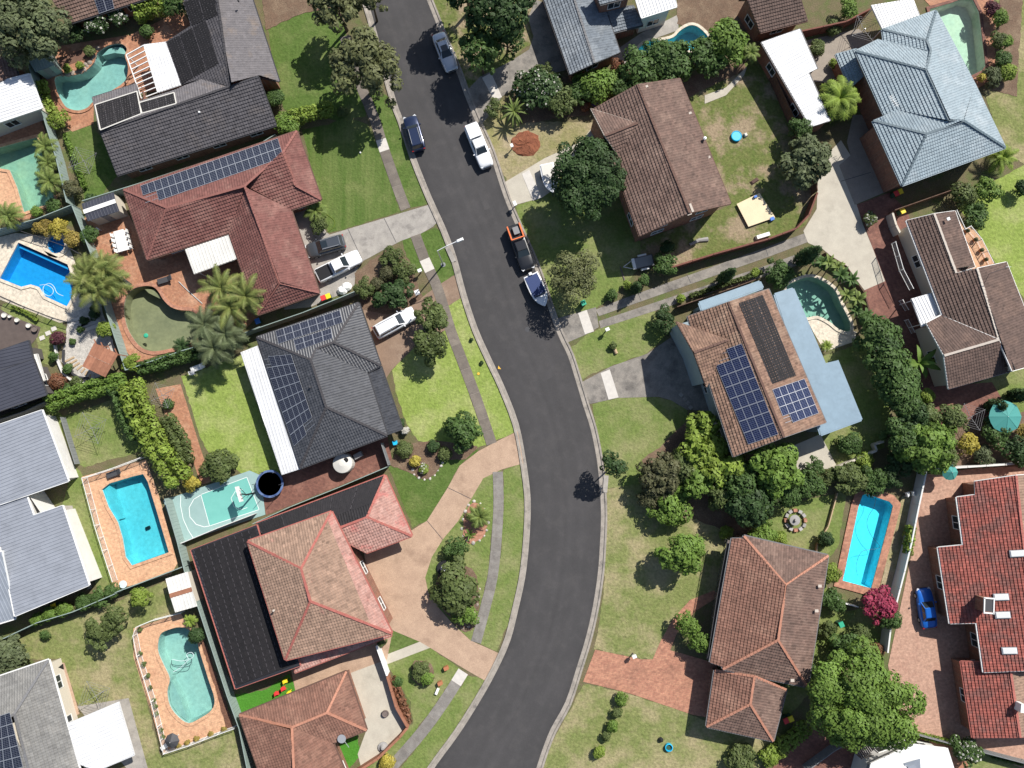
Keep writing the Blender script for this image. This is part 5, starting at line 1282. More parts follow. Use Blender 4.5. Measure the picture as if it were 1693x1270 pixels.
roof_block(h14, 'h14b', 2.7, 18, {'a': (*Z4(470, 345), 'e'), 'b': (*Z4(560, 560), 'e'), 'c': Z4(650, 480), 'd': Z4(600, 310)}, [('a', 'b', 'c', 'd')], 'tile_blue', cap=None, gut='tile_blue')
for q in ([(1437, 240), (1444, 236.5), (1456, 271), (1449, 274)], [(1454.5, 280), (1461, 277), (1472, 305), (1465, 308)]):
    a, b, c, d = S(q[0][0], q[0][1], .05), S(q[1][0], q[1][1], 2.2), S(q[2][0], q[2][1], 2.2), S(q[3][0], q[3][1], .05)
    e = (d - a).normalized(); o_ = Vector((e.y, -e.x, 0)); o_ = o_ if o_.x < 0 else -o_
    mb = MB()
    for k in range(5):
        z0 = .05 + k * .43; mb.beam(a + o_ * .1 + Vector((0, 0, z0 + .2)), d + o_ * .1 + Vector((0, 0, z0 + .2)), .08, .41)
    mb.build('garage_door', 'sheet_blue', h14)
p = on('h14', 0, 1464, 178, .0); mb = MB(); mb.tube([p, p + Vector((0, 0, 1.6))], .03); 
for k in range(6): mb.beam(p + Vector((-.5 + k * .12, .45 - k * .22, 1.6)), p + Vector((.1 + k * .12, .75 - k * .22, 1.6)), .03)
mb.beam(p + Vector((-.3, .6, 1.6)), p + Vector((.6, -.7, 1.6)), .035); mb.build('antenna', 'white', h14)
# --- brown house at the right
h15 = house(1600, 500, 'dark brown tiled house with white balconies at the right edge')
Z8 = lambda x, y: (1260 + x / 3.848, 310 + y / 3.848)
roof_block(h15, 'h15', 3.4, 20, {'a': (*Z8(920, 210), 'e'), 'b': (*Z8(1045, 520), 'e'), 'b2': (*Z8(1150, 815), 'e'), 'w1': (*Z8(1045, 868), 'e'), 'w2': (*Z8(1190, 1290), 'e'), 'v': Z8(1330, 1262), 'w3': Z8(1155, 1070), 'p': Z8(1505, 970), 'q': Z8(1365, 515), 's': Z8(1232, 545), 't': Z8(1092, 168),
            'c': (*Z8(1223, 150), 'e'), 'd': (*Z8(1350, 508), 'e'), 'e': (*Z8(1550, 475), 'e'), 'f': (*Z8(1800, 1110), 'e'), 'g': Z8(1590, 1168)},
           [('a', 'b2', 'p', 'q', 's', 't'), ('d', 'c', 't', 's'), ('f', 'e', 'q', 'p', 'g')], 'tile_umber', cap='cap_pale', gut='white', wall='wall_cream', outline=[Z8(920, 210), Z8(1105, 670), Z8(1150, 815), Z8(1045, 868), Z8(1190, 1290), Z8(1590, 1168), Z8(1800, 1110), Z8(1550, 475), Z8(1350, 508), Z8(1223, 150)])
roof_block(h15, 'h15b', 3.35, 20, {'a': (*Z8(1045, 865), 'e'), 'b': (*Z8(1185, 1282), 'e'), 'c': (*Z8(1340, 1252), 'e'), 'r': Z8(1160, 1072), 'p': (*Z8(1505, 968), 5.15), 'n': (*Z8(1140, 815), 'e'), 'o': (*Z8(1600, 1165), 3.9), 'rr': (*Z8(1156, 1070), 4.7)},
           [('n', 'a', 'rr', 'p'), ('b', 'c', 'p', 'rr'), ('c', 'o', 'p')] if False else [('n', 'a', 'rr', 'p'), ('b', 'o', 'p', 'rr')], 'tile_umber', cap='cap_pale', gut='white', walls=False)
awning(h15, zz(1260, 310, [(950, 710), (1085, 670), (1140, 830), (1015, 885)]), 2.9, 'sheet_white')
p = S(*Z8(1440, 550), 4.4); mb = MB(); mb.tube([p, p + Vector((.2, .1, 3.0))], .03); mb.beam(p + Vector((-.1, .1, 3)), p + Vector((.5, .1, 3)), .04); mb.build('antenna', 'silver', h15)
for x, y in (Z8(1185, 200), Z8(1368, 1048)):
    p = S(x, y, 4.6); mb = MB(); mb.box(p, (.35, .35, .12), rz=.4); mb.build('roof_tile_vent', 'white', h15)
# --- solar house in the middle right
h16 = house(1250, 620, 'tan tiled two storey house with blue solar panels and black mats')
roof_block(h16, 'h16', 5.0, 21, {'nw': (1137, 523, 'e'), 'sw': (1213, 755, 'e'), 'rs': (1296, 723), 'rn': (1204, 499.5), 'se': (1365, 699, 'e'), 'ne': (1270, 478, 'e')}, [('nw', 'sw', 'rs', 'rn'), ('se', 'ne', 'rn', 'rs')], 'tile_tan', cap='cap_brown', gut='cap_grey', wall='wall_blue', over=.35)
roof_block(h16, 'h16b', 5.05, 21, {'a': (1118, 532, 'e'), 'o': (1147, 583, 6.5), 'i': (1204, 562, 6.5), 'b': (1168, 640, 4.95)}, [('o', 'i', 'a'), ('i', 'o', 'b')], 'tile_tan', cap='cap_brown', gut='cap_brown', walls=False)
wb = MB(); wb.prism([tuple(S(x, y, 5.0)[:2]) for x, y in ((1121, 536), (1147, 586), (1163, 634), (1180, 625), (1145, 530))], 0, 4.98); wb.build('wall', 'wall_blue', h16)
solar(h16, 'h16', 0, [(1176, 586), (1226, 568), (1287, 718), (1237, 735)], 8, 4, 'pv_blue', skip={(0, 0), (0, 1), (1, 0), (1, 1)} - {(1, 1), (1, 0)})
solar(h16, 'h16', 1, [(1277, 644), (1330, 626), (1354, 683), (1300, 703)], 4, 5, 'pv_blue', skip={(3, 0)})
pool_heater(h16, 'h16', 1, [(1222, 501), (1262, 487), (1317, 621), (1277, 635)], 3)
for ky, q, z, m in (('h16c', [(1281, 487), (1311, 477.6), (1363, 601), (1384, 596), (1424, 694), (1357, 719)], 4.2, 'sheet_blue'), ('h16d', [(1156, 501), (1256, 466), (1261, 476), (1160, 513)], 4.2, 'sheet_blue')):
    P = {str(i): (*p, z if i not in (0, len(q) - 1) else z + .12) for i, p in enumerate(q)}
    roof_block(h16, ky, z, 3, {k: (v[0], v[1], 'e') for k, v in P.items()}, [tuple(P.keys())], m, kind='plain', cap=None, gut='sheet_blue', wall='wall_blue', over=.25)
gablet_vent(h16, 1219, 508, 6.6, 'cap_brown'); gablet_vent(h16, 1302, 702, 6.4, 'cap_brown')
# --- brown hip house lower right with garage
h17 = house(1270, 1020, 'brown hip roofed house with orange ridge caps and balcony rail')
roof_block(h17, 'h17', 3.6, 22, {'nw': (1229.7, 886, 'e'), 'ne': (1369, 918.5, 'e'), 'se': (1335, 1136, 'e'), 'sw': (1194.6, 1106, 'e'), 'n': (1299, 967), 's': (1286, 1058)}, [('ne', 'nw', 'n'), ('nw', 'sw', 's', 'n'), ('sw', 'se', 's'), ('se', 'ne', 'n', 's')], 'tile_terracotta', mats={1: 'tile_terracotta', 2: 'tile_brown', 3: 'tile_brown', 0: 'tile_brown'}, cap='cap_orange', gut='cap_grey', over=.3)
roof_block(h17, 'h17b', 3.3, 18, {'a': (1210, 890, 'e'), 'b': (1174, 1095, 'e'), 'c': (1196, 1103, 3.62), 'd': (1231, 890, 3.62)}, [('a', 'b', 'c', 'd')], 'tile_terracotta', cap=None, gut='cap_grey', walls=False)
roof_block(h17, 'h17c', 2.7, 22, {'nw': (1181.6, 1108, 'e'), 'sw': (1168, 1201, 'e'), 'se': (1278, 1225, 'e'), 'ne': (1300, 1140, 'e'), 'n': (1247, 1118), 's': (1240, 1164)}, [('nw', 'sw', 's', 'n'), ('sw', 'se', 's'), ('se', 'ne', 'n', 's'), ('ne', 'nw', 'n')], 'tile_terracotta', mats={1: 'tile_brown', 2: 'tile_brown'}, cap='cap_orange', gut='cap_grey')
rail([(1203, 893), (1185, 990), (1170, 1088)], .95, '', 'dark_grey', parent=h17, base=2.2)
mb = MB(); mb.prism([tuple(S(x, y, 2.2)[:2]) for x, y in ((1203, 893), (1168, 1090), (1185, 1095), (1218, 895))], 2.05, 2.2, bottom=True); mb.build('balcony_floor', 'timber_grey', h17)
for x, y in (Z4(367, 1)[0:1] + (969,), (1350, 1010), (1310, 1125)): p = S(x, y, 4.3); mb = MB(); mb.box(p, (.4, .3, .12)); mb.build('roof_tile_vent', 'cap_pale', h17)
# --- bright red roofed house
h18 = house(1640, 1000, 'bright red tiled house with skylights and chimney at the right edge')
roof_block(h18, 'h18', 2.9, 18, {'a': (1611, 796), 'a2': (1582, 822), 'b': (1592.6, 901), 'c': (1551, 905, 'e'), 'd': (1570.6, 1031, 'e'), 'e': (1614.7, 1030), 'f': (1626.4, 1111.5), 'g': (1714, 1108), 'h': (1679, 786), 'a3': (1612, 818), 'x': (1810, 1100, 'e'), 'y': (1775, 780, 'e')},
           [('c', 'd', 'e', 'f', 'g', 'h', 'a', 'a3', 'a2', 'b'), ('x', 'y', 'h', 'g')], 'tile_red', mats={1: 'tile_salmon'}, cap='cap_red', gut='white', over=.4, outline=[(1611, 796), (1612, 818), (1582, 822), (1592, 901), (1551, 905), (1571, 1031), (1614, 1030), (1626, 1111), (1810, 1100), (1775, 780)])  # salmon on the sun-facing slope: its sunlit look is painted into the tiles
roof_block(h18, 'h18b', 2.6, 18, {'a': (1588.7, 1093.5, 'e'), 'b': (1608, 1219.5, 'e'), 'r2': (1686, 1219), 'r1': (1668, 1096), 'c': (1765, 1215, 'e'), 'd': (1745, 1095, 'e')}, [('a', 'b', 'r2', 'r1'), ('c', 'd', 'r1', 'r2')], 'tile_red', mats={1: 'tile_salmon'}, cap='cap_red', gut='cap_red', over=.4)  # lower roof likewise, sunlit slope painted paler than the red one
for x, y in ((1682, 915), (1655, 987), (1657.6, 1016.7), (1668.8, 1075.7)):
    p0, n, u, v = FACES[('h18', 0)]; p = S_plane(x, y, p0, n, .14); mb = MB(); M = Matrix((v, u, n)).transposed() if False else Matrix((u, v, n)).transposed()
    mb.box(p, (.75, 1.5, .16), M=M); o = mb.build('skylight', 'frame_alu', h18)
    mb = MB(); mb.box(p + n * .10, (.66, 1.4, .06), M=M, taper=.9); mb.build('skylight_dome', 'white', o)
p = on('h18', 0, 1620, 996, 0.0); mb = MB(); mb.box(p + Vector((0, 0, .5)), (1.0, 1.5, 1.9), rz=-.08); o = mb.build('chimney', 'wall_brick', h18)
mb = MB()
for s_, t_ in ((-.52, 0), (.52, 0)): mb.box(p + Vector((s_, 0, 1.5)), (.12, 1.7, .14), rz=-.08)
for t_ in (-.8, .8): mb.box(p + Vector((0, t_, 1.51)), (1.1, .14, .12), rz=-.08)
mb.build('chimney_cap', 'white', o); mb = MB(); mb.box(p + Vector((0, 0, 1.46)), (.8, 1.3, .03), rz=-.08); mb.build('flue_opening', 'dark_grey', o)
p = on('h18b', 0, 1681, 1166, 0); mb = MB(); mb.box(p + Vector((0, 0, .5)), (.5, .9, 1.0), rz=-.15); mb.build('vent_cowl', 'white', h18)
# --- white house at the bottom
h19 = house(1520, 1265, 'white roofed house at the bottom edge near white flowering tree')
roof_block(h19, 'h19', 2.9, 9, {'a': (1580, 1277, 'e'), 'b': (1565, 1237.6, 'e'), 'c': (1508, 1231), 'd': (1440, 1263), 'e': (1430, 1310), 'f': (1588, 1310, 'e')}, [('f', 'b', 'c', 'd', 'e')], 'sheet_white', kind='sheet', cap=None, gut='white', wall='wall_white')
p = S(1508, 1262, 3.9); mb = MB()
for s_ in (-1, 1): mb.face([p + Vector((-.9, 0, 0)), p + Vector((.9, .5, 0)), p + Vector((1.2, -1.6 + s_ * .1, -.5)), p + Vector((-.2, -1.9, -.5))][::s_])
mb.box(p + Vector((0, -.6, -.3)), (1.2, 1.2, .6), rz=.4, taper=.6); mb.build('roof_gablet', 'sheet_steel', h19)
pd = thing('deck_cover', 'grey slatted timber cover at the bottom edge by the huge tree', 'deck', S(1430, 1235)[:])
A, B, C, D = (S(x, y, 2.3) for x, y in zz(1260, 940, [(575, 1110), (740, 1088), (765, 1112), (635, 1212)]))
for k in range(14):
    mb = MB(); mb.beam(A.lerp(B, k / 13), D.lerp(C, k / 13), .16, .05, tint=RND.random()); mb.build('slat', 'timber_grey', pd)
for p in (A, B, C, D): mb = MB(); mb.box((p.x, p.y, 1.14), (.1, .1, 2.26)); mb.build('post', 'timber_grey', pd)
# ---------------------------------------------------------------- sheds and small roofs
def shed(pts, h, m, label, ridge=True, wall='wall_cream', name='garden_shed', rise=.35, cat='shed', band=None):
    P = [S(x, y, h) for x, y in pts]; c = sum(P, Vector()) / 4; t = thing(name, label, cat, (c.x, c.y, 0))
    a, b = (P[0] + P[3]) / 2, (P[1] + P[2]) / 2; a = a + Vector((0, 0, rise)); b = b + Vector((0, 0, rise))
    for q in ((P[0], P[1], b, a), (P[2], P[3], a, b)):
        q = list(q); u = (q[1] - q[0]).normalized(); v = (q[3] - q[0]) - u * (q[3] - q[0]).dot(u); v.normalize(); n = u.cross(v)
        if n.z < 0: u, n = -u, -n
        poly = [((p - q[0]).dot(u), (p - q[0]).dot(v)) for p in q]; poly = poly if area2(poly) > 0 else poly[::-1]
        mb = MB(); tile_plane(mb, poly, q[0], u, v, n, 'sheet', RND); mb.face([p - n * .03 for p in q]); mb.build('roof', m, t)
    if band: mb = MB(); mb.beam(a + Vector((0, 0, .05)), b + Vector((0, 0, .05)), .5, .05); mb.build('ridge_cap', band, t)
    ring = offset_ring([tuple(p[:2]) for p in P], .12); mb = MB(); mb.prism(ring, 0, h); mb.build('wall', wall, t)
    e = (Vector(ring[1]) - Vector(ring[0])); L = e.length; e.normalize(); o_ = Vector((e.y, -e.x)); m0 = (Vector(ring[0]) + Vector(ring[1])) / 2 + o_ * .02
    mb = MB(); mb.beam((*(m0 - e * .4), 1.0), (*(m0 + e * .4), 1.0), .04, 1.85); d = mb.build('door', 'grey', t)
    mb = MB(); mb.box((*(m0 + e * .3 + o_ * .03), 1.0), (.05, .05, .12)); mb.build('handle', 'black', d)
    return t
shed(zz(0, 0, [(160, 325), (270, 270), (345, 415), (225, 460)]), 2.1, 'fence_green', 'green metal garden shed beside timber deck', wall='fence_green')
shed([(135, 337), (188, 318), (197.5, 349), (145.5, 366)], 2.2, 'sheet_slate', 'small grey shed roof with white ridge band beside maroon house', band='white', rise=.2)
shed(zz(0, 940, [(1055, 65), (1195, 20), (1255, 240), (1115, 280)]), 2.1, 'sheet_offwhite', 'cream shed with rusty seam beside black heated roof', band='timber', rise=.12)
pv = thing('pavilion', 'square orange timber shingled pavilion in pebble garden', 'pavilion', S(166, 596)[:])
Q = [S(x, y, 2.5) for x, y in ((156, 567), (196, 585), (174, 624), (136, 606))]
for r in range(2):
    for k in range(9):
        a0, a1 = Q[0].lerp(Q[3], r / 2 + .005), Q[0].lerp(Q[3], (r + 1) / 2 - .005); b0, b1 = Q[1].lerp(Q[2], r / 2 + .005), Q[1].lerp(Q[2], (r + 1) / 2 - .005)
        mb = MB(); mb.beam(a0.lerp(b0, (k + .5) / 9) + Vector((0, 0, .02 * (k % 2))), a1.lerp(b1, (k + .5) / 9) + Vector((0, 0, .02 * (k % 2))), .36, .06, tint=RND.random()); mb.build('board', 'timber', pv)
for p in Q: mb = MB(); k = p.lerp(sum(Q, Vector()) / 4, .1); mb.box((k.x, k.y, 1.22), (.14, .14, 2.44)); mb.build('post', 'timber', pv)
for k in range(4): mb = MB(); p = Q[0].lerp(Q[1], k / 3.5 + .05); mb.beam(p + Vector((-.25, .5, -.08)), p + Vector((.1, -.2, -.08)), .08, .12); mb.build('rafter', 'timber', pv)
# ================================================================ fences and walls
fence([(40, 80), (52, 125), (72, 195), (92, 260), (110, 335)], 1.8, 'fence_green', 'pale green metal fence beside kidney pool and cycads')
fence([(136, 332), (230, 303), (330, 270), (432, 236), (455, 222)], 1.8, 'fence_green', 'green metal fence between charcoal and maroon houses')
fence([(-20, 384), (60, 362), (120, 338)], 1.8, 'fence_green', 'green metal fence above the blue pool')
fence([(118, 338), (136, 384), (150, 420), (172, 505), (190, 560), (207, 612)], 1.8, 'fence_green', 'pale green metal fence between blue pool and terracotta patio')
fence([(207, 612), (300, 580), (400, 552), (430, 540)], 1.8, 'fence_green', 'green metal fence above the bright lawn')
fence([(410, 548), (500, 517), (560, 493), (586, 482)], 1.8, 'fence_green', 'green metal fence between maroon and black roofs')
fence([(418, 866), (480, 838), (560, 806), (640, 772)], 1.8, 'fence_green', 'green metal fence between dark yard and pink red house')
fence([(630, 733), (642, 770)], 1.6, 'fence_grey', 'short grey gate panel at the end of the dark yard')
fence([(272, 825), (293, 897), (305, 945), (326, 1000), (375, 1150), (395, 1205), (412, 1290)], 1.8, 'fence_green', 'long green fence beside black heated roof')
fence([(190, 980), (290, 942), (308, 935)], 1.5, 'fence_green', 'low green fence below bright cyan pool')
fence([(-20, 1068), (60, 1030), (120, 1012), (190, 982)], 1.8, 'fence_green', 'green fence along dry back lawn')
fence([(-20, 700), (40, 680), (75, 664)], 1.6, 'fence_grey', 'grey fence between slate roof and grey metal roof')
fence([(100, 690), (112, 730), (124, 768)], 1.0, 'fence_grey', 'low grey fence beside clothesline lawn')
fence([(295, 900), (360, 873), (420, 850)], 1.2, 'fence_white', 'low pale wall along the basketball court')
fence([(1110, 442), (1180, 420), (1270, 395), (1318, 377), (1338, 355), (1352, 318)], 1.7, 'fence_brick', 'dark brick fence along the long strip driveway', name='brick_wall', th=.16, cat='wall')
fence([(1258, 72), (1285, 130), (1318, 205), (1345, 260), (1352, 316)], 1.8, 'fence_timber', 'dark timber fence between worn lawn and white garage roof')
fence([(1322, 52), (1400, 35), (1440, 14)], 1.8, 'fence_brick', 'red fence behind crazy paved court', name='brick_wall', th=.14, cat='wall')
fence([(1120, 507), (1200, 480), (1250, 462)], 1.6, 'fence_timber', 'dark fence between strip driveway and solar house')
fence([(1365, 418), (1400, 440), (1430, 485), (1441, 530)], 1.4, 'fence_timber', 'dark timber edging fence behind banana plants')
fence([(1476, 352), (1482, 372), (1489, 386)], 1.5, 'wall_cream', 'short cream wall beside yellow bin', name='garden_wall', th=.2, cat='wall')
fence([(1480, 347), (1540, 326), (1580, 312)], 1.6, 'fence_timber', 'timber fence below pale blue house')
fence([(1532, 780), (1520, 835), (1508, 895), (1496, 945), (1474, 1030), (1468, 1080)], 1.8, 'fence_white', 'white fence between rectangular pool and rose brick drive', name='garden_wall', th=.14, cat='wall')
fence([(1540, 776), (1600, 772), (1693, 766), (1760, 760)], 1.4, 'wall_white', 'white wall above the bright red roof', name='garden_wall', th=.18, cat='wall')
fence([(1497, 1210), (1590, 1235), (1693, 1262), (1760, 1278)], 1.5, 'fence_grey', 'grey fence below rose brick drive')
fence([(1380, 775), (1415, 760), (1450, 745), (1446, 735), (1462, 730)], .9, 'wall_cream', 'low cream retaining wall beside shaded lawn', name='garden_wall', th=.2, cat='wall')
fence([(1348, 930), (1352, 900), (1370, 870), (1385, 815)], .5, 'timber_pale', 'low timber edging beside round stone table', name='edging', th=.1, cat='edging', post=False)
fence([(1378, 975), (1388, 996), (1420, 1004)], 1.1, 'white', 'low white pool fence by magenta tree')
fence([(640, 1118), (655, 1170), (674, 1203), (660, 1220), (624, 1255), (585, 1280)], 1.1, 'timber', 'low orange brick garden fence around the beige patio', name='garden_wall', th=.24, cat='wall', cap=True)
fence([(622, 1068), (640, 1118)], 1.5, 'white', 'white gate wall beside beige patio', name='garden_wall', th=.16, cat='wall')
fence([(1335, 1275), (1380, 1242), (1410, 1225)], 1.5, 'fence_grey', 'dark sloping fence beside shaded drive')
fence([(1025, 440), (1035, 470)], .1, 'timber_grey', 'old timber edging beside the trailer', name='edging', th=.1, cat='edging', post=False)
rail(zz(0, 630, [(520, 620), (600, 920), (650, 1080), (715, 1280)]), 1.2, 'white slatted pool fence along the bright cyan pool')
rail(zz(0, 630, [(520, 618), (700, 560), (900, 485)]), 1.2, 'white pool fence above the bright cyan pool')
rail(zz(0, 940, [(1150, 285), (960, 335), (865, 375), (845, 430), (870, 560), (910, 690), (960, 850), (1000, 1010), (1040, 1180)]), 1.1, 'white curved balustrade beside bean shaped pool')
rail(zz(0, 940, [(1040, 1182), (1200, 1130), (1380, 1060), (1490, 1020)]), 1.1, 'white pool fence below bean shaped pool')
rail(zz(0, 310, [(-60, 670), (120, 750), (300, 820), (420, 855)]), 1.1, 'dark pool fence below the blue pool deck', 'dark_grey')
rail(zz(0, 310, [(95, 265), (290, 330), (430, 380), (500, 420)]), 1.1, 'dark pool fence above the blue pool', 'dark_grey')
rail(zz(1260, 310, [(850, 345), (900, 520), (965, 645)]), 1.0, 'white balcony rail beside brown house courtyard', name='balcony_rail', cat='railing', base=1.6)
rail(zz(1260, 310, [(1240, 145), (1295, 265), (1330, 245), (1400, 330), (1475, 480)]), 1.0, 'white balcony rail on the lawn side of the brown house', name='balcony_rail', cat='railing', base=1.8)
mb = MB(); mb.prism([tuple(S(x, y, 1.8)[:2]) for x, y in zz(1260, 310, [(1220, 150), (1290, 270), (1330, 250), (1400, 335), (1475, 485), (1340, 520)])], 1.6, 1.8); tag(mb.build('balcony_floor', 'brick_peach'), 'pink tiled balcony floor with dark pots', 'balcony')
rail(zz(1260, 310, [(895, 715), (935, 780)]), .9, 'white handrail before white porch roof', name='handrail', cat='railing')
rail(zz(1260, 310, [(930, 840), (975, 925)]), .9, 'lower white handrail near porch roof and tall hedge', name='handrail', cat='railing')
fence(zz(0, 310, [(345, 1000), (358, 1090), (395, 1180), (460, 1235), (560, 1240)]), .45, 'wall_white', 'curved white retaining wall round the timber steps', name='garden_wall', th=.16, cat='wall', post=False)
fence(zz(0, 310, [(400, 1030), (398, 1100), (430, 1165), (490, 1205), (560, 1212)]), .35, 'gutter_dark', 'curved dark inner retaining wall by the timber steps', name='garden_wall', th=.16, cat='wall', post=False)
# ================================================================ trees, shrubs, hedges, palms
T, SH = tree, shrub
T(48, 45, 62, 8, 'leaf_grey', 'big grey green tree filling the top left corner', style='big')
T(8, 30, 30, 6, 'leaf_olive', 'olive tree cut by the left edge near big grey green tree')
SH(160, 42, 20, 2.6, 'leaf_dark', 'dark shrub with white flowers below brown roof', flowers='leaf_blossom')
SH(195, 28, 18, 2.6, 'leaf_dark', 'dark shrub beside dark panels at top', flowers='leaf_blossom')
SH(130, 55, 16, 2, 'leaf_dark', 'low dark shrub nearest the green shed')
hedge([(225, 25), (275, 8)], 26, 2.6, 'leaf_lime', 'lime green hedge at the top beside terracotta paving')
SH(290, 10, 20, 3, 'leaf_mid', 'dense mid green round shrub at the top edge')
SH(242, 52, 12, 1.2, 'leaf_mid', 'small low shrub on terracotta paving by the top hedge')
SH(148, 84, 9, 1.0, 'leaf_olive', 'small olive bush above pool boulders'); SH(132, 108, 7, .9, 'leaf_lime', 'small lime tuft among pool boulders'); SH(111, 114, 7, .9, 'leaf_lime', 'lowest lime tuft at the end of the pool boulders')
hedge([(68, 135), (78, 168), (88, 185)], 16, 1.4, 'leaf_lime', 'lime shrubs along the green fence by kidney pool'); SH(97, 198, 17, 1.8, 'leaf_lime', 'rounded lime shrub at the foot of kidney pool')
hedge([(108, 222), (122, 262), (140, 310)], 9, .8, 'leaf_bright', 'narrow bright hedge edging the side lawn'); SH(118, 312, 16, 2, 'leaf_brown', 'dark brownish shrub at the fence corner')
palm(75, 242, 20, 1.8, 'leaf_cycad', 'topmost of three cycads beside murky pool', 'cycad', cat='cycad'); palm(77, 268, 20, 1.8, 'leaf_cycad', 'middle one of three cycads beside murky pool', 'cycad', cat='cycad'); palm(82, 300, 24, 2.0, 'leaf_cycad', 'largest and lowest of three cycads beside murky pool', 'cycad', cat='cycad')
palm(15, 358, 22, 2.2, 'leaf_cycad', 'cycad cut by the left edge above blue pool', 'cycad', cat='cycad'); SH(60, 350, 10, .9, 'leaf_bright', 'small bright shrub by the corner of murky pool'); SH(88, 340, 12, 1.2, 'leaf_mid', 'green shrub at the end of the murky pool')
SH(72, 376, 16, 1.5, 'leaf_gold', 'golden shrub above blue pool, farthest from spa'); SH(98, 378, 18, 1.7, 'leaf_yellow', 'brightest yellow shrub above round spa'); SH(120, 396, 14, 1.6, 'leaf_gold', 'golden shrub curling round the spa by the fence')
SH(147, 388, 15, 2, 'leaf_mid', 'bushy green shrub by white outdoor table'); SH(150, 330, 10, 1.4, 'leaf_dark', 'dark shrub behind small grey shed')
palm(160, 462, 52, 4.2, 'leaf_palm', 'large clump of golden green palms between blue pool and patio', heads=5, n=20); palm(376, 488, 56, 4.6, 'leaf_palm', 'spiky tall palm clump beside maroon roof', heads=3, n=18, width=.12)
palm(352, 552, 50, 4.0, 'leaf_grey', 'grey green palm clump hanging over the mossy pool', heads=3, n=22); palm(300, 572, 16, 1.6, 'leaf_dark', 'dark cycad at the edge of mossy pool', 'cycad', cat='cycad')
SH(175, 545, 14, 2.2, 'leaf_lime', 'lime shrub against fence above pavilion'); SH(96, 560, 13, 1.3, 'leaf_plum', 'plum coloured shrub in pebble garden'); SH(120, 565, 6, .6, 'leaf_mid', 'tiny green tuft in pebbles nearest plum shrub'); SH(133, 545, 6, .6, 'leaf_mid', 'tiny green tuft in pebbles above pavilion')
hedge([(20, 508), (40, 515), (62, 530)], 6, .5, 'leaf_lime', 'row of low tufts by dark deck'); SH(95, 630, 14, 1.3, 'leaf_rust', 'reddish low shrubs near slate roof'); SH(110, 645, 12, 1, 'leaf_mid', 'low green shrub by end of the pebble garden')
for x, y, l in ((165, 500, 'first'), (180, 480, 'second')): SH(x - 25, y + 30, 7, .7, 'leaf_dark', l + ' dark tuft between stepping slabs of pebble garden')
SH(455, 163, 15, 2, 'leaf_mid', 'round green shrub beside charcoal house wall'); hedge([(478, 196), (548, 180)], 26, 2.0, 'leaf_lime', 'clipped yellow lime box hedge in front of charcoal house', size=.2); SH(474, 207, 22, 2.0, 'leaf_bright', 'sprawling green shrub at end of the box hedge'); SH(566, 186, 9, .8, 'leaf_olive', 'small olive tuft near the footpath and box hedge')
T(603, 112, 60, 9, 'leaf_gum', 'big olive street tree beside dark blue car', style='gum', cover=1.5, trunk='trunk_pale'); T(556, 8, 46, 8.5, 'leaf_gum', 'olive tree at the top edge left of the road', style='gum', cover=1.4); T(610, -5, 30, 8, 'leaf_gum', 'olive crown at the top edge touching the road', style='gum', cover=1.4)
palm(522, 348, 20, 1.6, 'leaf_cycad', 'small feathery palm at maroon house corner', 'cycad', cat='cycad'); SH(527, 373, 15, 1.7, 'leaf_olive', 'round olive shrub beside grey driveway')
SH(645, 425, 18, 1.8, 'leaf_olive', 'olive shrub at the tip of the soil bed by driveway'); SH(668, 448, 20, 1.9, 'leaf_olive', 'sprawling shrub in soil bed near footpath'); SH(640, 452, 14, 1.1, 'leaf_brown', 'brown shrub in the middle of soil bed'); SH(602, 476, 18, 1.7, 'leaf_olive', 'yellowish shrub above white wagon driveway fence'); SH(622, 470, 12, 1.2, 'leaf_brown', 'low brown shrub between yellowish and dark shrubs')
SH(650, 487, 37, 2.4, 'leaf_dark', 'large dense dark green shrub above white wagon', ry=23, rz=.25, cover=1.4); T(713, 524, 28, 4, 'leaf_olive', 'olive brown small tree beside white wagon', style='gum', cover=1.7); T(712, 574, 29, 4, 'leaf_olive', 'dense olive tree on the lime front lawn', cover=1.2)
SH(768, 714, 31, 2.8, 'leaf_mid', 'big round green shrub at end of lime front lawn', cover=1.3); SH(716, 737, 11, 1, 'leaf_dark', 'small dark shrub beside flower bed path'); SH(668, 744, 15, 1, 'leaf_olive', 'low olive shrubs at black house corner'); SH(686, 763, 10, .8, 'leaf_yellow', 'bright yellow flower clump in rock edged bed', flowers='leaf_yellow'); SH(700, 775, 9, .6, 'leaf_lime', 'pale flowers in rock edged bed', flowers='leaf_blossom'); SH(735, 750, 12, .9, 'leaf_olive', 'dry tufts below round green shrub'); SH(662, 700, 9, 1.3, 'leaf_dark', 'narrow shrub against slate skirt roof'); SH(670, 712, 7, 1, 'leaf_blossom', 'white flowering bush by blue chair')
palm(793, 855, 20, 1.5, 'leaf_cycad', 'large cycad in rock ringed island bed', 'cycad', cat='cycad', n=34); palm(777, 884, 11, .7, 'leaf_bright', 'spiky agave in rock ringed island bed', 'agave', cat='agave', n=16, blade=True, width=.1, droop=.25)
SH(752, 906, 19, 1.8, 'leaf_mid', 'green shrub beside dark fountain'); SH(752, 972, 39, 3.2, 'leaf_olive', 'large olive green shrub on the lawn island', cover=1.3); SH(770, 1018, 20, 1.6, 'leaf_bright', 'green shrub at foot of the large olive shrub')
SH(694, 1109, 16, 1.3, 'leaf_olive', 'brownish round shrub in front lawn bed', cover=1.3); SH(706, 1121, 12, 1.2, 'leaf_bright', 'bright green round shrub beside brownish shrub')
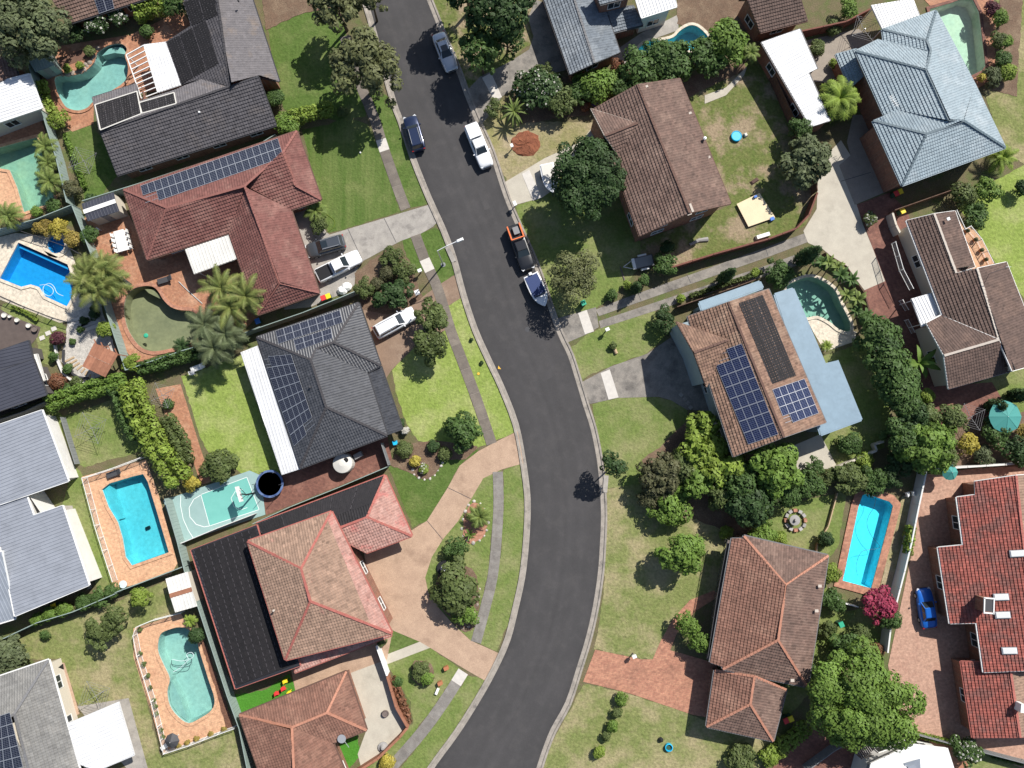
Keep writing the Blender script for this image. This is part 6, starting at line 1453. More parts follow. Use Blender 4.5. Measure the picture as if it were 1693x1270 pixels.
hedge([(648, 1120), (668, 1165), (676, 1195)], 13, .8, 'leaf_rust', 'reddish flowering strip outside brick fence'); SH(657, 1128, 9, .9, 'leaf_mid', 'green shrub at top of reddish strip'); SH(640, 1262, 14, 1, 'leaf_yellow', 'yellow flowering shrub at the bottom edge'); SH(630, 1060, 9, 1.3, 'leaf_olive', 'small spiky shrub at end of pink skirt roof')
hedge([(215, 635), (235, 690), (262, 745), (300, 795)], 46, 3.0, 'leaf_lime', 'tall lime green hedge beside cyan pool', size=.26); hedge([(82, 668), (140, 648), (205, 628)], 30, 2.4, 'leaf_bright', 'clipped green hedge above clothesline lawn', size=.22); hedge([(190, 640), (215, 700), (225, 725)], 24, 2.2, 'leaf_mid', 'dark green strip of hedge on the clothesline side', size=.22)
hedge([(230, 610), (300, 592), (350, 575), (385, 562)], 24, 2.0, 'leaf_mid', 'green hedge along fence above bright lawn', size=.22); SH(220, 600, 16, 2.2, 'leaf_lime', 'lime bush at the corner of the pavilion fence'); SH(316, 798, 14, 1.6, 'leaf_yellow', 'yellow green ball at end of lime hedge'); hedge([(275, 690), (300, 730), (308, 765)], 28, 1.8, 'leaf_olive', 'olive shrubs between lime hedge and terracotta path', size=.2)
SH(362, 770, 28, 2.0, 'leaf_olive', 'dome shaped olive shrub above the court', cover=1.4); SH(278, 668, 9, .8, 'leaf_mid', 'small palm like tuft on terracotta path')
for i, (x, y, r) in enumerate(((62, 1024, 12), (85, 1014, 13), (106, 1008, 13), (140, 996, 15), (160, 988, 17), (184, 978, 13))): SH(x, y, r, 1.8, 'leaf_mid' if i > 2 else 'leaf_bright', ('first', 'second', 'third', 'fourth', 'fifth', 'last')[i] + ' green shrub in the row below the grey metal roof, from the left')
SH(75, 1050, 9, 1, 'leaf_mid', 'small lone bush on dry lawn'); T(233, 988, 18, 3, 'leaf_lime', 'small lime tree near cream shed', lean=(-.4, -.8)); T(190, 1022, 22, 3.4, 'leaf_olive', 'olive tree above dry lawn nearest the bean pool'); T(166, 1046, 26, 3.6, 'leaf_olive', 'larger olive brown tree casting shadow on dry lawn', style='gum', cover=1.6); SH(14, 1082, 36, 2.4, 'leaf_grey', 'sprawling grey green shrub at the left edge'); palm(314, 1027, 11, 1.2, 'leaf_lime', 'lime cycad by bean pool corner', 'cycad', cat='cycad'); SH(325, 1050, 14, 1.6, 'leaf_dark', 'dark shrub between bean pool and green fence')
for i, (x, y) in enumerate(zz(0, 940, [(890, 390), (890, 540), (915, 610), (940, 685), (955, 760), (975, 840), (988, 875), (995, 925), (1025, 1030), (1035, 1070)])): SH(x, y, 4.2, .55, 'leaf_olive', ('first', 'second', 'third', 'fourth', 'fifth', 'sixth', 'seventh', 'eighth', 'ninth', 'tenth')[i] + ' potted tuft along curved balustrade, counted from the top')
for i, (x, y) in enumerate(zz(0, 940, [(1135, 1130), (1190, 1108), (1250, 1082), (1340, 1052), (1425, 1022)])): SH(x, y, 5, .6, 'leaf_gold', ('first', 'second', 'third', 'fourth', 'fifth')[i] + ' golden tuft along lower pool fence, from the grey umbrella')
# right of the road
T(824, 18, 56, 11, 'leaf_dark', 'large dark tree at the top right of the road', style='big'); T(796, 86, 36, 8, 'leaf_mid', 'sparser tree behind the silver car', style='gum', cover=1.5); T(770, -40, 44, 11, 'leaf_dark', 'dark crown at the top edge shading the road'); T(838, 66, 30, 5, 'leaf_mid', 'green tree beside stained driveway at the top')
SH(815, 180, 16, 1.9, 'leaf_olive', 'feathery bush beside white crossing slab at top'); SH(886, 148, 38, 2.8, 'leaf_dark', 'dark flowering bush in bed by stained driveway', flowers='leaf_blossom'); SH(925, 165, 30, 2.4, 'leaf_olive', 'lighter olive bush next to dark flowering bush'); palm(850, 184, 25, 1.7, 'leaf_cycad', 'strappy spiky plant beside dry lawn', 'agave', n=26, blade=True, width=.07, cat='agave')
SH(986, 140, 32, 2.8, 'leaf_bright', 'bright bush between slate roof and brick gable house'); SH(1022, 112, 15, 1.7, 'leaf_rust', 'orange leaved shrub at slate roof corner'); SH(985, 168, 8, .9, 'leaf_violet', 'small violet flowering bush'); SH(968, 176, 9, 1, 'leaf_rust', 'rusty shrub by gable corner')
for i, (x, y, r) in enumerate(((1056, 118, 36), (1106, 105, 38), (1150, 92, 34), (1200, 72, 36))): T(x, y, r, 3.8, 'leaf_mid' if i < 3 else 'leaf_bright', ('first', 'second', 'third', 'fourth and brightest')[i] + ' leafy tree in the row over the curved pool, from the slate roof', size=.34)
palm(1242, 86, 16, 2.4, 'leaf_cycad', 'small palm by corner of timber fence'); T(970, 296, 66, 8, 'leaf_dark', 'big dense dark green tree over cream driveway', style='big', cover=1.25, size=.25)
T(948, 456, 47, 6, 'leaf_gum', 'sparse brown grey street tree beside boat trailer', style='gum', cover=.75, trunk='trunk_pale', size=.2)
SH(1100, 437, 21, 2.2, 'leaf_mid', 'green bush beside grey trailer'); SH(1103, 410, 13, 1.8, 'leaf_dark', 'dark bush with red pot under brick gable'); SH(1037, 471, 8, 1.0, 'leaf_lime', 'lime round bush above strip driveway'); SH(1011, 488, 10, 1.0, 'leaf_mid', 'low green bush at the start of strip driveway'); SH(1064, 463, 10, 1.3, 'leaf_mid', 'green shrub below grey trailer'); SH(1125, 494, 8, .9, 'leaf_lime', 'lime bush below wheel strip'); SH(1248, 451, 8, .9, 'leaf_lime', 'second lime bush farther along strip driveway')
hedge([(1140, 490), (1200, 470), (1260, 450)], 8, .8, 'leaf_olive', 'low scrubby hedge beside lower wheel strip')
def cypress(px, py, r, h, label):
    _seed[0] += 1; c = S(px, py, 0); t = thing('cypress_tree', label, 'tree', (c.x, c.y, 0)); tb = MB(); tb.tube([(c.x, c.y, -.05), (c.x, c.y, h * .8)], .12, 6, r2=.03); tb.build('trunk', 'trunk', t)
    leaf_mesh('crown', [(c.x, c.y, h * k / 8, r * w, r * w, h * .11) for k, w in ((1, .8), (2, 1), (3, 1), (4, .95), (5, .85), (6, .7), (7, .45))], .2, 1.3, 'leaf_dark', _seed[0], parent=t, low=-.9)
cypress(1048, 480, .7, 3.4, 'small dark cypress at the edge of the shaded lawn'); cypress(1190, 464, .75, 6.0, 'slim dark cypress beside the wheel strips'); cypress(1318, 433, 1.0, 6.5, 'thick dark cypress before the cream driveway')
SH(1098, 530, 18, 2.2, 'leaf_dark', 'dense clipped dark shrub at corner of solar house', ry=27, cover=1.4); SH(1013, 572, 7, .8, 'leaf_olive', 'small bush by the log')
palm(1392, 160, 36, 3.6, 'leaf_lime', 'lime tree fern beside pale blue house', n=56, width=.16, droop=.7); T(1333, 268, 40, 5, 'leaf_grey', 'grey green tree beside cream driveway', style='gum', cover=1.9); T(1322, 216, 20, 3.4, 'leaf_mid', 'green tree below white garage roof')
SH(1350, 80, 14, 1.2, 'leaf_olive', 'olive shrub in crazy paved court'); SH(1378, 45, 14, 1.2, 'leaf_olive', 'low shrubs behind crazy paved court'); SH(1403, 14, 17, 2.2, 'leaf_bright', 'bright round shrub at the top near white patio roof'); SH(1378, 105, 8, 1, 'leaf_lime', 'lime tuft by corner of pale blue house')
for i, (x, y, r, m) in enumerate(((1640, 15, 14, 'leaf_plum'), (1652, 30, 14, 'leaf_bright'), (1650, 65, 15, 'leaf_olive'), (1662, 70, 12, 'leaf_bright'), (1658, 98, 14, 'leaf_mid'), (1665, 120, 15, 'leaf_lime'), (1640, 128, 17, 'leaf_grey'), (1622, 129, 7, 'leaf_yellow'))):
    SH(x, y, r, 1.6, m, ('plum', 'bright green', 'olive', 'second bright green', 'mid green', 'lime', 'silvery', 'small yellow')[i] + ' shrub in the bed beyond the pale green pool')
palm(1660, 258, 24, 2.0, 'leaf_lime', 'feathery lime palm at corner of pale blue roof', n=24); SH(1592, 322, 22, 2.4, 'leaf_olive', 'olive round tree below pale blue house'); SH(1632, 312, 22, 2.4, 'leaf_bright', 'bright round tree below pale blue house'); SH(1612, 358, 22, 2.4, 'leaf_mid', 'round green bush beside white balcony'); SH(1690, 310, 14, 2, 'leaf_dark', 'dark bush at the right edge above bright lawn'); SH(1438, 362, 12, 1.3, 'leaf_olive', 'pale shrub at driveway edge near handrail', flowers='leaf_blossom')
for i, (x, y, r, h) in enumerate(((1348, 432, 24, 2.2), (1378, 440, 22, 2.4), (1398, 462, 24, 2.4), (1410, 495, 24, 2.3), (1424, 520, 20, 2.0))): palm(x, y, r, h, 'leaf_cycad' if i % 2 else 'leaf_mid', ('first', 'second', 'third', 'fourth', 'fifth')[i] + ' banana plant round the teal pool, from the strip driveway', 'banana_plant', n=14, blade=True, width=.17, cat='banana plant', heads=2)
SH(1288, 452, 24, 2.2, 'leaf_mid', 'leafy green shrub at start of teal pool planting'); palm(1366, 572, 10, 1.0, 'leaf_lime', 'small lime cycad on white stone deck', 'cycad', cat='cycad')
T(1453, 555, 34, 4.6, 'leaf_mid', 'topmost of the dark bushy trees beside teal pool'); T(1470, 605, 38, 5, 'leaf_mid', 'middle bushy dark tree between courtyard and shaded lawn'); T(1488, 650, 34, 5, 'leaf_mid', 'lower bushy dark tree near brick terrace'); palm(1522, 600, 30, 2.6, 'leaf_bright', 'broad leaved banana beside brown house', 'banana_plant', n=12, blade=True, width=.15, cat='banana plant'); SH(1530, 655, 14, 2, 'leaf_lime', 'lime bush near brick terrace corner')
T(1508, 692, 26, 5, 'leaf_dark', 'dark tree above the conifer'); T(1530, 738, 46, 5.5, 'leaf_bright', 'wide feathery green conifer behind white wall', style='gum', cover=2.0); T(1572, 690, 26, 4, 'leaf_olive', 'light olive tree near brick terrace'); SH(1600, 733, 18, 2.4, 'leaf_yellow', 'yellow leaved shrub below green umbrella'); SH(1645, 716, 24, 2.4, 'leaf_mid', 'round green shrub under green umbrella'); SH(1690, 714, 14, 2, 'leaf_gold', 'golden shrub at right edge by umbrella'); SH(1682, 745, 24, 2.6, 'leaf_dark', 'dark shrub at the right edge above white wall'); SH(1625, 752, 18, 1.6, 'leaf_grey', 'grey shrub above white wall')
cypress(1668, 655, .9, 4.0, 'dark conifer behind green umbrella'); cypress(1632, 672, .9, 3.4, 'second dark conifer beside green umbrella')
SH(1368, 788, 16, 1.6, 'leaf_olive', 'olive shrub at left of the row above rectangular pool'); SH(1400, 790, 26, 2.4, 'leaf_olive', 'largest olive shrub in the row above rectangular pool'); SH(1445, 795, 24, 2.4, 'leaf_mid', 'green shrub at right of the row above rectangular pool'); SH(1430, 763, 16, 1.2, 'leaf_lime', 'lime strappy shrubs behind low cream wall'); SH(1405, 735, 20, 1.6, 'leaf_mid', 'low green shrub on the shaded lawn')
T(1280, 772, 48, 6, 'leaf_bright', 'airy light green tree below solar house', style='gum', cover=2.0); SH(1338, 802, 24, 2.4, 'leaf_mid', 'blue green shrub right of airy tree'); T(1235, 835, 40, 5, 'leaf_dark', 'dark tree in the shade above brown hip roof'); SH(1262, 882, 22, 2, 'leaf_bright', 'bright shrub touching top of brown hip roof'); SH(1290, 890, 12, 1.5, 'leaf_lime', 'lime shrub at top of brown hip roof')
for i, (x, y, r) in enumerate(((1158, 705, 28), (1150, 745, 28), (1175, 775, 32), (1210, 775, 28), (1150, 800, 24))): T(x, y, r, 4.4, 'leaf_lime' if i < 4 else 'leaf_bright', ('topmost', 'second', 'largest middle', 'rightmost', 'lowest')[i] + ' of the big leaved pale trees beside solar house', size=.42)
T(1095, 785, 38, 4.2, 'leaf_brown', 'brown grey bushy tree on curved front lawn', style='gum', cover=1.9); SH(1108, 840, 34, 2.8, 'leaf_bright', 'bright green domed shrub below brown grey tree'); T(1128, 916, 37, 4.4, 'leaf_bright', 'round lime green tree on dry lawn', cover=1.3); T(1013, 770, 21, 6.6, 'leaf_dark', 'small leaning street tree with pale trunk at kerb', lean=(-.3, -1.0), trunk='trunk_pale', size=.22)
T(1135, 1032, 20, 3, 'leaf_bright', 'small bright tree beside brick path'); T(1158, 1062, 20, 3, 'leaf_bright', 'second bright small tree against brown hip house'); SH(1200, 880, 12, 1.3, 'leaf_lime', 'lime tuft above the balcony corner')
for i, (x, y, r, m) in enumerate(((1027, 1156, 12, 'leaf_bright'), (1020, 1178, 9, 'leaf_olive'), (1012, 1200, 10, 'leaf_bright'), (1002, 1218, 8, 'leaf_olive'), (990, 1243, 11, 'leaf_lime'))): SH(x, y, r, 1.1, m, ('topmost', 'second', 'third', 'fourth', 'lowest and roundest')[i] + ' shrub in the slanting row on the lower dry lawn')
T(1428, 1158, 88, 9, 'leaf_bright', 'huge round bright green tree at the bottom right', style='big', cover=1.35, size=.27); T(1452, 1000, 30, 3.6, 'leaf_magenta', 'magenta leaved tree below rectangular pool'); T(1468, 1022, 20, 3, 'leaf_mid', 'green tree partly under magenta tree'); SH(1398, 1072, 26, 2.2, 'leaf_mid', 'blue green shrub above huge tree'); SH(1372, 948, 18, 2.2, 'leaf_lime', 'lime shrub along brown hip roof side'); SH(1372, 988, 18, 2, 'leaf_mid', 'green shrub lower along brown hip roof side'); SH(1364, 892, 14, 1.4, 'leaf_dark', 'small dark ball shrub beside rectangular pool'); SH(1448, 1078, 14, 1.3, 'leaf_rust', 'rusty groundcover beside white garden wall')
hedge([(1262, 1258), (1300, 1228), (1335, 1200)], 30, 1.4, 'leaf_lime', 'lime hedge below the terracotta garage roof'); hedge([(1505, 1212), (1560, 1225), (1590, 1232)], 10, 1.0, 'leaf_lime', 'low lime hedge below rose brick drive'); SH(1597, 1240, 24, 2.4, 'leaf_mid', 'white flowering round tree at bottom right', flowers='leaf_blossom'); hedge([(1505, 870), (1500, 915)], 16, 1.8, 'leaf_lime', 'lime climber on white garden wall'); SH(1225, 1258, 26, 1.4, 'leaf_olive', 'olive grass clump at the bottom edge'); SH(1275, 1255, 12, 1.2, 'leaf_lime', 'lime ball at the end of the lower hedge'); hedge([(1640, 1250), (1690, 1262)], 9, .8, 'leaf_mid', 'low hedge in the bottom right corner')

for x, y, r, h, m, l in ((1222, 800, 34, 4.6, 'leaf_mid', 'dark tree merging into airy light green tree'), (1255, 820, 30, 4.2, 'leaf_mid', 'shaded green tree above the stone table'), (1300, 815, 24, 3, 'leaf_mid', 'bushy shrub tree between airy tree and stone table'), (1190, 815, 26, 3.4, 'leaf_olive', 'shaded olive tree below the pale leaved trees'), (1130, 770, 28, 3.6, 'leaf_olive', 'olive tree between brown grey tree and pale leaved trees'),
    (1180, 735, 24, 4.0, 'leaf_lime', 'pale leaved tree tucked against solar house wall'), (1072, 820, 20, 2.6, 'leaf_brown', 'low dark bush at the lawn edge below brown grey tree'), (1120, 815, 22, 2.6, 'leaf_bright', 'green bush between domed shrub and pale leaved trees'),
    (1462, 580, 26, 5, 'leaf_dark', 'darkest bushy tree between teal pool and courtyard'), (1482, 628, 30, 5, 'leaf_mid', 'bushy tree filling the gap beside shaded lawn'), (1500, 670, 26, 4.6, 'leaf_mid', 'leafy tree above the feathery conifer'), (1488, 720, 30, 4.6, 'leaf_mid', 'green tree left of the feathery conifer'), (1490, 765, 24, 3, 'leaf_dark', 'dark shrub tree behind the low cream wall'), (1555, 720, 24, 4, 'leaf_bright', 'light green tree right of the feathery conifer'), (1560, 755, 22, 3, 'leaf_olive', 'olive tree below feathery conifer by white wall'), (1535, 690, 22, 4, 'leaf_olive', 'olive tree between terrace and conifer'), (1440, 540, 22, 3.6, 'leaf_mid', 'leafy tree at the end of banana plants'),
    (1345, 770, 16, 2, 'leaf_mid', 'shrub tucked under the cream patio corner'), (1420, 800, 20, 2.2, 'leaf_olive', 'olive shrub in the middle of the row above rectangular pool'), (1470, 790, 18, 2.4, 'leaf_dark', 'dark shrub by corner of rectangular pool'), (1250, 850, 22, 2.6, 'leaf_bright', 'bright bush above brown hip roof corner'), (1385, 1000, 14, 1.8, 'leaf_mid', 'green bush beside low white pool fence'), (1420, 1050, 18, 2, 'leaf_olive', 'olive bush below magenta tree'), (1370, 1040, 14, 1.6, 'leaf_olive', 'low olive bush beside brown hip roof'), (1350, 1110, 16, 1.8, 'leaf_mid', 'green bush at upper left rim of huge tree'),
    (900, 120, 18, 2, 'leaf_olive', 'olive bush by slate roof corner'), (960, 150, 22, 2.4, 'leaf_mid', 'green bush between olive and bright bushes'), (1030, 145, 22, 2.6, 'leaf_mid', 'green bush at the top of brick gable roof'), (1085, 90, 24, 3.4, 'leaf_mid', 'leafy tree over the end of curved pool'), (1175, 105, 24, 3, 'leaf_mid', 'leafy tree above the sandy strip'),
    (250, 560, 0, 0, '', '')):
    if r: T(x, y, r, h, m, l, name='tree' if h > 3 else 'shrub', cat='tree' if h > 3 else 'shrub', cover=1.1)

for x, y, r, m, l in ((112, 610, 9, 'leaf_mid', 'small green bush on the curved bed by the timber steps'), (125, 632, 10, 'leaf_olive', 'olive bush at the lower end of curved bed'), (88, 590, 8, 'leaf_mid', 'small bush at the top of the curved bed'), (150, 640, 12, 'leaf_lime', 'lime bush below the pavilion'), (178, 632, 14, 'leaf_lime', 'lime bush below the right corner of pavilion'), (155, 520, 9, 'leaf_dark', 'dark bush at the corner of pebble garden and pool deck'), (105, 655, 9, 'leaf_rust', 'reddish bush by the end of the clipped hedge'), (138, 530, 7, 'leaf_dark', 'dark tuft between upper stepping slabs')):
    SH(x, y, r, 1.1, m, l)
# ================================================================ vehicles
car((724, 56), (748, 117), 'silver sedan with sunroof parked under dark trees', 'car_silver', 'sedan', extra=sunroof)
car((693, 250), (677, 193), 'dark blue hatchback parked beside green verge', 'car_navy', 'suv', H=1.58)
def canopy_white(t, hl, hw, H, bz):
    m = MB(); m.box((-hl * .63, 0, 1.28), (hl * .68, hw * 1.72, .42), taper=.93); m.build('canopy', 'car_white', t)
car((778, 208), (806, 277), 'white pickup with white canopy parked near dry lawn', 'car_white', 'ute', H=1.78, cat='pickup', name='pickup_truck', extra=canopy_white)
def tray_orange(t, hl, hw, H, bz):
    m = MB(); m.box((-hl * .64, 0, 1.11), (hl * .62, hw * 1.5, .02)); m.build('tray_floor', 'black', t)
    for s_ in (-1, 1): m = MB(); m.beam((-hl * .98, s_ * hw * .82, 1.3), (-hl * .34, s_ * hw * .82, 1.3), .16, .16); m.build('tray_rail', 'orange', t)
    m = MB(); m.beam((-hl * .36, -hw * .85, 1.5), (-hl * .36, hw * .85, 1.5), .12, .2); m.build('headboard', 'orange', t)
    m = MB(); m.box((-hl * .7, .1, 1.3), (.9, .7, .35)); m.build('load', 'grey', t)
car((848, 374), (874, 447), 'black pickup with orange tray rails parked ahead of boat', 'car_black', 'ute', H=1.8, cat='pickup', name='pickup_truck', extra=tray_orange)
def tray_black(t, hl, hw, H, bz):
    m = MB(); m.box((-hl * .64, 0, 1.115), (hl * .60, hw * 1.6, .03)); m.build('tonneau_cover', 'black', t)
    m = MB(); m.beam((-hl * .33, -hw * .7, 1.35), (-hl * .33, hw * .7, 1.35), .07); m.beam((-hl * .33, -hw * .7, 1.1), (-hl * .33, -hw * .7, 1.35), .06); m.beam((-hl * .33, hw * .7, 1.1), (-hl * .33, hw * .7, 1.35), .06); m.build('sports_bar', 'black', t)
car((525, 458), (596, 423), 'white pickup with black tray cover on grey driveway', 'car_white', 'ute', H=1.78, cat='pickup', name='pickup_truck', extra=tray_black)
car((570, 399), (507, 417), 'dark grey hatchback with glass roof on grey driveway', 'car_grey', 'suv', H=1.62, extra=sunroof)
car((620, 552), (686, 516), 'white station wagon on brown driveway', 'car_white', 'suv', H=1.55)
car((1536, 1038), (1526, 972), 'bright blue sedan on rose brick drive', 'car_blue', 'sedan')
# boats and trailer
def boat(px0, px1, w, label, cover, name='boat', trailer=True):
    a, b = S(*px0, .7), S(*px1, .7); d = b - a; L = d.length; c = (a + b) / 2
    t = thing(name, label, 'boat', (c.x, c.y, .02), local=True, rz=math.atan2(d.y, d.x)); hl = L / 2; secs = []
    for x, k, zb in ((-1, .92, .45), (-.5, 1, .42), (0, 1, .42), (.4, .9, .46), (.7, .62, .55), (.9, .28, .7), (1, .04, .9)):
        hw = w / 2 * k; z1 = .98 + .12 * max(0, x)
        secs.append([(x * hl, 0, zb), (x * hl, hw * .6, zb + .12), (x * hl, hw, z1 - .15), (x * hl, hw, z1), (x * hl, hw * .86, z1 + .03), (x * hl, 0, z1 + .035), (x * hl, -hw * .86, z1 + .03), (x * hl, -hw, z1), (x * hl, -hw, z1 - .15), (x * hl, -hw * .6, zb + .12)])
    m = MB(); loft(m, secs); m.build('hull', 'car_white', t, smooth=False)
    m = MB(); m.prism([(-hl * .93, -w * .40), (hl * .15, -w * .41), (hl * .35, -w * .36), (hl * .35, w * .36), (hl * .15, w * .41), (-hl * .93, w * .40)], 1.0, 1.09); m.build('boat_cover', cover, t)
    if cover == 'tarp_blue':
        m = MB(); m.box((hl * .3, 0, 1.16), (.12, w * .7, .28)); m.build('windscreen', 'glass', t)
        m = MB(); m.box((-hl * 1.02, 0, .95), (.4, .45, .7), taper=.8); m.build('outboard_motor', 'white', t)
    if trailer:
        m = MB(); m.beam((-hl * .95, w * .34, .36), (hl * .7, w * .2, .36), .09); m.beam((-hl * .95, -w * .34, .36), (hl * .7, -w * .2, .36), .09); m.beam((hl * .5, 0, .34), (hl * 1.15, 0, .36), .09)
        for s_ in (-1, 1): m.tube([(-hl * .3, s_ * (w / 2 - .1), .3), (-hl * .3, s_ * (w / 2 + .06), .3)], .28, 12)
        m.build('trailer', 'dark_grey', t)
boat((877, 455), (901, 507), 1.95, 'small white boat with dark blue cover on trailer at the kerb', 'tarp_blue')
boat((903, 272), (914, 320), 1.8, 'white boat half hidden under big dark tree', 'offwhite')
t = thing('box_trailer', 'grey box trailer with white mudguards on shaded lawn', 'trailer', S(1060, 436)[:], local=True, rz=math.radians(13))
m = MB(); m.box((.2, 0, .6), (2.3, 1.4, .5)); m.build('tray', 'dark_grey', t); m = MB(); m.box((.2, 0, .86), (2.1, 1.2, .03)); m.build('tray_floor', 'fence_grey', t)
for s_ in (-1, 1):
    m = MB(); m.box((.2, s_ * .85, .62), (1.1, .26, .1), taper=.85); m.build('mudguard', 'white', t); m = MB(); m.tube([(.2, s_ * .76, .3), (.2, s_ * .94, .3)], .3, 12); m.build('wheel', 'rubber', t)
    m = MB(); m.beam((-.95, s_ * .6, .45), (-2.3, 0, .45), .08); m.build('drawbar', 'silver', t)
m = MB(); m.box((-1.05, 0, .75), (.35, 1.3, .3)); m.build('toolbox', 'white', t)
# ================================================================ street things
p = S(732.8, 437.8); t = thing('street_lamp', 'tall thin street lamp leaning over the road on verge', 'lamp', p[:]); H = 6.6; top = Vector((p.x, p.y, H)); hd = S(755.4, 399.2, H + .35)
m = MB(); m.tube([p - Vector((0, 0, .05)), top], .10, 8, r2=.06); m.build('pole', 'frame_alu', t); m = MB(); m.tube([top - Vector((0, 0, .05)), top.lerp(hd, .5) + Vector((0, 0, .12)), hd], .05, 6); m.build('arm', 'lamp_white', t)
d = (hd - top).normalized(); m = MB(); m.box(hd + d * .35, (.85, .34, .14), rz=math.atan2(d.y, d.x), taper=.75); m.build('lamp_head', 'lamp_white', t); m = MB(); m.lathe((p.x, p.y, 0), [(.3, 0), (.3, .06), (.12, .08), (.12, .5)], 10); m.build('base', 'fence_grey', t)
def letterbox(px, py, label, m='white', sz=(.4, .3, .35), h=.9):
    p = S(px, py); t = thing('letterbox', label, 'letterbox', p[:]); a = MB(); a.box((p.x, p.y, h / 2), (.1, .1, h)); a.build('post', 'timber_grey', t); a = MB(); a.box((p.x, p.y, h + sz[2] / 2), sz, rz=.4); b = a.build('box', m, t); a = MB(); a.box((p.x, p.y, h + sz[2] + .03), (sz[0] + .08, sz[1] + .08, .05), rz=.4); a.build('lid', m, b)
letterbox(1046, 1080, 'white letterbox beside mottled red brick driveway'); letterbox(692, 487, 'white letterbox pillar by the large dark shrub', sz=(.5, .5, .4)); letterbox(696, 451, 'small white letterbox near the street lamp'); letterbox(1002, 547, 'white letterbox on the small lawn with log'); letterbox(818, 91, 'dark letterbox near silver car', 'dark_grey'); letterbox(851, 342, 'white letterbox at the cream driveway', sz=(.3, .5, .4)); letterbox(846, 247, 'white post letterbox beside red dirt heap', sz=(.25, .35, .3))
def bin_(px, py, label, lid, rz=.4):
    p = S(px, py, .5); t = thing('wheelie_bin', label, 'bin', (p.x, p.y, 0)); a = MB(); a.box((p.x, p.y, .5), (.5, .5, .95), rz=rz, taper=1.0); a.build('body', 'bin_green', t); a = MB(); a.box((p.x, p.y, 1.02), (.60, .66, .10), rz=rz, taper=.9); a.build('lid', lid, t)
    a = MB(); a.tube([(p.x - .25, p.y - .3, .95), (p.x + .25, p.y - .3, .95)], .03); a.build('handle', 'black', t)
bin_(964, 502, 'green bin at the end of strip driveway', 'green_plastic'); bin_(536, 494, 'red lidded bin at maroon house corner', 'red_plastic'); bin_(544, 491, 'yellow lidded bin at maroon house corner', 'yellow_plastic'); bin_(1479, 322, 'red lidded bin at pale blue house corner', 'red_plastic'); bin_(1485, 319, 'yellow lidded bin at pale blue house corner', 'yellow_plastic'); bin_(1489, 351, 'yellow lidded bin inside cream wall', 'yellow_plastic'); bin_(1297, 1189, 'red lidded bin behind terracotta garage roof', 'red_plastic'); bin_(1305, 1186, 'yellow lidded bin behind terracotta garage roof', 'yellow_plastic'); bin_(93, 1001, 'yellow lidded bin below grey metal roof', 'yellow_plastic'); bin_(428, 532, 'blue lidded bin at foot of maroon roof', 'blue_plastic'); bin_(1388, 1031, 'bright green compost bin on shaded lawn', 'green_plastic')
for x, y, l in ((826, 608, 'painted'),): 
    mb = MB(); c = S(x, y); mb.face([(c.x - .2, c.y - .15, .06), (c.x + .18, c.y - .18, .06), (c.x - .15, c.y + .24, .06)]); tag(mb.build('road_marker', 'paint_yellow'), 'small yellow triangle painted at the road edge', 'marking')
for x, y, l in ((791, 618, 'yellow hydrant cover on lime verge'),): mb = MB(); c = S(x, y); mb.lathe((c.x, c.y, 0), [(.16, 0), (.16, .06), (0, .07)], 10); tag(mb.build('hydrant_cover', 'paint_yellow'), l, 'cover')
for x, y, l in ((779, 562, 'upper'), (796, 600, 'lower')): SH(x, y, 3.5, .3, 'leaf_dark', l + ' dark weed tuft on lime verge')
# ================================================================ court, hoop, trampoline
patch('basketball_court', zz(0, 630, [(1040, 760), (1590, 570), (1660, 600), (1690, 850), (1140, 1032)]), 'court', 'muted teal half basketball court', 4, cat='court')
patch('basketball_key', zz(0, 630, [(1280, 722), (1572, 612), (1650, 818), (1335, 922)]), 'court_key', 'bright turquoise key of the basketball court', 5, cat='court')
def line(pts, w, label, closed=False):
    P = [S(*p) for p in pts]; mb = MB()
    for i in range(len(P) - 1 + closed):
        a, b = P[i], P[(i + 1) % len(P)]; mb.beam((a.x, a.y, .067), (b.x, b.y, .067), w, .008)
    tag(mb.build('court_line', 'line_white'), label, 'line')
arc = lambda cx, cy, rx, ry, a0, a1, n=16: [(cx + rx * math.cos(math.radians(a0 + (a1 - a0) * k / n)), cy + ry * math.sin(math.radians(a0 + (a1 - a0) * k / n))) for k in range(n + 1)]
line(zz(0, 630, [(1280, 722), (1572, 612), (1650, 818), (1335, 922)]), .06, 'white outline of the turquoise key', True)
line(zz(0, 630, [(1285, 722), (1235, 752), (1205, 805), (1210, 865), (1250, 912), (1300, 928), (1335, 922)]), .07, 'white half circle at the free throw end'); line(zz(0, 630, [(1152, 730), (1150, 790), (1168, 880), (1200, 950), (1232, 1000)]), .06, 'white three point line of the court'); line(zz(0, 630, [(1545, 690), (1500, 700), (1472, 745), (1490, 800), (1540, 818), (1575, 805)]), .05, 'white small circle under the hoop')
t = thing('basketball_hoop', 'basketball hoop with long arm over the turquoise key', 'hoop', S(421, 815)[:]); b0 = S(421, 815); bb = S(395.5, 817, 3.2)
m = MB(); m.tube([(b0.x, b0.y, -.05), (b0.x, b0.y, 2.6)], .10, 8); m.build('pole', 'black', t)
m = MB()
for dz, dy in ((2.5, .0), (2.1, 0)): m.beam((b0.x, b0.y, dz), (bb.x + .15, bb.y, dz + .7), .09)
m.beam((b0.x, b0.y, 2.6), (bb.x + .1, bb.y + .7, 3.3), .05); m.beam((b0.x, b0.y, 2.6), (bb.x + .1, bb.y - .7, 3.3), .05); m.build('arm', 'black', t)
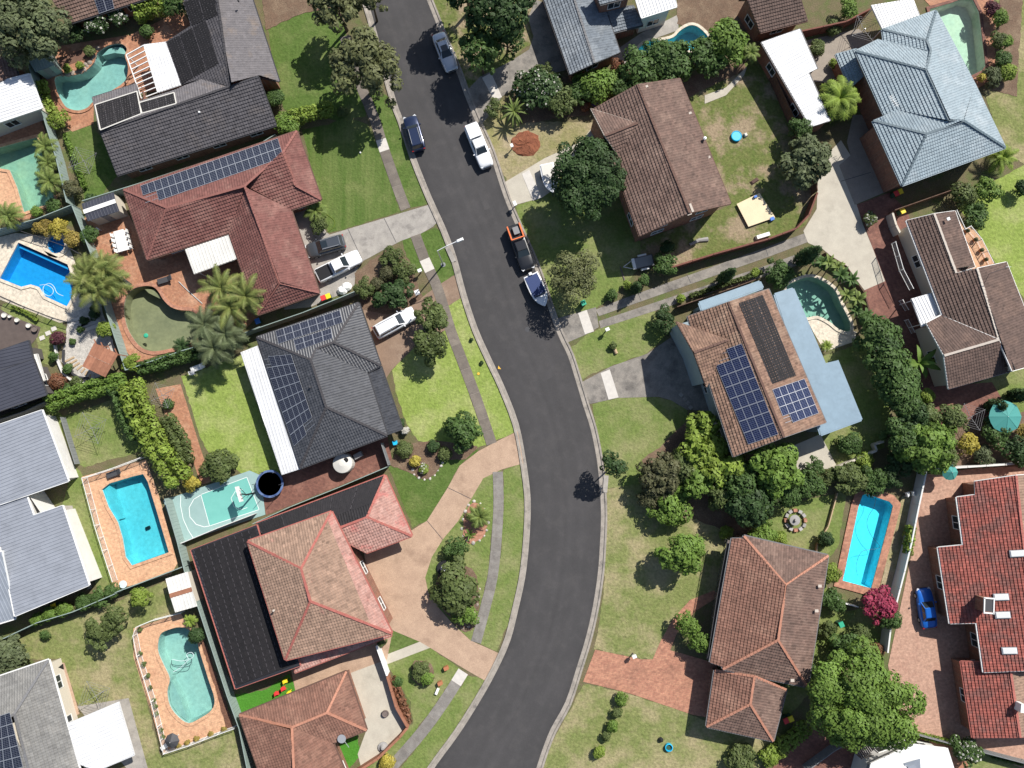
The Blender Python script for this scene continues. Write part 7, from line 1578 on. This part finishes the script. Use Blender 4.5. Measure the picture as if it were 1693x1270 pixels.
e = (S(398.5, 828, 3.2) - S(391.5, 805, 3.2)).normalized(); m = MB(); m.beam(bb - e * .9, bb + e * .9, .06, 1.1); m.build('backboard', 'white', t)
o_ = Vector((e.y, -e.x, 0)); o_ = o_ if o_.x < 0 else -o_; rc = bb + o_ * .3 - Vector((0, 0, .35)); m = MB(); m.tube([rc + Vector((math.cos(k * .5236) * .23, math.sin(k * .5236) * .23, 0)) for k in range(13)], .02, 5); m.build('rim', 'orange', t)
p = S(446, 800, .8); t = thing('trampoline', 'round black trampoline with blue pad beside the court', 'trampoline', (p.x, p.y, 0)); R = 1.62
m = MB(); m.lathe((p.x, p.y, 0), [(R * .85, .80), (0, .80)][::1], 32); m.v = [v for v in m.v]; m.build('mat', 'mesh_black', t)
m = MB(); m.lathe((p.x, p.y, 0), [(R, .78), (R, .86), (R * .85, .86), (R * .85, .80)], 32); m.build('pad', 'pad_blue', t)
for k in range(6):
    a = k * 1.047; m = MB(); m.tube([(p.x + R * .96 * math.cos(a), p.y + R * .96 * math.sin(a), 0), (p.x + R * .96 * math.cos(a), p.y + R * .96 * math.sin(a), 2.3)], .03, 6); m.build('leg', 'dark_grey', t)
p = S(568, 766, 1.0); t = thing('water_tank', 'round pale water tank in the dark yard', 'tank', (p.x, p.y, 0)); m = MB(); m.lathe((p.x, p.y, 0), [(1.15, 0), (1.15, 1.5), (1.1, 1.6), (.3, 1.85), (0, 1.87)], 24); m.build('body', 'offwhite', t); m = MB(); m.lathe((p.x + .45, p.y + .4, 1.72), [(.28, 0), (.28, .08), (0, .09)], 12); m.build('lid', 'black', t); m = MB(); m.box((p.x + 1.6, p.y + .9, .4), (1.0, .6, .8), rz=.5); m.build('pump', 'grey', t)
# ================================================================ clotheslines
def clothesline(px, py, r, label, h=1.9):
    p = S(px, py); t = thing('clothesline', label, 'clothesline', p[:]); m = MB(); m.tube([(p.x, p.y, -.05), (p.x, p.y, h)], .04, 6); m.build('pole', 'frame_alu', t)
    m = MB()
    for k in range(4): a = k * math.pi / 2 + .5; m.beam((p.x, p.y, h - .3), (p.x + r * math.cos(a), p.y + r * math.sin(a), h), .035)
    m.build('arm', 'grey', t); m = MB()
    for q in (.4, .6, .8, .98):
        for k in range(4): a, b = k * math.pi / 2 + .5, (k + 1) * math.pi / 2 + .5; m.beam((p.x + r * q * math.cos(a), p.y + r * q * math.sin(a), h), (p.x + r * q * math.cos(b), p.y + r * q * math.sin(b), h), .018)
    m.build('line', 'grey', t)
clothesline(152, 275, 1.9, 'rotary clothesline beside charcoal house wall'); clothesline(165, 708, 2.1, 'rotary clothesline on the square lawn'); clothesline(172, 1142, 2.0, 'rotary clothesline on the dry back lawn'); clothesline(1418, 62, 1.9, 'rotary clothesline in the crazy paved court'); clothesline(1590, 690, 1.8, 'rotary clothesline on brick terrace'); clothesline(280, 655, 1.7, 'rotary clothesline above terracotta path')
# ================================================================ furniture
def table(px, py, L, W, rz, label, m='white', chairs=0, h=.74, cm='white'):
    p = S(px, py, h); t = thing('outdoor_table', label, 'table', (p.x, p.y, 0), local=True, rz=rz); a = MB(); a.box((0, 0, h), (L, W, .05)); a.build('table_top', m, t)
    for sx in (-1, 1):
        for sy in (-1, 1): a = MB(); a.box((sx * L * .42, sy * W * .4, h / 2), (.07, .07, h)); a.build('leg', m, t)
    for k in range(chairs):
        s_ = 1 if k % 2 else -1; x = (k // 2 + .5) / (chairs / 2) * L - L / 2; c = Matrix.Rotation(rz, 3, 'Z') @ Vector((x, s_ * (W / 2 + .12), 0)); chair(p.x + c.x, p.y + c.y, rz + (math.pi / 2 if s_ < 0 else -math.pi / 2), ORD[k] + ' white chair tucked into the ' + label.split(' on ')[0], cm, 'chairs round the ' + label[:30])
def chair(x, y, rz, label, m='white', group=None, name='chair', sc=1.0):
    t = thing(name, label, 'chair', (x, y, .03), group, local=True, rz=rz); a = MB(); a.box((0, 0, .44 * sc), (.48 * sc, .48 * sc, .06)); a.build('seat', m, t); a = MB(); a.box((-.23 * sc, 0, .68 * sc), (.06, .46 * sc, .45 * sc)); a.build('backrest', m, t)
    for sx in (-1, 1):
        for sy in (-1, 1): a = MB(); a.box((sx * .2 * sc, sy * .2 * sc, .21 * sc), (.05, .05, .42 * sc)); a.build('leg', m, t)
def lounger(px, py, rz, label, m='dark_grey', L=1.9):
    p = S(px, py, .4); t = thing('sun_lounger', label, 'lounger', (p.x, p.y, .03), local=True, rz=rz); a = MB(); a.box((-.2, 0, .36), (L * .7, .65, .12)); a.build('mattress', m, t); a = MB(); a.beam((L * .22, 0, .40), (L * .52, 0, .75), .62, .1); a.build('backrest', m, t)
    for sx in (-1, 1):
        for sy in (-1, 1): a = MB(); a.box((sx * .6 - .1, sy * .25, .16), (.06, .06, .32)); a.build('leg', 'black', t)
def umbrella(px, py, r, label, m, h=2.5, n=8):
    p = S(px, py, h); t = thing('umbrella', label, 'umbrella', (p.x, p.y, 0)); a = MB(); a.tube([(p.x, p.y, 0), (p.x, p.y, h + .35)], .03, 6); a.build('pole', 'white', t)
    for k in range(n):
        a0, a1 = 2 * math.pi * k / n, 2 * math.pi * (k + 1) / n; a = MB()
        a.face([(p.x, p.y, h + .3), (p.x + r * math.cos(a0), p.y + r * math.sin(a0), h - .2), (p.x + r * math.cos((a0 + a1) / 2) * .96, p.y + r * math.sin((a0 + a1) / 2) * .96, h - .24), (p.x + r * math.cos(a1), p.y + r * math.sin(a1), h - .2)]); a.build('canopy_panel', m, t)
        a = MB(); a.beam((p.x, p.y, h + .29), (p.x + r * math.cos(a0), p.y + r * math.sin(a0), h - .19), .035); a.build('rib', m, t)
table(200, 398, 2.6, 1.25, 1.85, 'white long table on terracotta patio', chairs=8); lounger(207, 467, -.6, 'dark lounger by the palm clump'); lounger(272, 463, .3, 'dark lounger facing the mossy pool')
umbrella(1664, 689, 1.9, 'teal green market umbrella on the right edge terrace', 'canvas_green'); umbrella(1572, 781, .95, 'small folded teal umbrella by white wall', 'canvas_green', n=6)
p = S(1665, 690); chair(p.x - 1.6, p.y + .4, .2, 'chair beside the teal market umbrella', 'timber')
table(1314, 860, .95, .95, .4, 'round grey stone table on shaded lawn', 'stone_grey')
c = S(1314, 860)
for k in range(12): a = k * .5236; mb = MB(); mb.box((c.x + math.cos(a) * 1.15, c.y + math.sin(a) * 1.15, .16), (.42, .5, .34), rz=a + .1, tint=RND.random(), taper=.85); tag(mb.build('stone_block', 'stone_grey' if k % 3 else 'brick_pink'), ORD[k] + ' block, counted round from the right, in the ring about the round stone table', 'stone', 'ring of stones')
mb = MB(); q = S(1314, 860, .77); mb.lathe((q.x, q.y, .765), [(.6, 0), (.62, .06), (.2, .12), (.14, .4), (0, .42)], 14); tag(mb.build('bird_bath', 'stone_grey'), 'grey bird bath on the stone table', 'bird bath')
for (x, y, rz, m, l) in ((474, 1124, .3, 'yellow_plastic', 'yellow toy chair on turf nearest pink roof'), (471, 1136, .4, 'red_plastic', 'red toy chair on turf beside yellow one'), (460, 1144, .2, 'red_plastic', 'red toy chair on turf farthest from the passage'), (481, 1143, .5, 'yellow_plastic', 'yellow toy chair on turf by terracotta roof')): p = S(x, y); chair(p.x, p.y, rz, l, m, name='toy_chair', sc=.85)
umbrella(283, 1226, .85, 'dark grey square umbrella by bean pool fence', 'dark_grey', h=1.9, n=4); p = S(276, 1231); chair(p.x, p.y, .5, 'white chair beside dark grey umbrella')
p = S(188, 783); lounger(188, 783, .35, 'dark bench beside the cyan pool'); p = S(655, 732); chair(p.x, p.y, .3, 'blue garden chair by slate skirt roof', 'sky_plastic'); lounger(327, 608, .35, 'white garden swing seat above bright lawn', 'white'); chair(*S(321, 617)[:2], .3, 'white chair beside garden swing seat'); chair(*S(164, 382)[:2], 1, 'white folding chair by terracotta patio shrub')
for x, y, l, m in ((1497, 817, 'first white chair by rectangular pool', 'white'), (1507, 815, 'second white chair by rectangular pool', 'white'), (1515, 812, 'third white chair nearest white garden wall', 'white')): p = S(x, y); chair(p.x, p.y, .2, l, m)
# ================================================================ garden odds and ends
rocks('boulder', zz(0, 0, [(375, 470), (400, 478), (435, 472), (465, 468), (490, 462), (515, 455), (540, 445), (560, 425), (575, 400), (590, 380), (545, 410), (520, 430), (600, 362), (625, 310)]), .38, 'rock', 'grey boulder along the kidney pool edge, counted from the green shed', 3)
rocks('border_rock', zz(420, 630, [(1010, 565), (1020, 595), (1050, 615), (1085, 626), (1120, 622), (1150, 600), (1170, 570), (1190, 540), (1200, 520)]), .18, 'pebble', 'pale edging stone of the flower bed, counted from the yellow flowers', 5)
rocks('border_rock', zz(420, 630, [(1400, 765), (1365, 790), (1345, 830), (1330, 880), (1322, 940), (1330, 985), (1355, 1015), (1395, 1030), (1435, 1015), (1465, 985), (1480, 950), (1490, 900), (1470, 820), (1440, 780)]), .2, 'pebble', 'pale edging stone round the cycad bed, counted anticlockwise from the top', 6)
patch('garden_bed', zz(420, 630, [(1400, 770), (1350, 830), (1325, 940), (1350, 1015), (1395, 1030), (1460, 990), (1488, 910), (1470, 820)]), 'brick_pink', 'red mulch bed with cycad on lawn island', 3, 3, cat='garden bed')
patch('garden_bed', zz(420, 630, [(990, 540), (1060, 470), (1180, 500), (1170, 570), (1110, 620), (1040, 612)]), 'soil', 'flower bed of yellow and pale blooms', 3, 3, cat='garden bed')
patch('garden_bed', [(686, 1092), (712, 1098), (718, 1118), (708, 1135), (686, 1128), (680, 1108)], 'soil', 'round soil bed under two round shrubs', 3, 3, cat='garden bed')
patch('garden_bed', [(735, 935), (780, 940), (792, 985), (785, 1035), (760, 1040), (722, 985)], 'soil', 'soil bed under large olive shrub on island', 3, 3, cat='garden bed')
rocks('border_rock', zz(420, 940, [(1437, 130), (1430, 180), (1420, 230), (1405, 280), (1390, 330), (1365, 370), (1330, 380)]), .2, 'rock', 'tan edging stone by large olive shrub, from the top', 8)
c = S(869, 238); mb = MB(); rg = random.Random(4)
mb.lathe((c.x, c.y, -.02), [(1.75, 0), (1.5, .12), (1.15, .2), (.7, .3), (.2, .34), (0, .35)], 22, sx=1.1, sy=.95); mb.v = [(x + rg.uniform(-.12, .12), y + rg.uniform(-.12, .12), z + rg.uniform(-.03, .10) * (z > 0)) for x, y, z in mb.v]; tag(mb.build('dirt_heap', 'red_dirt'), 'heap of red dirt on the dry lawn', 'dirt heap')
p = S(1216.5, 226.5); t = thing('paddling_pool', 'bright blue round paddling pool on worn lawn', 'paddling pool', p[:]); m = MB(); m.lathe((p.x, p.y, 0), [(.62, 0), (.66, .3), (.6, .34), (.55, .3)], 18); m.build('wall', 'sky_plastic', t); m = MB(); m.lathe((p.x, p.y, .2), [(.56, 0), (0, 0.001)], 18); m.build('water', 'sky_water', t)
mb = MB(); q = S(1232, 224); mb.box((q.x, q.y, .2), (.4, .5, .3), rz=.5, taper=.7); tag(mb.build('bucket', 'offwhite'), 'pale bucket beside paddling pool', 'bucket')
Q = [S(x, y, .3) for x, y in zz(1260, 310, [(-45, 40), (5, 70)])]
t = thing('sandpit_cover', 'cream square board raised over the worn lawn', 'board', S(1246, 347)[:]); ring = [tuple(S(x, y, .35)[:2]) for x, y in zz(840, 310, [(1455, 105), (1600, 35), (1700, 190), (1530, 250)])]
m = MB(); m.prism(ring, .28, .35, bottom=True); m.build('top_board', 'cream_board', t); m = MB(); m.prism(offset_ring(ring, .15), 0, .28); m.build('frame', 'timber_pale', t)
mb = MB(); q = S(1248, 326, .36); mb.box((q.x, q.y, .5), (.35, .25, .3), rz=.4); tag(mb.build('toy_box', 'blue_plastic'), 'small blue toy on the cream board', 'toy'); mb = MB(); q = S(1275, 363); mb.box((q.x, q.y, .2), (.5, .4, .4), rz=.4); tag(mb.build('crate', 'blue_plastic'), 'blue crate beside the cream board', 'crate'); mb = MB(); q = S(1260, 391); mb.box((q.x, q.y, .25), (1.8, .5, .45), rz=.3, taper=.9); tag(mb.build('kayak_box', 'white'), 'long white box against the brick fence', 'box')
mb = MB(); a, b = S(1013, 572), S(1019, 585); mb.tube([(a.x, a.y, .18), (b.x, b.y, .18)], .2, 10); tag(mb.build('log', 'timber_pale'), 'pale cut log on the small lawn', 'log')
mb = MB(); a, b = S(1140, 405), S(1170, 396); mb.tube([(a.x, a.y, .06), ((a.x + b.x) / 2, (a.y + b.y) / 2 + .2, .07), (b.x, b.y, .06)], .18, 8, r2=.3); tag(mb.build('driftwood', 'stone_grey'), 'grey driftwood on the worn lawn behind brick gable', 'driftwood')
mb = MB(); q = S(1247, 300); mb.box((q.x, q.y, .1), (1.2, .5, .2), rz=.6, taper=.6); tag(mb.build('bark_pile', 'plum_mulch'), 'dark bark lump on bare patch of the worn lawn', 'bark'); patch('sand_patch', [(1165, 158), (1200, 145), (1235, 110), (1230, 125), (1200, 158), (1165, 172)], 'concrete_cream', 'sandy path strip along top of the worn lawn', 3, cat='path')
for i, (x, y) in enumerate(((993, 322), (1000, 327), (990, 330), (998, 334))): mb = MB(); q = S(x, y); mb.box((q.x, q.y, .05), (.5, .5, .1), rz=.3); tag(mb.build('paver', 'slab_white'), ORD[i] + ' white square paver in the cluster by the brick gable house', 'paver', 'pavers by the big dark tree')
for i, (x, y) in enumerate(zz(840, 630, [(1100, 88), (1125, 115), (1143, 140), (1160, 168)])): mb = MB(); q = S(x, y); mb.box((q.x, q.y, .05), (.45, .45, .1), rz=.8); tag(mb.build('paver', 'concrete'), ORD[i] + ' square stepping paver beside the solar house driveway, from the top', 'paver', 'pavers by solar house')
for i, (x, y) in enumerate(zz(0, 310, [(345, 900), (308, 928), (270, 958)])): mb = MB(); q = S(x, y); mb.box((q.x, q.y, .05), (.6, .5, .1), rz=.4); tag(mb.build('paver', 'slab_white'), ORD[i] + ' white stepping paver on the lawn ribbon, from the plum shrub', 'paver', 'pavers on lawn ribbon')
for k, (x0, y0, x1, y1) in enumerate(((440, 880, 520, 850), (470, 895, 560, 862), (520, 885, 640, 845), (540, 910, 650, 870), (470, 850, 520, 830), (560, 830, 620, 810))): mb = MB(); a, b = (S(x, y) for x, y in zz(0, 310, [(x0, y0), (x1, y1)])); mb.beam((a.x, a.y, .06), (b.x, b.y, .06), .42, .1); tag(mb.build('stone_plank', 'slab_white'), ORD[k] + ' long white stepping slab in the pebble garden, from the dark deck', 'slab', 'pebble garden slabs')
for k in range(7):
    a, b = zz(0, 310, [(415 + k * 24, 1085 + k * 20 - (k > 3) * 4), (450 + k * 22, 1110 + k * 13 + k * k * .5)]); a, b = zz(0, 310, [(415 + k * 26, 1110 + k * 17), (475 + k * 17, 1080 + k * 18)])
    a, b = S(*a), S(*b); mb = MB(); mb.beam((a.x, a.y, .07), (b.x, b.y, .07), .2, .12); tag(mb.build('sleeper', 'timber_pale'), ORD[k] + ' pale timber step in the curved garden stair, from the top', 'step', 'curved timber steps')
for i, (x, y, r) in enumerate(zz(0, 310, [(40, 815), (72, 825), (118, 848), (192, 880)])[0:0] or [(10, 522, .32), (19, 524, .2), (31, 530, .28), (50, 539, .3), (60, 545, .36)]):
    p = S(x, y); t = thing('pot', ('first', 'second', 'third', 'fourth', 'fifth')[i] + ' round pot along the dark deck, from the left edge', 'pot', p[:]); m = MB(); m.lathe((p.x, p.y, 0), [(r * .7, 0), (r, .4), (r * .92, .42), (r * .8, .34)], 14); m.build('body', 'offwhite' if i != 4 else 'timber_grey', t); m = MB(); m.lathe((p.x, p.y, .33), [(r * .82, 0), (0, .01)], 12); m.build('soil', 'soil', t)
for i, (x, y) in enumerate(zz(1260, 310, [(1298, 280), (1350, 335), (1388, 402), (1415, 462)])): p = S(x, y, 1.9); t = thing('pot', ('topmost', 'second', 'third', 'lowest')[i] + ' dark pot on the pink balcony', 'pot', (p.x, p.y, 1.8)); m = MB(); m.lathe((p.x, p.y, 1.8), [(.16, 0), (.25, .35), (.2, .36)], 10); m.build('body', 'terracotta', t); m = MB(); m.lathe((p.x, p.y, 2.1), [(.22, 0), (.25, .2), (.1, .35), (0, .36)], 8); m.build('plant', 'leaf_brown', t)
def hose(pts, label, m='hose_pale', z=-.08, r=.035, name='pool_hose', closed=False):
    W = smooth_ring([tuple(S(*p)[:2]) for p in pts], 5, closed); mb = MB(); mb.tube([(x, y, z) for x, y in W], r, 5); tag(mb.build(name, m), label, 'hose')
hose(zz(0, 310, [(400, 690), (360, 670), (340, 630), (310, 610), (275, 630), (275, 670), (310, 690), (335, 670), (330, 640), (290, 618), (250, 622)]), 'pale cleaner hose looped in the blue pool'); hose(zz(0, 940, [(1100, 660), (1150, 630), (1190, 590), (1230, 560), (1215, 535), (1185, 550), (1195, 580), (1150, 590), (1095, 580)]), 'white cleaner hose curled in the bean pool'); hose(zz(0, 940, [(1090, 585), (1095, 620), (1150, 630), (1205, 620), (1218, 585)]), 'dark section of cleaner hose in the bean pool', 'hose_dark')
hose(zz(1260, 630, [(730, 720), (715, 800), (680, 860), (670, 920), (700, 990), (750, 1060), (650, 1080), (615, 1120), (600, 1190), (610, 1240)]), 'thin dark hose trailing along the rectangular pool', 'hose_dark', r=.02); hose(zz(420, 310, [(460, 170), (510, 210), (510, 250), (480, 275), (455, 290)]), 'yellow garden hose on striped lawn', 'leaf_lime', .05, .03, 'garden_hose')
hose(zz(0, 310, [(1140, 600), (1190, 650), (1290, 740)]), 'white pool scoop pole lying on terracotta patio', 'hose_pale', .12, .03, 'scoop_pole')
for x, y, l in ((241, 555, 'small teal cleaner floating in the mossy pool'),): mb = MB(); q = S(x, y); mb.lathe((q.x, q.y, -.12), [(.2, 0), (.3, .1), (.2, .2), (0, .22)], 10); tag(mb.build('pool_cleaner', 'green_plastic'), l, 'pool cleaner')
mb = MB(); q = S(236, 875); mb.box((q.x, q.y, -1.2), (.5, .35, .25), rz=.4); tag(mb.build('pool_cleaner', 'black'), 'dark cleaner on the floor of the cyan pool', 'pool cleaner')
p = S(204, 966, .4); t = thing('side_table', 'round blue and white table below the cyan pool', 'table', (p.x, p.y, 0)); m = MB(); m.lathe((p.x, p.y, .45), [(.45, 0), (.45, .05), (0, .06)], 16); m.build('table_top', 'hose_pale', t); m = MB(); m.tube([(p.x, p.y, 0), (p.x, p.y, .45)], .06); m.build('leg', 'white', t)
p = S(735, 940, .5); t = thing('fountain', 'dark tiered fountain with white bowl on lawn island', 'fountain', (p.x, p.y, 0)); m = MB(); m.lathe((p.x, p.y, 0), [(.9, 0), (.95, .3), (.8, .32), (.2, .3), (.15, .8)], 16); m.build('basin', 'black', t); m = MB(); m.lathe((p.x, p.y, .75), [(.15, 0), (.42, .15), (.38, .17), (.15, .13), (0, .3)], 14); m.build('bowl', 'white', t)
for i, (x, y) in enumerate(((738, 1103), (728, 1128))): mb = MB(); q = S(x, y); mb.box((q.x, q.y, .3), (.5, .4, .6), rz=.4); o = mb.build('planter', 'terracotta'); tag(o, ('upper', 'lower')[i] + ' terracotta planter box by the grey footpath', 'planter')
mb = MB(); q = S(723, 1142); mb.box((q.x, q.y, .2), (.3, .7, .3), rz=-.4); tag(mb.build('garden_bench', 'white'), 'small white bench block below terracotta planters', 'bench')
p = S(638, 1178); t = thing('round_pot', 'round brown pot on the beige patio', 'pot', p[:]); m = MB(); m.lathe((p.x, p.y, 0), [(.25, 0), (.42, .35), (.35, .5), (.28, .45)], 14); m.build('body', 'timber_grey', t)
p = S(634, 1234); mb = MB(); mb.lathe((p.x, p.y, 0), [(.55, 0), (.6, .25), (.4, .3), (.15, .7), (0, .72)], 12); tag(mb.build('garden_fountain', 'stone_grey'), 'small stone fountain in the patio corner', 'fountain')
p = S(1105, 1234); t = thing('hose_reel', 'teal ring planter on lower dry lawn', 'planter', p[:]); m = MB(); m.lathe((p.x, p.y, 0), [(.42, 0), (.45, .4), (.36, .42), (.34, .1)], 16); m.build('rim', 'sky_plastic', t); m = MB(); m.lathe((p.x, p.y, .2), [(.35, 0), (0, .02)], 12); m.build('soil', 'bin_green', t)
p = S(1092, 1222); mb = MB(); mb.lathe((p.x, p.y, 0), [(.25, 0), (.3, .25), (.1, .5), (0, .51)], 8); tag(mb.build('garden_ornament', 'black'), 'small dark ornament near teal ring planter', 'ornament')
for x, y, l in ((596, 253, 'small white ball on striped front lawn'),): mb = MB(); q = S(x, y); mb.lathe((q.x, q.y, 0), [(.05, 0), (.12, .08), (.12, .15), (.05, .22), (0, .23)], 10); tag(mb.build('ball', 'white'), l, 'ball')
for x, y, l in ((96, 1112, 'black covered barbecue beside grey tiled roof'),): mb = MB(); q = S(x, y, .6); mb.box((q.x, q.y, .55), (.7, 1.5, 1.1), rz=.2, taper=.75); tag(mb.build('barbecue', 'black'), l, 'barbecue')
p = S(301, 435 + 0, 0.5)
for x, y, l in ((566, 480, 'upper white bag heap at the end of grey driveway'), (573, 474, 'second white bag heap at the end of grey driveway')): mb = MB(); q = S(x, y, .3); mb.lathe((q.x, q.y, 0), [(.5, 0), (.55, .3), (.3, .6), (0, .65)], 10, sx=1.2); tag(mb.build('bag', 'white'), l, 'bag')
for x, y, l in ((1368, 1108, 'square orange paver beside huge tree'),): mb = MB(); q = S(x, y); mb.box((q.x, q.y, .05), (1.0, 1.0, .1), rz=.6); tag(mb.build('paver', 'brick_peach'), l, 'paver')
mb = MB(); q = S(457, 879, 2.9); mb.lathe((q.x, q.y, 2.6), [(.1, 0), (.4, .1), (.55, .25)], 14); mb.tube([(q.x, q.y, 1.6), (q.x, q.y, 2.65)], .04); tag(mb.build('satellite_dish', 'white'), 'white dish on fence between court and black mats', 'dish')

for x, y, rz_, l in ((745, 421, -.42, 'pale drain lintel at the kerb below the street lamp'), (1001, 800, .1, 'pale drain lintel at the kerb by leaning street tree')):
    q = S(x, y); mb = MB(); mb.box((q.x, q.y, .10), (.55, 2.0, .12), rz=-rz_); tag(mb.build('drain_lintel', 'concrete'), l, 'drain')
